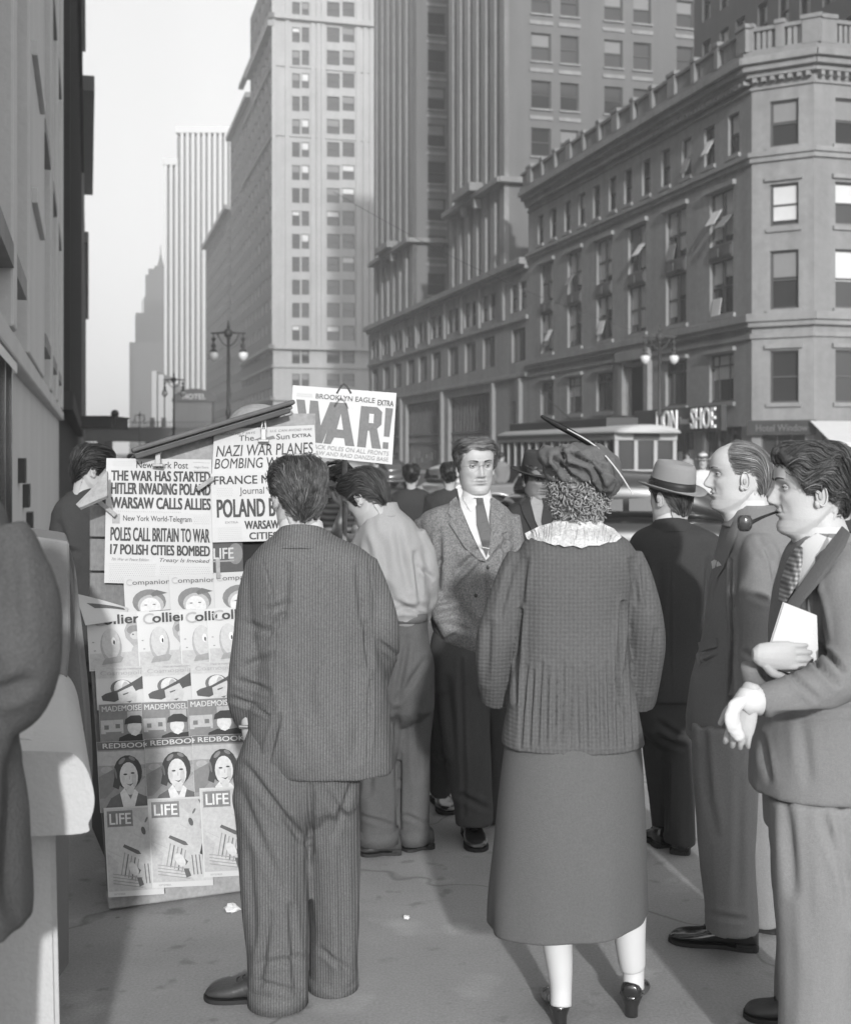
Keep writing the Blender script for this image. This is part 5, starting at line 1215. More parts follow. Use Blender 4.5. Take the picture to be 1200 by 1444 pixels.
        me = bpy.data.meshes.new('hair'); me.from_pydata(v.tolist(), [], Fq); me.update(); me.shade_smooth()
        at = me.attributes.new('tone', 'FLOAT', 'POINT'); at.data.foreach_set('value', np.concatenate(tones))
        return link_mesh('hair', me, s.fg.root, m)
    def brows(s, m, th=1.0):
        V = []; Fq = []
        bm = BM()
        for sx in (-1, 1):
            pts = []
            for q in np.linspace(0, 1, 7):
                x = sx * (.014 + .034 * q); z = .1405 + .006 * math.sin(q * 2.2) - .002 * q
                y = head_surface(np.array([z]), np.array([math.asin(min(1, abs(x) / .075)) * sx]), 0.0, s.nose)[0][1]
                pts.append((x, y + .0012, z, .0036 * th * (1 - .6 * q), .002 * th))
            tube(bm, pts, 6, 2, up=(0, 0, 1))
        v = s.world(np.array([q.co[:] for q in bm.verts])) - np.array(s.fg.root.location)
        for q, c in zip(bm.verts, v): q.co = c
        return obj('eyebrows', bm, m, s.fg.root, True, rel=Vector((0, 0, 0)))
def hand(bm, root_p, palm_dir, side, up_, size=1.0, curl=.4, spread=.12, mirror=1, stub=.05):
    """palm at root_p pointing along palm_dir; side = across the fingers; up_ = back of hand"""
    d = Vector(palm_dir).normalized(); sd = Vector(side); sd = (sd - d * sd.dot(d)).normalized(); n = sd.cross(d) * 1.0
    if n.dot(Vector(up_)) < 0: n = -n
    k = size
    o = Vector(root_p)
    pts = [o - d * (stub + .012) * k, o - d * stub * k, o, o + d * .045 * k, o + d * .082 * k, o + d * .1 * k]
    rings_ = [(.016, .012), (.027, .02), (.033, .018), (.04, .0165), (.04, .013), (.034, .006)]
    tube(bm, [tuple(p) + (a * k, b * k) for p, (a, b) in zip(pts, rings_)], 14, 4, up=sd)
    for i, (off, L, r_) in enumerate(((-.03, .066, .0088), (-.0105, .074, .0092), (.0095, .07, .0088), (.028, .055, .0078))):
        b0 = o + d * .07 * k + sd * off * k * mirror; dd = (d + sd * (spread * (i - 1.5) * mirror)).normalized(); p = b0; P_ = [p]; cu = 0
        segs = (.02, L * .42, L * .32, L * .26)
        for j, sg in enumerate(segs):
            q = dd * math.cos(cu) - n * math.sin(cu); p = p + q * sg * k; P_.append(p); cu += curl * (0.5 if j == 0 else 1)
        tube(bm, [tuple(v) + (r_ * k * w_, r_ * k * w_) for v, w_ in zip(P_, (1.05, 1.08, 1.0, .92, .72))], 10, 3, up=n)
    b0 = o + d * .012 * k - sd * .025 * k * mirror; t1 = (d * .75 - sd * .75 * mirror - n * .25).normalized(); t2 = (d * 1.0 - sd * .3 * mirror - n * .4).normalized()
    P_ = [b0, b0 + t1 * .035 * k, b0 + t1 * .035 * k + t2 * .03 * k, b0 + t1 * .035 * k + t2 * .056 * k]
    tube(bm, [tuple(v) + (r_ * k, r_ * k) for v, r_ in zip(P_, (.0135, .0125, .0105, .0075))], 10, 3)
def shoe(fg, px0, py0, px1, py1, w_px, m, toe='L', dy=0.0, h=.085, name='shoe', yaw=None):
    """a shoe whose sole runs from heel (px0) to toe (px1) at ground row py"""
    a = Vector((P(px0, HY, fg.Y + dy).x, H * F / (py0 - HY), 0)); b = Vector((P(px1, HY, fg.Y + dy).x, H * F / (py1 - HY), 0))
    a.x = (px0 - CX) / F * a.y; b.x = (px1 - CX) / F * b.y
    return shoe_w(fg, a, b, w_px, m, h, name)
def shoe_w(fg, a, b, w, m, h=.085, name='shoe', heel=.03):
    L = (b - a).length; d = (b - a).normalized(); sd = Vector((d.y, -d.x, 0))
    def pt(t, z): return a + d * (L * t) + ZUP * z
    bm = BM(); n = 18
    secs = [(.0, .36, .012, h * .75), (.04, .7, .01, h), (.2, .82, .01, h * 1.05), (.36, .8, .012, h * 1.0), (.5, .85, .014, h * .8), (.66, 1.0, .012, h * .62), (.82, .98, .012, h * .52), (.93, .75, .013, h * .42), (.99, .35, .016, h * .28)]
    C = catmull(secs, 4); rr = []
    for t, ww, z0, z1 in C:
        c = pt(t, (z0 + z1) / 2); rx = ww * w / 2; rz = (z1 - z0) / 2
        rr.append([c + sd * (rx * math.copysign(abs(math.cos(q)) ** .8, math.cos(q))) + ZUP * (rz * math.copysign(abs(math.sin(q)) ** .8, math.sin(q))) for q in [2 * math.pi * j / n for j in range(n)]])
    rings(bm, rr)
    o = obj(name, bm, m, fg.root, True)
    bm = BM(); prof = [(.0, .5), (.08, .85), (.25, .85), (.45, .78), (.7, 1.06), (.87, 1.02), (.96, .75), (1.01, .3)]
    C = catmull(prof, 4); lo = [pt(t, 0.001) + sd * (ww * w / 2) for t, ww in C] + [pt(t, 0.001) - sd * (ww * w / 2) for t, ww in C[::-1]]
    rings(bm, [lo, [p + ZUP * .013 for p in lo]]); box(bm, pt(.13, .012), (L * .24, w * .8, .024), (d, ZUP.cross(d)), bev=.004)
    q = obj('sole', bm, mat('shoe_sole', .025, .7), o, rel=fg.root.location)
    bm = BM()
    for t in (.46, .53, .6):
        bm2 = [tuple(pt(t, h * (1.02 - (t - .36) * 1.25)) + sd * (w * .16)) + (.002,), tuple(pt(t + .01, h * (1.05 - (t - .36) * 1.25))) + (.0022,), tuple(pt(t, h * (1.02 - (t - .36) * 1.25)) - sd * (w * .16)) + (.002,)]; tube(bm, bm2, 6, 3)
    obj('shoe_lace', bm, mat('shoe_lace', .03), o, rel=fg.root.location)
    return o
# ------------------------------------------------------------------ people: fabrics
WV = dict(bump=.35, bscale=420)
C_herr = mat('grey_striped_suiting', .14, .9, .1, 4, fine=.55, fscale=210, stripe=[(0, .0085, .5, 3.0)], **WV)
C_shirt = mat('khaki_work_shirt', .33, .85, .08, 5, fine=.12, fscale=170, **WV)
C_denim = mat('faded_work_trousers', .1, .9, .25, 4, fine=.3, fscale=170, **WV)
C_tweed = mat('flecked_tweed', .2, .95, .1, 5, .5, 260, fine=.95, fscale=150)
C_darkt = mat('dark_flannel', .075, .9, .12, 4, fine=.3, fscale=170, **WV)
C_knit = mat('ribbed_knit', .105, .95, .1, 4, .16, 200, fine=.3, fscale=170, stripe=[(0, .0125, .16, 1.0), (2, .0125, .03, 1.0)])
C_skirt = mat('plain_wool_skirt', .122, .9, .06, 3, fine=.22, fscale=170, **WV)
C_black = mat('black_suiting', .04, .85, .15, 4, fine=.3, fscale=170, **WV)
C_grey = mat('smooth_grey_suiting', .2, .85, .07, 4, fine=.16, fscale=170, **WV)
C_light = mat('light_grey_trousers', .23, .88, .07, 4, fine=.2, fscale=170, **WV)
C_mid = mat('mid_grey_suiting', .2, .88, .07, 4, fine=.18, fscale=170, **WV)
C_char = mat('charcoal_overcoat', .075, .95, .15, 4, .4, 150, fine=.4, fscale=200)
C_white = mat('white_cotton', .62, .8, .04, 5, .15, 200)
C_stock = mat('white_stocking', .6, .6, .04, 10)
C_lace = mat('white_lace', .64, .9, .3, 60, .8, 160, fine=.3, fscale=120)
C_tie = mat('grey_silk_tie', .09, .5, .15, 8, .2, 300)
C_tiech = mat('checked_tie', .22, .6, .1, 8, .2, 300, stripe=[(0, .012, .8, 1.0), (2, .012, .8, 1.0)])
C_shoe = mat('polished_black_leather', .02, .22, .3, 10, .1, 60, spec=.6, coat=.5)
C_shoe2 = mat('worn_brown_leather', .06, .45, .4, 12, .2, 80)
C_felt = mat('light_felt', .26, .95, .06, 6, .2, 300, fine=.12, fscale=300)
C_felt2 = mat('dark_felt', .04, .95, .1, 6, .2, 300, fine=.12, fscale=300)
C_felt3 = mat('mid_grey_felt', .125, .95, .15, 9, .4, 200, fine=.25, fscale=260)
C_band = mat('hat_ribbon', .02, .5, .1, 30)
def hairm(nm, v):
    if nm in MATS: return MATS[nm]
    m = mat(nm, v, .38, .4, 40, .3, 300, spec=.4, stretch=(1, 1, .35), fine=.3, fscale=300); n = m.node_tree; b = n.nodes['Principled BSDF']; l = b.inputs['Base Color'].links[0].from_socket
    at = n.nodes.new('ShaderNodeAttribute'); at.attribute_name = 'tone'; mu = n.nodes.new('ShaderNodeMath'); mu.operation = 'MULTIPLY'
    n.links.new(l, mu.inputs[0]); n.links.new(at.outputs['Fac'], mu.inputs[1]); n.links.new(mu.outputs[0], b.inputs['Base Color']); m['v'] = v
    return m
def plain_hair(nm, v): return mat(nm, v, .5, .4, 60, .3, 300, spec=.4)
HR_wavy = hairm('wavy_brown_hair', .065); HR_dark = hairm('dark_hair', .04); HR_mid = hairm('brown_hair', .06); HR_fair = hairm('fair_hair', .1); HR_grey = hairm('greying_hair', .17); HR_black = hairm('black_hair', .015)
def core_body(hd, fg, nx, ny, hip_y, w_px=45, extra=0.0):
    """hidden trunk and legs so the body is one figure inside its clothes"""
    bm = BM(); a = fg.w(nx, ny, extra); hip = fg.w(nx, hip_y, extra); k = .45
    tube(bm, [tuple(a) + (.045, .045), tuple(a - ZUP * .1) + (.08, .06), tuple((a + hip) / 2) + (.1, .07), tuple(hip) + (.1, .07)], 12, 3)
    hd.add_bm(bm, 0, world=True)
def collar_ring(fg, name, cx, rows, m, dy=0.0, tilt=0.0):
    """rows: (py, half width px, depth m); tilt raises the back (away side when positive)"""
    bm = BM(); rr = []
    C = catmull([r for r in rows], 4) if len(rows) > 2 else np.array(rows)
    for py, hw, ry in C:
        c = fg.w(cx, py, dy); rr.append([c + Vector((hw * fg.k * math.cos(q), ry * math.sin(q), tilt * math.sin(q))) for q in [2 * math.pi * i / 28 for i in range(28)]])
    inner = [[p + (fg.w(cx, 700, dy) - p) * Vector((1, 1, 0)).length * 0 + Vector(((fg.w(cx, 0, dy).x - p.x) * .1, (fg.Y + dy - p.y) * .1, 0)) for p in r] for r in rr]
    rings(bm, rr + inner[::-1], cap=False)
    bmesh.ops.recalc_face_normals(bm, faces=bm.faces)
    return obj(name, bm, m, fg.root, True)

# ---------- man in the grey striped suit, back to us at the newsstand
f = Fg(3.85, 425, 'man in a grey striped suit, back turned, reading the newsstand, hand in his pocket')
b = BM()
f.loft(b, [(746, 398, 456, .055, -.0), (757, 384, 474, .085, 0), (772, 365, 506, .115, 0), (795, 350, 530, .13, 0), (840, 350, 538, .135, 0), (900, 356, 536, .13, 0), (960, 356, 543, .135, 0), (1020, 352, 551, .15, 0), (1060, 360, 556, .155, 0), (1086, 378, 556, .15, 0)], e=2.3)
f.t(b, [(372, 792, 0, 26), (364, 840, 0, 28), (359, 880, 0, 27), (353, 930, -.02, 27), (347, 975, -.01, 25), (348, 1005, .03, 22), (358, 1030, .06, 17)])
f.t(b, [(505, 795, 0, 28), (522, 840, 0, 29), (535, 885, -.01, 28), (538, 915, .04, 25), (530, 950, .1, 22), (520, 985, .14, 20)])
cr = [((478, 775), (480, 1075), 1.4, .0025), ((368, 785), (392, 860), 1.6, .003), ((392, 860), (385, 960), 1.6, .003), ((520, 790), (528, 850), 1.6, .003), ((440, 780), (436, 1060), 9, .002), ((398, 940), (420, 1070), 8, .004), ((520, 975), (500, 1070), 8, .004), ((521, 960), (519, 1070), 2.2, .008), ((405, 800), (398, 880), 6, .006), ((398, 868), (372, 905), 5, .006), ((345, 940), (385, 925), 5, .006), ((335, 960), (380, 975), 4, .007), ((328, 985), (372, 1000), 3.5, .006), ((505, 800), (512, 880), 5, .006), ((515, 880), (520, 940), 4, .008), ((535, 905), (560, 925), 3, .005),
      ((395, 1010), (375, 1080), 4, .008), ((360, 1000), (380, 1010), 2, .01), ((430, 900), (425, 1060), 14, .004), ((500, 905), (500, 1060), 10, .004), ((440, 1000), (470, 1080), 12, .004), ((378, 860), (410, 850), 4, .005), ((345, 880), (380, 890), 5, .004)]
jk = f.cloth('jacket', b, C_herr, .0075, 5, cr, .004, (8, 8, 3), seed=1)
b = BM()
f.loft(b, [(1010, 355, 508, .1, 0), (1060, 340, 506, .13, 0), (1110, 332, 506, .125, 0), (1135, 333, 505, .11, 0)], hip=True)
f.t(b, [(380, 1090, 0, 48, .12), (384, 1200, 0, 49, .11), (390, 1300, -.01, 46, .1), (392, 1370, -.01, 42, .1), (392, 1412, -.01, 41, .1)])
f.t(b, [(463, 1090, .02, 43, .11), (470, 1200, .06, 37, .1), (473, 1300, .1, 36, .095), (470, 1392, .12, 34, .09)])
cr = [((345, 1080), (430, 1190), 5, .008), ((335, 1110), (400, 1260), 6, .006), ((438, 1110), (437, 1200), 5, .012), ((380, 1290), (365, 1390), 5, .007), ((410, 1280), (418, 1400), 5, .007), ((360, 1385), (425, 1400), 4, .006), ((450, 1340), (495, 1370), 4, .006), ((455, 1110), (490, 1160), 5, .006), ((500, 1100), (470, 1180), 4, .005), ((365, 1360), (430, 1350), 5, .005), ((480, 1200), (485, 1380), 5, .005), ((350, 1200), (360, 1330), 6, .005)]
tr = f.cloth('trousers', b, C_herr, .008, 4, cr, .006, (9, 9, 2.5), seed=4)
b = BM(); f.t(b, [(392, 1388, -.01, 42.5, .103), (392, 1414, -.01, 43, .105)], 28, 1); obj('turn_up', b, C_herr, f.root, True)
b = BM(); f.t(b, [(470, 1372, .12, 35.5, .093), (470, 1394, .12, 36, .094)], 28, 1); obj('turn_up', b, C_herr, f.root, True)
collar_ring(f, 'shirt_collar', 425, [(737, 30, .066), (748, 32, .07), (764, 34, .074)], C_white, tilt=-.022)
collar_ring(f, 'jacket_collar', 426, [(747, 32, .078), (752, 37, .086), (762, 44, .098), (774, 50, .112), (779, 51, .116)], C_herr, tilt=-.022)
shoe(f, 405, 1412, 290, 1407, .1, C_shoe2); shoe(f, 478, 1400, 474, 1370, .1, C_shoe2)
h = Head(f, 421, 697, 0, 24, -4, scale=1.0, skin=.5)
core_body(h, f, 426, 770, 1080)
b = BM(); a = f.w(352, 1022, -.01); tube(b, [tuple(a + ZUP * .06) + (.024, .024), tuple(a) + (.026, .022), tuple(a - ZUP * .05 + Vector((.01, .02, 0))) + (.034, .02)], 12, 3); h.add_bm(b, 0, world=True)
h.build(); h.hair(HR_wavy, side=.085, back=.03, th=.012, n=7000, flow='back', wave=.45, length=.038, r=.0009, top=1.6, seed=3, rough=.009)
b = BM(); a = f.w(343, 1025, -.035); tube(b, [tuple(a + Vector((-.012, 0, 0))) + (.006, .004), tuple(a + Vector((.016, -.006, 0))) + (.006, .004)], 8, 1); obj('wrist_watch', b, mat('watch_steel', .7, .2, metal=.9), f.root)

# ---------- man in the light work shirt, head bowed
f = Fg(5.3, 560, 'young man in a light shirt and dark trousers, head bowed, reading beside the newsstand')
b = BM()
f.loft(b, [(716, 522, 560, .055, 0), (728, 512, 572, .085, 0), (745, 505, 588, .115, 0), (775, 502, 600, .13, 0), (815, 506, 606, .135, 0), (850, 520, 606, .135, 0), (868, 536, 602, .13, 0), (880, 545, 600, .12, 0)], e=2.3)
f.t(b, [(585, 752, 0, 16), (598, 785, 0, 18), (604, 820, .0, 16), (604, 848, .04, 14), (594, 868, .1, 13)])
f.t(b, [(515, 752, 0, 16), (502, 790, .05, 17), (497, 830, .1, 15), (500, 850, .2, 14)])
cr = [((560, 745), (575, 830), 5, .006), ((540, 760), (548, 850), 6, .005), ((545, 862), (600, 855), 4, .008), ((550, 845), (580, 862), 4, .007), ((590, 800), (610, 815), 3, .006), ((520, 800), (560, 850), 6, .006), ((585, 780), (592, 850), 3.5, .008), ((565, 850), (600, 870), 3, .007)]
sh_ = f.cloth('shirt', b, C_shirt, .008, 4, cr, .008, (9, 9, 5), seed=11)
b = BM()
f.loft(b, [(866, 546, 602, .11, 0), (890, 540, 603, .125, 0), (930, 526, 611, .14, 0), (970, 518, 613, .14, 0), (1000, 515, 612, .12, 0)], hip=True)
f.t(b, [(545, 960, 0, 28, .1), (540, 1020, 0, 28, .09), (532, 1090, -.02, 29, .09), (533, 1150, -.02, 29, .09), (533, 1186, -.02, 29, .09)])
f.t(b, [(586, 960, .05, 27, .1), (586, 1020, .05, 25, .09), (583, 1090, .06, 22, .08), (583, 1150, .06, 21, .08), (583, 1184, .06, 22, .08)])
cr = [((575, 900), (560, 985), 4, .008), ((600, 930), (560, 990), 4, .006), ((560, 1000), (562, 1170), 4, .01), ((510, 1150), (555, 1165), 3, .006), ((570, 1150), (600, 1162), 3, .006), ((525, 1020), (520, 1120), 5, .006), ((585, 1010), (590, 1100), 5, .005)]
f.cloth('trousers', b, C_denim, .008, 4, cr, .007, (10, 10, 4), seed=14)
b = BM(); f.loft(b, [(862, 545, 603, .128, 0), (874, 544, 603, .13, 0)], n=30, m=2); obj('belt', b, mat('leather_belt', .12, .6), f.root, True)
for r_ in (((533, 1168), 29.5, -.02), ((583, 1166), 22.5, .06)):
    b = BM(); (cx_, cy_), rp, dy_ = r_; f.t(b, [(cx_, cy_, dy_, rp + .5, .094), (cx_, cy_ + 20, dy_, rp + 1, .096)], 24, 1); obj('turn_up', b, C_denim, f.root, True)
shoe(f, 566, 1203, 507, 1205, .1, C_shoe2); shoe(f, 610, 1194, 566, 1199, .1, C_shoe2)
collar_ring(f, 'shirt_collar', 541, [(708, 19, .062), (716, 22, .07), (727, 28, .085)], C_shirt)
h = Head(f, 515, 700, 0, 62, -30, scale=1.02, skin=.42)
b = BM(); f.t(b, [(522, 708, 0, 16, .052), (535, 720, 0, 18, .055), (545, 735, 0, 20, .06)]); h.add_bm(b, 0, world=True)
core_body(h, f, 545, 745, 900); h.build(); h.hair(HR_dark, side=.08, back=.035, th=.009, n=3800, flow='back', wave=.3, length=.06, r=.001, top=1.7, seed=5)

# ---------- man in the tweed jacket facing us
f = Fg(5.5, 665, 'young man in a flecked tweed jacket, pale shirt and tie, walking towards the camera')
b = BM()
f.loft(b, [(700, 652, 690, .05, 0), (708, 640, 702, .08, 0), (718, 606, 716, .105, 0), (732, 590, 724, .12, 0), (760, 592, 728, .13, 0), (800, 604, 722, .13, 0), (840, 610, 718, .125, 0), (880, 608, 728, .135, 0), (905, 622, 735, .135, 0), (918, 645, 735, .13, 0)], e=2.4)
f.t(b, [(601, 733, 0, 18), (599, 765, 0, 19), (606, 800, -.01, 19), (615, 835, -.03, 19), (626, 865, -.08, 18), (640, 893, -.1, 16)])
f.t(b, [(716, 728, 0, 18), (722, 765, 0, 19), (728, 810, 0, 18), (730, 860, -.05, 17)])
cr = [((684, 770), (640, 810), 5, .01), ((682, 790), (640, 840), 5, .008), ((688, 780), (650, 770), 4, .006), ((690, 790), (720, 760), 4, .007), ((620, 750), (618, 830), 4, .009), ((600, 800), (625, 790), 4, .005), ((612, 850), (640, 845), 4, .008), ((618, 868), (650, 860), 4, .008), ((630, 880), (665, 890), 4, .006), ((686, 790), (690, 900), 2.2, .008), ((712, 750), (712, 830), 3, .008), ((640, 840), (680, 900), 7, .006)]
jk = f.cloth('jacket', b, C_tweed, .0075, 4, cr, .005, (9, 9, 5), seed=21)
B_ = [f.bvh(jk)]
f.patch(B_, [(660, 690), (652, 686), (645, 690), (650, 715), (662, 745), (676, 775), (685, 790), (690, 785), (691, 760), (689, 730), (691, 712), (690, 700), (678, 704)], C_white, 'shirt_front', .004, .003, .008)
f.patch(B_, [(668, 702), (681, 702), (683, 712), (691, 745), (691, 765), (686, 786), (680, 770), (672, 740), (671, 712)], C_tie, 'tie', .009, .006, .008)
f.patch(B_, [(643, 700), (649, 712), (660, 745), (675, 775), (686, 792), (676, 790), (655, 772), (640, 748), (633, 738), (642, 735), (632, 724), (634, 708)], C_tweed, 'lapel', .004, .006, .008)
f.patch(B_, [(694, 700), (692, 720), (692, 750), (689, 775), (687, 790), (697, 775), (708, 750), (712, 738), (704, 734), (713, 724), (706, 708)], C_tweed, 'lapel', .004, .006, .008)
f.patch(B_, [(703, 748), (719, 744), (719, 749), (704, 753)], C_tweed, 'breast_pocket', .003, .003, .006)
for (x, y) in ((688, 800), (671, 840)):
    b = BM(); hit = B_[0].ray_cast(Vector((0, 0, H)), (f.w(x, y) - Vector((0, 0, H))).normalized()); ellipsoid(b, hit[0], (.009, .004, .009), nu=12, nv=6); obj('button', b, mat('dark_button', .04, .3), f.root, True)
b = BM(); f.t(b, [(680, 772, -.142, 1.2), (690, 774, -.142, 1.2)], 8, 1); obj('tie_clip', b, mat('clip_steel', .5), f.root)
b = BM()
f.loft(b, [(890, 612, 722, .1, 0), (920, 606, 722, .125, 0), (970, 608, 722, .12, 0)], hip=True)
f.t(b, [(655, 930, 0, 42, .12), (654, 1000, -.02, 38, .105), (660, 1080, -.03, 32, .095), (667, 1130, -.03, 28, .09), (668, 1160, -.03, 27, .09)])
f.t(b, [(700, 930, .05, 32, .11), (705, 1040, .15, 26, .09), (640, 1060, .3, 20, .08), (624, 1108, .42, 17, .07)][:2] + [(700, 1100, .2, 24, .08), (698, 1150, .25, 22, .08)])
f.t(b, [(640, 940, .02, 30, .1), (630, 1020, .12, 24, .09), (622, 1080, .3, 19, .075), (622, 1112, .4, 17, .07)])
cr = [((650, 930), (655, 1150), 3, .006), ((630, 960), (640, 1060), 6, .007), ((645, 1120), (685, 1140), 4, .007), ((612, 1060), (635, 1080), 3, .006)]
f.cloth('trousers', b, C_darkt, .008, 4, cr, .006, (9, 9, 3), seed=24)
shoe_w(f, f.w(662, HY, .1) - ZUP * H, f.w(674, HY, -.2) - ZUP * H, .1, C_shoe)
b = BM(); 
bm_root = f.root.location.copy()
sr = shoe_w(f, f.w(616, HY, .62) - ZUP * H + ZUP * 0, f.w(634, HY, .34) - ZUP * H, .095, C_shoe)
h = Head(f, 670, 657, 0, 194, -4, 2, 1.05, skin=.45, nose=.95, opn=.8)
core_body(h, f, 672, 725, 900); b = BM(); f.t(b, [(668, 680, .01, 17, .055), (670, 700, 0, 18, .058), (671, 715, 0, 20, .06)]); h.add_bm(b, 0, world=True)
h.build(); h.hair(HR_fair, front=.186, side=.1, back=.04, th=.01, n=4000, flow='side', wave=.25, length=.06, r=.001, top=2.2, seed=7, part=.03)
h.brows(plain_hair('brow_hair', .05), 1.0)
f.patch(B_, [(650, 690), (657, 687), (671, 702), (672, 712), (664, 722), (654, 706)], C_white, 'collar_point', .012, .005, .006); f.patch(B_, [(690, 694), (692, 700), (689, 714), (684, 722), (679, 711), (678, 703)], C_white, 'collar_point', .012, .005, .006)
collar_ring(f, 'shirt_collar', 672, [(688, 19, .062), (696, 20.5, .066), (705, 23, .07)], C_white)
# rimless spectacles
b = BM()
for sx in (-1, 1):
    c = [(sx * .031 + .0215 * math.cos(q), .097 - abs(math.cos(q)) * .002, .119 + .0165 * math.sin(q)) for q in np.linspace(0, 2 * math.pi, 17)]
    tube(b, [tuple(h.M @ Vector(p)) + (.0006,) for p in c], 5, 1, cap=False)
    tube(b, [tuple(h.M @ Vector((sx * .052, .094, .122))) + (.0009,), tuple(h.M @ Vector((sx * .07, .07, .12))) + (.0009,), tuple(h.M @ Vector((sx * .08, -.005, .112))) + (.0009,)], 5, 2)
tube(b, [tuple(h.M @ Vector((-.0095, .098, .122))) + (.0009,), tuple(h.M @ Vector((0, .101, .126))) + (.0009,), tuple(h.M @ Vector((.0095, .098, .122))) + (.0009,)], 5, 2)
obj('spectacles', b, mat('spectacle_wire', .3, .3, metal=.9), f.root)

# ---------- woman with the feathered hat
f = Fg(3.75, 810, 'woman from behind in a ribbed knit jacket, long skirt and feathered hat, lace collar')
b = BM()
f.loft(b, [(738, 782, 844, .06, 0), (748, 765, 862, .09, 0), (760, 742, 884, .12, 0), (785, 728, 896, .135, 0), (830, 724, 890, .135, 0), (870, 727, 883, .13, 0), (930, 727, 888, .13, 0), (980, 719, 896, .145, 0), (1020, 711, 904, .16, 0), (1048, 707, 908, .165, 0)], e=2.3)
f.t(b, [(738, 782, 0, 22), (727, 815, 0, 27), (712, 860, 0, 28), (700, 905, .02, 29), (698, 945, .06, 27), (703, 985, .12, 25)])
f.t(b, [(884, 782, 0, 22), (894, 815, 0, 26), (906, 860, 0, 27), (912, 905, .02, 27), (906, 950, .06, 27), (898, 988, .12, 26)])
rib = [((730 + k * 10.5 + (2 if k % 2 else 0), 935 + 6 * (k % 3)), (722 + k * 11.6, 1052), 2.6, .0055) for k in range(1, 16)]
cr = [((735, 860), (728, 990), 3, .014), ((878, 850), (868, 960), 3, .014), ((868, 960), (880, 1010), 3, .01), ((722, 800), (705, 870), 4, .006), ((742, 790), (735, 850), 4, .006), ((890, 790), (898, 850), 4, .006), ((905, 800), (915, 860), 4, .005), ((690, 880), (685, 960), 5, .006), ((925, 890), (915, 975), 4, .006)] + rib
jk = f.cloth('knit_jacket', b, C_knit, .0065, 4, cr, .003, (7, 7, 3), seed=31)
f.patch([f.bvh(jk)], [(740, 752), (760, 742), (785, 735), (815, 735), (845, 736), (865, 745), (876, 757), (868, 764), (855, 765), (845, 769), (830, 769), (820, 773), (808, 769), (795, 771), (785, 766), (782, 769), (765, 763), (752, 763), (743, 760)], C_lace, 'lace_collar', .006, .008, .007)
collar_ring(f, 'collar_band', 814, [(733, 33, .075), (742, 40, .088), (752, 52, .105), (760, 62, .122)], C_lace)
b = BM()
C = catmull([(1015, 722, 893, .15), (1050, 712, 903, .165), (1120, 703, 908, .185), (1200, 695, 911, .2), (1265, 688, 912, .205), (1290, 687, 912, .205)], 8); rr = []
for i, (py, a_, c_, ry) in enumerate(C):
    t_ = i / (len(C) - 1); n_ = 72; ring = []; c0_ = f.w((a_ + c_) / 2, py); rx = (c_ - a_) / 2 * f.k
    for j in range(n_):
        q = 2 * math.pi * j / n_; w_ = 1 + t_ * t_ * (.028 * math.sin(5 * q + 1) + .018 * math.sin(9 * q))
        hem = (-.035 * (math.cos(q + .2) * -1) * .5 - .02 * math.sin(q)) * max(0, (t_ - .8) / .2)
        ring.append(c0_ + Vector((rx * w_ * math.cos(q), ry * w_ * math.sin(q), -hem if False else (.02 * math.cos(q) - .012) * max(0, (t_ - .75) / .25))))
    rr.append(ring)
inner = [[c.lerp(Vector((f.w(800, 0).x, f.Y, c.z)), .03) for c in r] for r in rr[::-1]]
rings(b, rr + inner, cap=False); sk = obj('skirt', b, C_skirt, f.root, True)
for i, (xt, xb, y1, dy) in enumerate(((785, 791, 1412, -.06), (888, 893, 1388, .04))):
    b = BM(); f.t(b, [(xt, 1270, dy, 24, .055), (xt, 1320, dy, 22, .052), ((xt + xb) / 2 + 1, 1360, dy, 18.5, .042), (xb, 1392 if i == 0 else 1370, dy, 15.5, .036), (xb, y1 + 6, dy - .01, 15, .036)], 18)
    obj('stocking', b, C_stock, f.root, True)
def pump(fg, px, py, Y0, dirx, diry, m, L=.235, w=.078):
    a = Vector(((px - CX) / F * Y0, Y0, 0)); d = Vector((dirx, diry, 0)).normalized(); sd = Vector((d.y, -d.x, 0)); bm = BM(); rr = []
    secs = [(0, .55, .05, .098), (.05, .8, .048, .106), (.2, .85, .042, .1), (.4, .8, .025, .078), (.6, .9, .008, .058), (.78, 1.0, .004, .045), (.92, .8, .004, .036), (1.0, .3, .006, .024)]
    for t, ww, z0, z1 in catmull(secs, 4):
        c = a + d * (L * t) + ZUP * ((z0 + z1) / 2); rr.append([c + sd * (ww * w / 2 * math.copysign(abs(math.cos(q)) ** .8, math.cos(q))) + ZUP * ((z1 - z0) / 2 * math.sin(q)) for q in [2 * math.pi * j / 18 for j in range(18)]])
    rings(bm, rr); o = obj('court_shoe', bm, m, fg.root, True)
    bm = BM(); c = a + d * .025
    rings(bm, [[c + d * (.0 + r_ * math.cos(q) + o_) + sd * (r_ * 1.05 * math.sin(q)) + ZUP * z for q in [2 * math.pi * j / 14 for j in range(14)]] for z, r_, o_ in ((.0, .019, -.004), (.008, .019, -.004), (.03, .02, -.002), (.055, .03, .004), (.065, .034, .006))])
    obj('heel', bm, m, o, True, rel=fg.root.location)
pump(f, 791, 1450, H * F / (1452 - HY), -.03, 1, C_shoe); pump(f, 889, 1437, H * F / (1437 - HY), .3, 1, C_shoe)
h = Head(f, 816, 688, 0, -8, -2, scale=1.0, skin=.5); core_body(h, f, 812, 770, 1000); h.build()
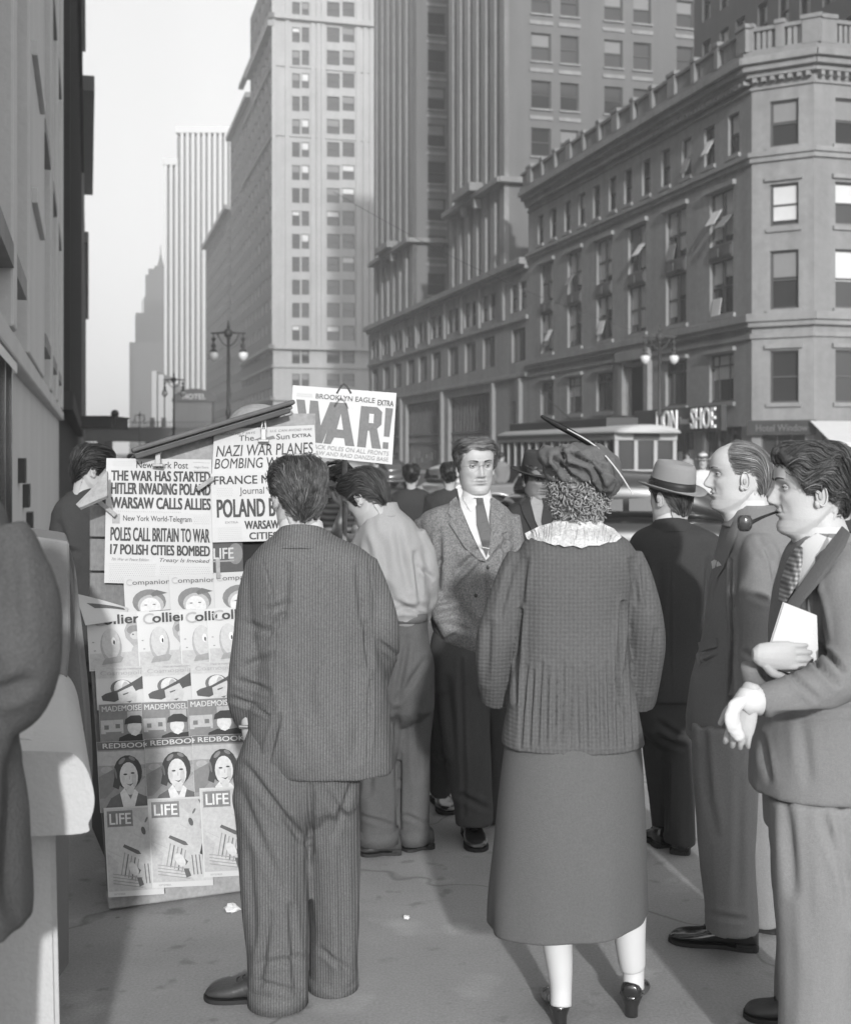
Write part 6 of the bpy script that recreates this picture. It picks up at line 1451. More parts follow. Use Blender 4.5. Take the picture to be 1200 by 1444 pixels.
# curled hair: many small ringlets
rg = random.Random(5); b = BM()
hp = []
for k in range(330):
    ph = rg.uniform(-math.pi * .95, math.pi * .95) + math.pi; z = rg.uniform(.018, .13)
    p = Vector(head_surface(np.array([z]), np.array([ph]), np.array([rg.uniform(.006, .026 if z > .05 else .016)]), 0, False)[0]); 
    if p.y > .045: continue
    ax = Vector((rg.uniform(-1, 1), rg.uniform(-.4, .4), rg.uniform(-1, 1))).normalized(); e1 = ax.orthogonal().normalized(); e2 = ax.cross(e1); R0 = rg.uniform(.006, .013); n_ = 14; pts = []
    for i in range(n_):
        q = i * .75; v = p + (e1 * math.cos(q) + e2 * math.sin(q)) * R0 * (1 - .35 * i / n_) + ax * (.0014 * (i - n_ / 2)); pts.append(tuple(h.M @ v) + (.0019, .0019))
    tube(b, pts, 4, 1)
obj('hair', b, plain_hair('pale_curls', .32), f.root, True)
bb2 = h.hair(hairm('grey_blonde_hair', .2), side=.06, back=.02, th=.012, n=500, flow='curly', length=.04, r=.003, curl=1.2, seed=8); bb2.name = 'under_hair'
b = BM()
f.loft(b, [(626, 805, 835, .03, .0), (632, 785, 855, .09, 0), (645, 772, 868, .125, 0), (662, 768, 876, .135, 0), (678, 776, 878, .12, .0), (690, 795, 874, .1, 0), (696, 815, 866, .08, .02)], e=2.2)
f.t(b, [(790, 650, -.1, 16), (775, 645, -.05, 15), (770, 640, .05, 13)], 10)
f.t(b, [(800, 640, -.11, 14), (830, 652, -.13, 15), (855, 675, -.11, 14), (862, 692, -.06, 12)], 10)
cr = [((800, 640), (835, 655), 3, .012), ((835, 655), (850, 685), 3, .012), ((812, 632), (860, 650), 3, .009), ((780, 645), (805, 672), 3, .012), ((800, 668), (840, 690), 3, .009), ((775, 660), (800, 690), 3, .009), ((825, 640), (870, 672), 3, .008), ((790, 632), (800, 650), 2.5, .01)]
f.cloth('draped_hat', b, C_felt3, .0055, 2, cr, .007, (20, 20, 20), seed=35)
b = BM(); pts = [f.w(763, 586, .02), f.w(785, 598, 0), f.w(808, 610, -.02), f.w(830, 624, -.05), f.w(845, 636, -.08)]
C = catmull([tuple(p) for p in pts], 5); up_ = []; lo_ = []
for i, c in enumerate(C):
    t_ = i / (len(C) - 1); w_ = .0095 * math.sin(math.pi * min(1, .08 + t_ * .95)) ** .7 + .001; c = Vector(c); n_ = Vector((.55, 0, .85)); up_.append((c + n_ * w_ * .7, c - n_ * w_ * 1.1, c))
rr = [[u, c + Vector((0, -.002, 0)), l, c + Vector((0, .002, 0))] for u, l, c in up_]; rings(b, rr); obj('feather', b, mat('black_feather', .02, .35, .3, 40, .5, 200, stretch=(1, 1, 4)), f.root, True)
b = BM(); tube(b, [tuple(f.w(800, 605, -.03)) + (.0016,), tuple(f.w(840, 629, -.08)) + (.0022,), tuple(f.w(872, 665, -.135)) + (.0022,), tuple(f.w(892, 697, -.12)) + (.0025,)], 6, 4); obj('hat_quill', b, mat('pale_quill', .6, .4), f.root)

# ---------- man in a dark hat beyond the woman
f = Fg(6.8, 765, 'man in a dark suit and dark wide brimmed hat, half hidden behind the woman')
b = BM()
f.loft(b, [(700, 742, 778, .05, 0), (708, 728, 796, .085, 0), (718, 712, 815, .11, 0), (740, 704, 824, .125, 0), (800, 706, 822, .13, 0), (880, 704, 824, .13, 0), (930, 702, 826, .13, 0)])
f.t(b, [(716, 735, 0, 15), (710, 790, 0, 15), (706, 850, -.02, 14), (712, 890, -.05, 13)]); f.t(b, [(812, 735, 0, 15), (818, 790, 0, 15), (820, 850, -.02, 14)])
jk = f.cloth('jacket', b, C_black, .01, 4, (), .006, (9, 9, 4), seed=41); B_ = [f.bvh(jk)]
f.patch(B_, [(744, 692), (752, 690), (764, 703), (778, 694), (786, 697), (780, 720), (772, 752), (766, 757), (755, 735)], C_shirt, 'shirt_front', .004, .003, .01)
f.patch(B_, [(764, 702), (774, 703), (778, 725), (776, 748), (768, 756), (763, 735), (766, 712)], C_black, 'tie', .01, .006, .01)
f.patch(B_, [(740, 698), (750, 728), (764, 758), (752, 752), (738, 726), (732, 708)], C_black, 'lapel', .004, .008, .01); f.patch(B_, [(788, 698), (782, 726), (770, 760), (784, 750), (795, 726), (798, 706)], C_black, 'lapel', .004, .008, .01)
b = BM(); f.loft(b, [(900, 712, 816, .12, 0), (960, 714, 814, .12, 0)], hip=True); f.t(b, [(740, 930, 0, 26), (742, 1010, 0, 20), (744, 1060, 0, 18)]); f.t(b, [(788, 930, 0, 26), (786, 1010, 0, 20), (785, 1060, 0, 18)]); f.cloth('trousers', b, C_black, .011, 4, (), .006, (9, 9, 3), seed=44)
for x_ in (744, 785): shoe_w(f, f.w(x_, HY, .1) - ZUP * H, f.w(x_ + 3, HY, -.17) - ZUP * H, .1, C_shoe)
h = Head(f, 758, 675, 0, 200, -6, scale=1.03, skin=.2); core_body(h, f, 760, 715, 920); h.build(); h.hair(HR_dark, n=250, seed=9, side=.09, th=.003, length=.04, top=.2, stray=0, rough=.001); h.brows(plain_hair('brow_hair', .05))
def fedora(fg, hd, m, band_m, name='hat', crown=.105, brim=.058, tilt=0.0, z0=.152, turn=0.0):
    M = hd.M @ Matrix.Translation((0, -.008, z0)) @ Matrix.Rotation(R(tilt), 4, 'X') @ Matrix.Rotation(R(turn), 4, 'Z')
    bm = BM(); n = 48
    def ring(rx, ry, z, dent=0.0, curl=0.0):
        out = []
        for j in range(n):
            q = 2 * math.pi * j / n; x, y = rx * math.sin(q), ry * math.cos(q)
            zz = z + curl * (abs(math.sin(q)) ** 1.5) - dent * math.exp(-(x / .028) ** 2) 
            if dent: x *= 1 - .0 ; 
            pinch = 1 - (.16 * math.exp(-((abs(x) - .05) / .025) ** 2) * max(0, math.cos(q)) * min(1, max(0, (z - .03) / .05)))
            out.append(M @ Vector((x * pinch, y, zz)))
        return out
    rr = [ring(.076, .098, -.004), ring(.079 + brim * .5, .101 + brim * .5, -.007, curl=.004), ring(.079 + brim, .101 + brim, -.005, curl=.016), ring(.08 + brim, .103 + brim, -.002, curl=.018), ring(.079 + brim * .5, .101 + brim * .5, -.002, curl=.006), ring(.082, .103, .002),
          ring(.081, .102, .03), ring(.079, .1, .055), ring(.074, .095, crown * .8), ring(.066, .086, crown * .96), ring(.055, .074, crown * 1.0, .004), ring(.035, .05, crown * .97, .014), ring(.012, .02, crown * .93, .016)]
    rings(bm, rr); o = obj(name, bm, m, fg.root, True)
    bm = BM(); rings(bm, [ring(.0835, .1045, .003), ring(.0828, .1038, .018), ring(.0815, .1025, .036), ring(.078, .099, .036), ring(.08, .1, .003)], cap=False); obj('hat_band', bm, band_m, o, True, rel=fg.root.location)
    return o
fedora(f, h, C_felt2, C_band, crown=.11, brim=.062, tilt=-4)

# ---------- man with the light hat, back to us
f = Fg(5.3, 950, 'man from behind in a black suit and light hat with a dark ribbon')
b = BM()
f.loft(b, [(736, 925, 966, .055, 0), (743, 912, 984, .085, 0), (752, 896, 1006, .11, 0), (768, 887, 1020, .125, 0), (810, 888, 1020, .135, 0), (860, 894, 1010, .13, 0), (910, 896, 1002, .13, 0), (955, 897, 998, .14, 0), (985, 898, 994, .14, 0)], e=2.3)
f.t(b, [(898, 768, 0, 16), (894, 810, 0, 17), (892, 860, 0, 16), (893, 910, .04, 15), (898, 940, .1, 14)]); f.t(b, [(1010, 768, 0, 16), (1016, 810, 0, 17), (1018, 860, 0, 16), (1012, 910, .04, 15), (1005, 940, .1, 14)])
cr = [((945, 770), (945, 980), 1.4, .003), ((910, 790), (915, 860), 4, .006), ((1000, 790), (995, 870), 4, .007), ((905, 900), (915, 975), 5, .005), ((930, 800), (928, 900), 6, .004)]
f.cloth('jacket', b, C_black, .008, 4, cr, .005, (8, 8, 3), seed=51)
b = BM(); f.loft(b, [(960, 900, 990, .12, 0), (1000, 900, 986, .12, 0), (1030, 904, 982, .1, 0)], hip=True)
f.t(b, [(926, 1000, .05, 26, .1), (930, 1080, .1, 22, .085), (936, 1150, .14, 18, .08), (938, 1176, .15, 17, .08)]); f.t(b, [(960, 1000, 0, 26, .1), (958, 1080, 0, 24, .09), (958, 1150, 0, 22, .085), (958, 1188, 0, 22, .085)])
f.cloth('trousers', b, C_black, .008, 4, [((925, 1040), (965, 1055), 4, .007), ((930, 1020), (960, 1040), 4, .006), ((940, 1080), (938, 1170), 4, .01)], .006, (9, 9, 3), seed=54)
shoe(f, 958, 1207, 964, 1184, .1, C_shoe); shoe(f, 938, 1197, 912, 1180, .1, C_shoe)
collar_ring(f, 'shirt_collar', 946, [(726, 21, .062), (735, 22, .066), (747, 24, .07)], C_white, tilt=-.016); collar_ring(f, 'jacket_collar', 946, [(734, 23, .074), (743, 30, .09), (753, 38, .108)], C_black, tilt=-.016)
h = Head(f, 946, 700, 0, 38, -2, scale=1.02, skin=.48); core_body(h, f, 946, 750, 960); h.build(); h.hair(HR_mid, n=1200, side=.09, back=.03, th=.003, length=.035, r=.0011, top=.2, seed=10, stray=0, rough=.001)
fedora(f, h, C_felt, C_band, crown=.112, brim=.05, tilt=13, z0=.15)

# ---------- balding man in profile
f = Fg(4.29, 1035, 'balding man in profile facing left, grey jacket with white pocket handkerchief')
b = BM()
f.loft(b, [(712, 1034, 1088, .07, 0), (724, 1028, 1100, .1, 0), (742, 1022, 1114, .14, 0), (765, 1017, 1122, .175, 0), (800, 1008, 1122, .19, 0), (850, 1000, 1114, .185, 0), (890, 994, 1106, .175, 0), (930, 985, 1098, .17, 0), (970, 974, 1090, .17, 0), (1010, 969, 1084, .17, 0), (1030, 970, 1082, .165, 0)], e=2.3)
f.t(b, [(1072, 768, -.12, 26), (1070, 800, -.17, 28), (1066, 850, -.19, 27), (1062, 900, -.2, 25), (1056, 950, -.22, 23), (1046, 990, -.22, 20)])
f.t(b, [(1068, 768, .12, 26), (1066, 850, .19, 27), (1056, 950, .2, 23)])
cr = [((1030, 790), (1034, 900), 2.2, .016), ((1034, 900), (1030, 985), 2.2, .014), ((1030, 985), (1018, 1030), 2, .01), ((1085, 775), (1100, 850), 4, .006), ((1070, 760), (1098, 800), 4, .005), ((1060, 840), (1085, 850), 4, .005), ((983, 905), (986, 935), 1.2, .006), ((986, 936), (1010, 925), 1.2, .006), ((1050, 920), (1075, 935), 4, .006)]
jk = f.cloth('jacket', b, C_grey, .0075, 4, cr, .004, (8, 8, 4), seed=61); B_ = [f.bvh(jk)]
f.patch(B_, [(1027, 748), (1035, 735), (1046, 728), (1038, 755), (1020, 800), (1010, 815), (1008, 800), (1014, 778), (1022, 762)], C_grey, 'lapel', .003, .006, .008, fit=True)
f.patch(B_, [(1003, 792), (1007, 789), (1013, 792), (1017, 797), (1010, 799), (1004, 802)], C_white, 'pocket_handkerchief', .005, .006, .006, fit=True)
f.patch(B_, [(984, 906), (1009, 899), (1011, 912), (986, 919)], C_grey, 'pocket_flap', .003, .004, .008, fit=True)
b = BM(); f.loft(b, [(1000, 972, 1080, .12, 0), (1040, 970, 1076, .13, 0)], hip=True); f.t(b, [(1022, 1020, -.08, 48, .1), (1023, 1100, -.08, 45, .1), (1027, 1200, -.08, 40, .095), (1031, 1270, -.08, 37, .095), (1032, 1312, -.08, 37, .1)])
f.t(b, [(1045, 1020, .1, 42, .1), (1062, 1120, .12, 34, .09), (1072, 1230, .14, 30, .085), (1075, 1300, .15, 30, .085)])
f.cloth('trousers', b, C_light, .008, 4, [((990, 1010), (1000, 1120), 5, .007), ((1000, 1290), (1050, 1298), 4, .005), ((1045, 1100), (1040, 1280), 6, .005), ((985, 1060), (1010, 1180), 6, .005)], .005, (9, 9, 2.5), seed=64)
shoe(f, 1070, 1340, 944, 1326, .1, C_shoe); shoe(f, 1100, 1315, 1010, 1300, .1, C_shoe)
collar_ring(f, 'shirt_collar', 1056, [(705, 24, .064), (718, 28, .07), (732, 33, .076)], C_white); collar_ring(f, 'jacket_collar', 1062, [(712, 28, .076), (726, 36, .09), (742, 44, .11)], C_grey)
h = Head(f, 1041, 672, 0, 86, 2, scale=1.02, skin=.52, nose=1.12, opn=.55); core_body(h, f, 1062, 740, 980)
b = BM(); f.t(b, [(1052, 690, 0, 22, .058), (1057, 710, 0, 25, .062), (1060, 730, 0, 28, .07)]); h.add_bm(b, 0, world=True)
h.build(); h.hair(HR_grey, front=.222, temple=.17, side=.12, back=.035, th=.004, n=4200, flow='back', length=.08, r=.0008, top=.5, seed=12, rough=.001); h.brows(plain_hair('brow_hair', .05), .7)

# ---------- man with the pipe
f = Fg(3.35, 1150, 'dark haired man in profile with a pipe in his mouth, clasping white papers')
b = BM()
f.loft(b, [(755, 1126, 1200, .07, 0), (768, 1118, 1222, .11, 0), (790, 1108, 1240, .155, 0), (830, 1098, 1246, .185, 0), (880, 1092, 1244, .19, 0), (940, 1086, 1240, .18, 0), (1000, 1074, 1238, .185, 0), (1060, 1063, 1242, .195, 0), (1112, 1060, 1246, .2, 0)], e=2.4)
f.t(b, [(1182, 785, -.12, 34), (1192, 825, -.18, 40), (1202, 880, -.22, 41), (1208, 925, -.26, 40), (1188, 955, -.29, 36), (1140, 972, -.31, 31), (1095, 984, -.32, 27), (1070, 990, -.32, 24)], 20, 6)
f.t(b, [(1170, 790, .14, 34), (1165, 860, .17, 34), (1140, 930, .05, 30), (1095, 955, -.1, 24), (1066, 950, -.16, 20)], 18, 6)
cr = [((1125, 800), (1112, 880), 3, .008), ((1150, 810), (1150, 900), 4, .01), ((1155, 840), (1165, 910), 4, .008), ((1150, 905), (1190, 945), 4, .012), ((1140, 925), (1180, 965), 4, .01), ((1115, 950), (1150, 985), 4, .008), ((1105, 865), (1140, 866), 1.5, .006), ((1095, 1010), (1200, 1000), 4, .006), ((1075, 1040), (1085, 1100), 5, .006), ((1130, 1020), (1140, 1100), 8, .004)]
jk = f.cloth('jacket', b, C_mid, .0075, 4, cr, .005, (8, 8, 4), seed=71); B_ = [f.bvh(jk)]
f.patch(B_, [(1124, 775), (1135, 762), (1180, 735), (1184, 742), (1165, 770), (1148, 800), (1128, 835), (1118, 830), (1120, 800)], C_white, 'shirt_front', .003, .003, .008, fit=True)
f.patch(B_, [(1124, 768), (1131, 772), (1130, 800), (1122, 825), (1108, 848), (1097, 850), (1100, 820), (1110, 790)], C_tiech, 'tie', .01, .008, .008, fit=True)
f.patch(B_, [(1187, 742), (1198, 752), (1190, 772), (1160, 815), (1130, 850), (1104, 885), (1096, 880), (1100, 862), (1118, 838), (1145, 800), (1168, 768)], C_mid, 'lapel', .004, .008, .008, fit=True)
b = BM(); f.loft(b, [(1080, 1078, 1240, .15, 0), (1125, 1080, 1242, .16, 0), (1170, 1082, 1240, .15, 0)], hip=True); f.t(b, [(1160, 1130, -.08, 78, .12), (1160, 1250, -.1, 68, .11), (1156, 1350, -.1, 58, .1), (1152, 1450, -.1, 55, .1), (1152, 1530, -.1, 55, .1)])
f.t(b, [(1150, 1130, .12, 66, .11), (1142, 1250, .25, 52, .1), (1138, 1340, .36, 44, .09), (1136, 1420, .4, 42, .09)])
f.cloth('trousers', b, C_light, .009, 4, [((1185, 1140), (1200, 1300), 7, .006), ((1110, 1130), (1120, 1260), 7, .006), ((1160, 1150), (1190, 1240), 6, .006)], .006, (8, 8, 2.5), seed=74)
shoe(f, 1160, 1446, 1049, 1432, .1, C_shoe2); shoe_w(f, f.w(1190, HY, -.1) - ZUP * H, f.w(1100, HY, -.25) - ZUP * H, .1, C_shoe2)
collar_ring(f, 'shirt_collar', 1158, [(742, 32, .066), (756, 36, .072), (772, 40, .08)], C_white); collar_ring(f, 'jacket_collar', 1166, [(750, 36, .085), (768, 46, .1), (786, 56, .12)], C_mid)
h = Head(f, 1144, 690, 0, 84, 0, scale=1.03, skin=.52, nose=1.05, opn=.45); core_body(h, f, 1160, 780, 1080)
b = BM(); f.t(b, [(1152, 715, 0, 30, .058), (1158, 740, 0, 32, .062), (1164, 765, 0, 36, .07)]); h.add_bm(b, 0, world=True)
# hand on the papers, fingers laid across them
b = BM(); hand(b, f.w(1073, 924, -.245), (1, .06, -.03), (0, .1, 1), (0, -1, .1), .9, .3, .0, mirror=1, stub=.012); h.add_me(remesh(b, .0024, 2), tone=.82)
b = BM(); hand(b, f.w(1054, 992, -.33), (-.3, -.1, -1), (1, -.4, -.3), (-.4, -1, 0), .82, .6, .05); h.add_me(remesh(b, .0024, 2), tone=.82)
h.build()
h.hair(HR_wavy, front=.182, side=.1, back=.045, th=.018, n=8500, flow='back', wave=.75, length=.075, r=.001, top=1.9, seed=14, rough=.014); h.brows(plain_hair('brow_hair', .05), 1.1)
b = BM(); f.t(b, [(1070, 988, -.32, 21, .04), (1054, 988, -.325, 20, .038), (1044, 999, -.33, 16, .03)], 20, 1); obj('shirt_cuff', b, C_white, f.root, True)
b = BM(); f.t(b, [(1066, 966, -.17, 16, .03), (1058, 952, -.19, 14, .028), (1057, 938, -.2, 12, .024)], 18, 2); obj('sleeve_end', b, C_mid, f.root, True)
# pipe and papers are things of their own
mo = h.M @ Vector((0, .093, .0535)); bw_ = f.w(1050, 738, -.03)
PI_ = empty('tobacco_pipe', bw_, 'dark briar tobacco pipe held in the mouth of the dark haired man', 'pipe')
b = BM(); mid_ = (mo + bw_) / 2 - ZUP * .004; tube(b, [tuple(mo + (mo - bw_).normalized() * .012) + (.0035, .005), tuple(mo.lerp(bw_, .35)) + (.004, .005), tuple(mo.lerp(bw_, .7) - ZUP * .003) + (.0055, .0055), tuple(mo.lerp(bw_, .95) - ZUP * .008) + (.0065, .0065)], 10, 4); obj('stem', b, mat('pipe_vulcanite', .015, .15, spec=.6), PI_, True)
b = BM(); lathe(b, [(.003, -.022), (.012, -.021), (.0185, -.012), (.0205, 0), (.0195, .012), (.0165, .021), (.0135, .0215), (.012, .012), (.003, .006)], bw_, 20); obj('bowl', b, mat('pipe_briar', .05, .18, .4, 60, spec=.6, coat=.6), PI_, True)
PP = empty('paper_sheets', f.w(1118, 905, -.2), 'folded white paper sheets clasped against the jacket of the pipe smoker', 'papers')
for k in range(2):
    b = BM(); z_ = [f.w(x + 2 * k, y + k, -.205 - .006 * k) for x, y in ((1104, 849), (1150, 867), (1152, 930), (1118, 950), (1088, 942), (1083, 915))]
    vv = [b.verts.new(p) for p in z_]; vb_ = [b.verts.new(p + Vector((0, .002, 0))) for p in z_]; b.faces.new(vv); b.faces.new(vb_[::-1])
    for i in range(6): b.faces.new((vv[i], vb_[i], vb_[(i+1) % 6], vv[(i+1) % 6]))
    obj('sheet', b, C_white, PP)
HK = empty('crumpled_handkerchief', f.w(1042, 1010, -.34), 'crumpled white cloth hanging from the hand of the pipe smoker', 'handkerchief')
b = BM(); f.t(b, [(1052, 985, -.345, 7, .01), (1036, 998, -.36, 12, .014), (1031, 1014, -.365, 14, .015), (1036, 1030, -.36, 12, .014), (1046, 1041, -.35, 5, .008)], 14, 5); me = remesh(b, .004, 2); co, no = arrays(me); co = co + no * (.008 * pnoise(co * np.array((30, 30, 14))) + .002 * pnoise(co * 80))[:, None] - np.array(HK.location); me.vertices.foreach_set('co', co.ravel()); link_mesh('cloth', me, HK, C_white, True)

# ---------- blurred man at the left edge
f = Fg(2.2, -120, 'blurred man in a charcoal coat at the left edge, only arm and coat seen')
b = BM(); f.loft(b, [(650, -190, -90, .07, 0), (690, -280, -30, .12, 0), (730, -330, 0, .15, 0), (850, -330, 12, .17, 0), (1000, -330, 18, .17, 0), (1150, -335, 30, .18, 0), (1312, -345, 36, .19, 0)])
f.t(b, [(-5, 765, 0, 52), (22, 830, -.03, 56), (30, 900, -.04, 54), (28, 955, -.03, 50), (2, 1000, .0, 45), (-60, 1030, .05, 42)])
f.cloth('overcoat', b, C_char, .012, 4, [((10, 760), (20, 900), 14, .01), ((-10, 980), (40, 960), 10, .01), ((15, 1080), (20, 1280), 14, .01)], .007, (8, 8, 3), seed=81)
b = BM(); f.loft(b, [(1280, -320, 0, .12, 0), (1330, -320, -5, .12, 0)])
for x_ in (-90, -240): f.t(b, [(x_, 1310, 0, 80, .1), (x_, 1600, 0, 62, .09), (x_, 1950, 0, 55, .08)])
f.cloth('trousers', b, C_char, .014, 3, (), .006, (8, 8, 3), seed=84)
for x_ in (-90, -240): shoe_w(f, f.w(x_, HY, -.1) - ZUP * H, f.w(x_ - 10, HY, .17) - ZUP * H, .1, C_shoe)
h = Head(f, -140, 560, 0, 30, scale=1.03, skin=.45, eyes=False); core_body(h, f, -140, 700, 1250); h.build(); h.hair(HR_dark, n=200, seed=16)

# ---------- dark haired man behind the stand
f = Fg(6.2, 118, 'dark haired man in a black coat standing behind the newsstand flap')
b = BM(); f.loft(b, [(688, 108, 142, .05, 0), (700, 92, 158, .09, 0), (720, 76, 170, .12, 0), (780, 74, 172, .13, 0), (860, 78, 172, .13, 0), (930, 76, 174, .13, 0)]); f.t(b, [(88, 725, 0, 16), (82, 790, 0, 16), (84, 850, -.05, 15)])
f.cloth('overcoat', b, C_black, .01, 4, [((85, 740), (100, 800), 5, .01), ((80, 770), (110, 780), 4, .008)], .008, (9, 9, 6), seed=91)
b = BM(); f.loft(b, [(900, 82, 166, .12, 0), (960, 84, 166, .12, 0)]); f.t(b, [(104, 940, 0, 24), (104, 1110, 0, 18)]); f.t(b, [(146, 940, 0, 24), (146, 1110, 0, 18)]); f.cloth('trousers', b, C_black, .011, 4, (), .005, (9, 9, 3), seed=92)
for x_ in (104, 146): shoe_w(f, f.w(x_, HY, .1) - ZUP * H, f.w(x_ + 12, HY, -.15) - ZUP * H, .1, C_shoe)
h = Head(f, 130, 661, 0, -62, -14, scale=1.0, skin=.42); core_body(h, f, 126, 705, 920); b = BM(); f.t(b, [(124, 680, 0, 13, .05), (124, 700, 0, 15, .055)]); h.add_bm(b, 0, world=True); h.build(); h.hair(HR_black, n=900, side=.085, back=.03, th=.013, length=.07, r=.0024, top=1.8, seed=17)
collar_ring(f, 'shirt_collar', 124, [(688, 15, .06), (696, 17, .065), (704, 19, .07)], C_white)

# ---------- reader behind the shirt sleeved man, hand raised
f = Fg(6.4, 480, 'person in a striped blouse and dark skirt with a raised hand, behind the bowed man')
b = BM(); f.loft(b, [(704, 468, 492, .05, 0), (714, 458, 506, .08, 0), (730, 452, 514, .1, 0), (760, 454, 512, .1, 0), (800, 456, 512, .1, 0)])
f.cloth('blouse', b, mat('striped_blouse', .2, .9, .1, stripe=[(2, .03, 1.0, 1.0)]), .01, 3, (), .006, (9, 9, 5), seed=95)
b = BM(); f.loft(b, [(780, 456, 512, .1, 0), (830, 450, 520, .13, 0), (960, 444, 528, .15, 0)]); f.cloth('skirt', b, C_black, .012, 3, (), .006, (9, 9, 3), seed=96)
for x_ in (470, 502):
    b = BM(); f.t(b, [(x_, 940, 0, 13), (x_, 1020, 0, 11), (x_, 1100, 0, 8)], 12, 3); obj('stocking', b, mat('grey_stocking', .2), f.root, True); shoe_w(f, f.w(x_, HY, .08) - ZUP * H, f.w(x_, HY, -.16) - ZUP * H, .08, C_shoe)
h = Head(f, 474, 684, 0, 150, -20, scale=.95, skin=.3); core_body(h, f, 480, 720, 800)
b = BM(); f.t(b, [(506, 735, -.05, 9), (500, 760, -.16, 8.5), (476, 752, -.22, 7.5), (482, 728, -.22, 6.5), (487, 715, -.2, 6)], 12, 5); h.add_bm(b, 0, world=True)
b = BM(); hand(b, f.w(486, 713, -.2), (-.1, .2, 1), (1, 0, 0), (0, -1, .1), .9, .5, .02); h.add_me(remesh(b, .004, 2)); h.build(); h.hair(HR_black, n=500, side=.05, back=.0, th=.02, length=.06, r=.003, seed=18, top=1.2)

# ---------- passers-by farther off
def passer(px, Y, hgt, label, body_m, hair_m, skirt=False, hat=None, yaw=0, leg_m=None, group=None, w=.42):
    fg = Fg(Y, px, label); s_ = hgt / 1.75; z = lambda q: q * s_; X0 = fg.root.location.x
    def zpy(zv): return HY + (H - zv) * F / Y
    hw = w / 2 * F / Y; k = F / Y
    b = BM(); fg.loft(b, [(zpy(z(1.48)), px - .05 * k, px + .05 * k, .05, 0), (zpy(z(1.43)), px - hw * .8, px + hw * .8, .09, 0), (zpy(z(1.3)), px - hw, px + hw, .12, 0), (zpy(z(1.05)), px - hw * .8, px + hw * .8, .11, 0), (zpy(z(.8)), px - hw * .9, px + hw * .9, .12, 0)], n=24, m=3)
    for sx in (-1, 1): fg.t(b, [(px + sx * hw * .85, zpy(z(1.4)), 0, .055 * k), (px + sx * hw * 1.02, zpy(z(1.15)), .02, .05 * k), (px + sx * hw * .95, zpy(z(.88)), -.05, .035 * k)], 10, 3)
    fg.cloth('coat', b, body_m, .018, 2, (), .008, (8, 8, 4), seed=px)
    lm = leg_m or body_m
    if skirt:
        b = BM(); fg.loft(b, [(zpy(z(.85)), px - hw * .85, px + hw * .85, .12, 0), (zpy(z(.4)), px - hw, px + hw, .16, 0)], n=24, m=3); obj('skirt', b, lm, fg.root, True)
    for sx in (-1, 1):
        b = BM(); fg.t(b, [(px + sx * .085 * k, zpy(z(.85)), 0, .075 * k), (px + sx * .09 * k, zpy(z(.45)), sx * .06, .06 * k), (px + sx * .09 * k, zpy(.08), sx * .12, .05 * k)], 12, 3); obj('leg', b, C_stock if skirt else lm, fg.root, True)
        c_ = fg.w(px + sx * .09 * k, HY, sx * .12); c_.z = 0; d_ = Vector((-math.sin(R(yaw)), math.cos(R(yaw)), 0)); shoe_w(fg, c_ - d_ * .1, c_ + d_ * .17, .09, C_shoe)
    hd = Head(fg, px, zpy(z(1.62)), 0, yaw, scale=1.0, skin=.4); core_body(hd, fg, px, zpy(z(1.42)), zpy(z(.9))); hd.build(); hd.hair(hair_m, n=150, seed=int(px), side=.08, th=.014, length=.04, r=.004)
    if hat: fedora(fg, hd, hat, C_band)
    return fg
passer(580, 12.5, 1.60, 'dark haired woman in a black coat walking away, left of the tweed jacket', C_black, HR_black, skirt=True)
passer(634, 11.5, 1.63, 'dark haired man walking away, just behind the shoulder of the tweed jacket', C_black, HR_black)
passer(1182, 6.5, 1.62, 'dark clad man behind the pipe smoker at the right edge', C_black, HR_black, yaw=20)
passer(991, 21, 1.68, 'distant man in a white hat and pale jacket beyond the man in the light hat', C_white, HR_mid, hat=C_white, yaw=160)
passer(640, 44, 1.68, 'distant pedestrian in white at the far shopfronts beneath the winged tower', C_white, HR_dark, yaw=90)
passer(1003, 55, 1.7, 'distant pedestrian in a dark coat by the shoe shop', C_darkt, HR_dark, yaw=-90)
passer(530, 26, 1.66, 'distant woman in a dark coat between the parked sedans, left of centre', C_darkt, HR_dark, skirt=True, yaw=40)
passer(707, 38, 1.7, 'distant man in a grey coat crossing the road beyond the tweed jacket', C_mid, HR_dark, hat=C_felt2, yaw=-70)
passer(970, 57, 1.7, 'distant pedestrian in a light shirt beneath the shoe sign', C_shirt, HR_dark, yaw=90)
passer(1030, 56, 1.66, 'distant pedestrian in grey at the chamfered corner shopfront', C_grey, HR_dark, skirt=True, yaw=-60)
passer(186, 24, 1.7, 'distant pedestrian on the left sidewalk seen above the newsstand rack', C_light, HR_dark, yaw=0)
passer(215, 30, 1.72, 'distant pale dressed pedestrian walking beside the kerb lamps on the left', C_shirt, HR_dark, hat=C_felt, yaw=180)
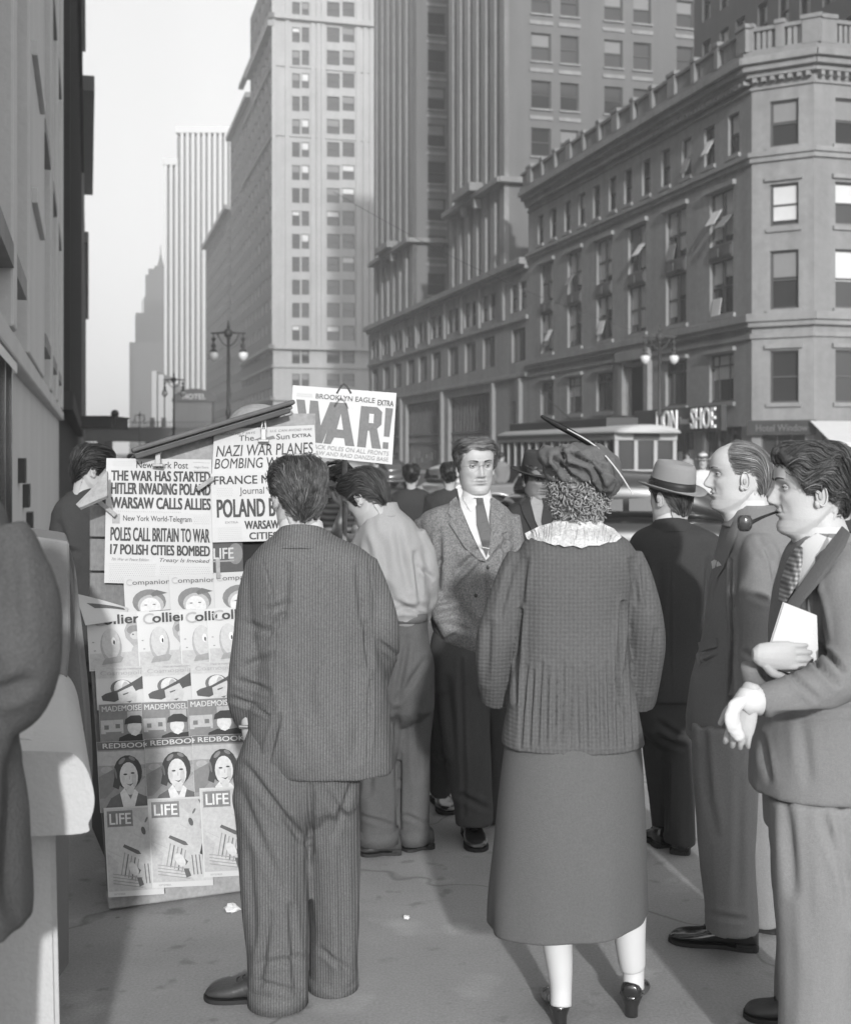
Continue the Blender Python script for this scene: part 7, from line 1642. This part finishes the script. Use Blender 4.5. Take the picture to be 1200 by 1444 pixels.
# ------------------------------------------------------------------ cars
M_chrome = mat('chrome', .7, .12, metal=1.0, var=.03); M_tyre = mat('tyre_rubber', .025, .85); M_head = mat('headlight_glass', .75, .15, spec=.7)
M_cglass = mat('car_glass', .04, .08, .2, 1, spec=.8)
def car(loc, rz, label, paint, length=4.9, width=1.8, height=1.6, group='cars on the avenue'):
    """1930s sedan; local +y is forward, origin on the road under the middle of the tail"""
    root = empty('parked_car', loc, label, 'car', group, rz); m = paint; k = height / 1.65
    def sec(bm, rows, e=3.0, n=28):
        rr = []
        for y, z0, z1, hw, e_ in catmull([r + ((e,) if len(r) == 4 else ()) for r in rows], 5):
            c = (z0 + z1) / 2; h_ = (z1 - z0) / 2; rr.append([Vector((hw * math.copysign(abs(math.cos(q)) ** (2 / e_), math.cos(q)), y, (c + h_ * math.copysign(abs(math.sin(q)) ** (2 / e_), math.sin(q))) * k)) for q in [2 * math.pi * j / n for j in range(n)]])
        rings(bm, rr)
    L = length
    bm = BM(); sec(bm, [(.12, .5, .75, .35), (.3, .38, .95, .62), (.8, .34, 1.05, .74), (1.6, .32, 1.08, .78), (2.6, .32, 1.08, .78), (3.1, .34, 1.08, .7), (3.7, .36, 1.04, .5), (4.4, .4, .98, .33), (4.62, .45, .9, .24)]); obj('body', bm, m, root, True, rel=False)
    bm = BM(); sec(bm, [(.42, .9, 1.1, .4), (.75, .92, 1.38, .56), (1.2, .95, 1.58, .62), (1.8, .95, 1.65, .64), (2.4, .95, 1.63, .64), (2.85, .95, 1.5, .62), (3.15, .95, 1.12, .58)], 2.8); cab = obj('roof', bm, m, root, True, rel=False)
    # glazing: side and end windows as slightly proud panes
    def pane(name, pts, mm=M_cglass):
        bm = BM(); c = sum((Vector(p) for p in pts), Vector()) / len(pts); nn = (Vector(pts[1]) - Vector(pts[0])).cross(Vector(pts[2]) - Vector(pts[0])).normalized()
        a = [Vector((p[0], p[1], p[2] * k)) + nn * .01 for p in pts]; b_ = [p - nn * .03 for p in a]; rings(bm, [b_, a]); return obj(name, bm, mm, root, rel=False)
    for sx in (-1, 1):
        for (y0, y1, y2, y3) in ((1.0, 1.78, 1.78, 1.12), (1.86, 2.62, 2.5, 1.86)):
            pts = [(sx * .655, y0, 1.12), (sx * .655, y1, 1.12), (sx * .6, y2, 1.45), (sx * .6, y3, 1.45)]; pane('side_window', pts if sx > 0 else pts[::-1])
        pts = [(sx * .02, 3.02, 1.13), (sx * .02, 2.72, 1.5), (sx * .5, 2.66, 1.48), (sx * .56, 2.96, 1.13)]; pane('windscreen', pts if sx < 0 else pts[::-1])
        pts = [(sx * .03, .56, 1.17), (sx * .3, .58, 1.17), (sx * .27, .78, 1.38), (sx * .03, .76, 1.38)]; pane('rear_window', pts if sx < 0 else pts[::-1])
    for sx in (-1, 1):
        for yc, a0, a1, tail in ((.95, -.15, math.pi, 0), (3.75, -.1, math.pi * .98, 1)):
            bm = BM(); rr = []
            for q in np.linspace(-.25, math.pi + (.1 if tail else .25), 14):
                w_ = .17 if .3 < q < 2.6 else .12; cy = yc - math.cos(q) * .52 * (1.35 if (q < 1.57 and tail) else 1.0); cz = .34 + math.sin(q) * .46
                rr.append([Vector((sx * (.72 + w_ * math.cos(p)), cy - .04 * math.sin(p) * math.cos(q), (cz + .07 * math.sin(p)) * k)) for p in np.linspace(0, 2 * math.pi, 12, endpoint=False)])
            rings(bm, rr); obj('fender', bm, m, root, True, rel=False)
            bm = BM(); tube(bm, [(sx * .64, yc, .35, .34, .34), (sx * .84, yc, .35, .34, .34)], 24, 1, up=(0, 0, 1)); w = obj('wheel', bm, M_tyre, root, True, rel=False)
            bm = BM(); tube(bm, [(sx * .84, yc, .35, .2, .2), (sx * .855, yc, .35, .17, .17), (sx * .87, yc, .35, .08, .08)], 20, 1, up=(0, 0, 1)); obj('hub_cap', bm, M_chrome, w, True, rel=False)
        bm = BM(); tube(bm, [(sx * .52, 4.05, .86 * k, .05), (sx * .52, 4.25, .87 * k, .11), (sx * .52, 4.42, .87 * k, .12)], 16, 3); hl = obj('headlight', bm, m, root, True, rel=False)
        bm = BM(); ellipsoid(bm, (sx * .52, 4.44, .87 * k), (.11, .04, .11)); obj('lens', bm, M_head, hl, True, rel=False)
        bm = BM(); box(bm, (sx * .78, 2.3, .34 * k), (.2, 1.9, .04), bev=.01); obj('running_board', bm, M_tyre, root, rel=False)
    bm = BM(); sec(bm, [(4.55, .46, .96, .22), (4.66, .46, .94, .2), (4.72, .5, .88, .12)], 2.4); obj('grille', bm, M_chrome, root, True, rel=False)
    for y in (4.85, .0): bm = BM(); tube(bm, [(-.82, y - (.08 if y > 1 else -.08), .46 * k, .035, .05), (0, y, .46 * k, .035, .055), (.82, y - (.08 if y > 1 else -.08), .46 * k, .035, .05)], 10, 5); obj('bumper', bm, M_chrome, root, True, rel=False)
    bm = BM(); box(bm, (0, -.02, .62 * k), (.32, .02, .15)); obj('number_plate', bm, M_shop, root, rel=False)
    return root
def cpaint(n, v): return mat(n, v, .3, .06, 1.5, spec=.6, coat=.8)
def on_road(px, Y): p = P(px, HY, Y); p.z = -.15; return p
car(on_road(1075, 16.5), AN + R(68), 'large black sedan crossing behind the man in the light hat', cpaint('black_car_paint', .02), height=1.62)
car(on_road(505, 41), AN, 'pale sedan behind the WAR placard, tail towards us', cpaint('cream_car_paint', .45), height=1.52)
car(on_road(614, 41) , AN + math.pi, 'pale sedan with bright headlights facing us, behind the tweed jacket man', cpaint('silver_car_paint', .35), height=1.5)
car(on_road(735, 30), AN + math.pi + .1, 'dark sedan with rounded fender between the tweed jacket and the dark hat', cpaint('dark_car_paint', .04), height=1.5)
car(on_road(888, 34), AN + R(75), 'pale roofed saloon crossing in front of the tram', cpaint('grey_car_paint', .22), height=1.58)
car(on_road(560, 62), AN, 'dark saloon farther off between the two pale sedans', cpaint('dark_car_paint', .04), height=1.55)
car(on_road(685, 52), AN, 'mid grey saloon with its tail to us beside the tram', cpaint('grey_car_paint', .22), height=1.55)
car(on_road(160, 70), AN, 'dark sedan far down the avenue by the left lamp', cpaint('dark_car_paint', .04))
# ------------------------------------------------------------------ haze
bm = BM(); box(bm, (20, 400, 57), (900, 860, 122)); hz = obj('haze', bm, None); hm, hn, hb = new_mat('haze_air'); hn.nodes.remove(hb)
pv = hn.nodes.new('ShaderNodeVolumePrincipled'); pv.inputs['Density'].default_value = 0.0010; pv.inputs['Color'].default_value = (.95, .95, .95, 1)
hn.links.new(pv.outputs[0], hn.nodes['Material Output'].inputs['Volume']); hz.data.materials.clear(); hz.data.materials.append(hm); tag(hz, kind='stuff')
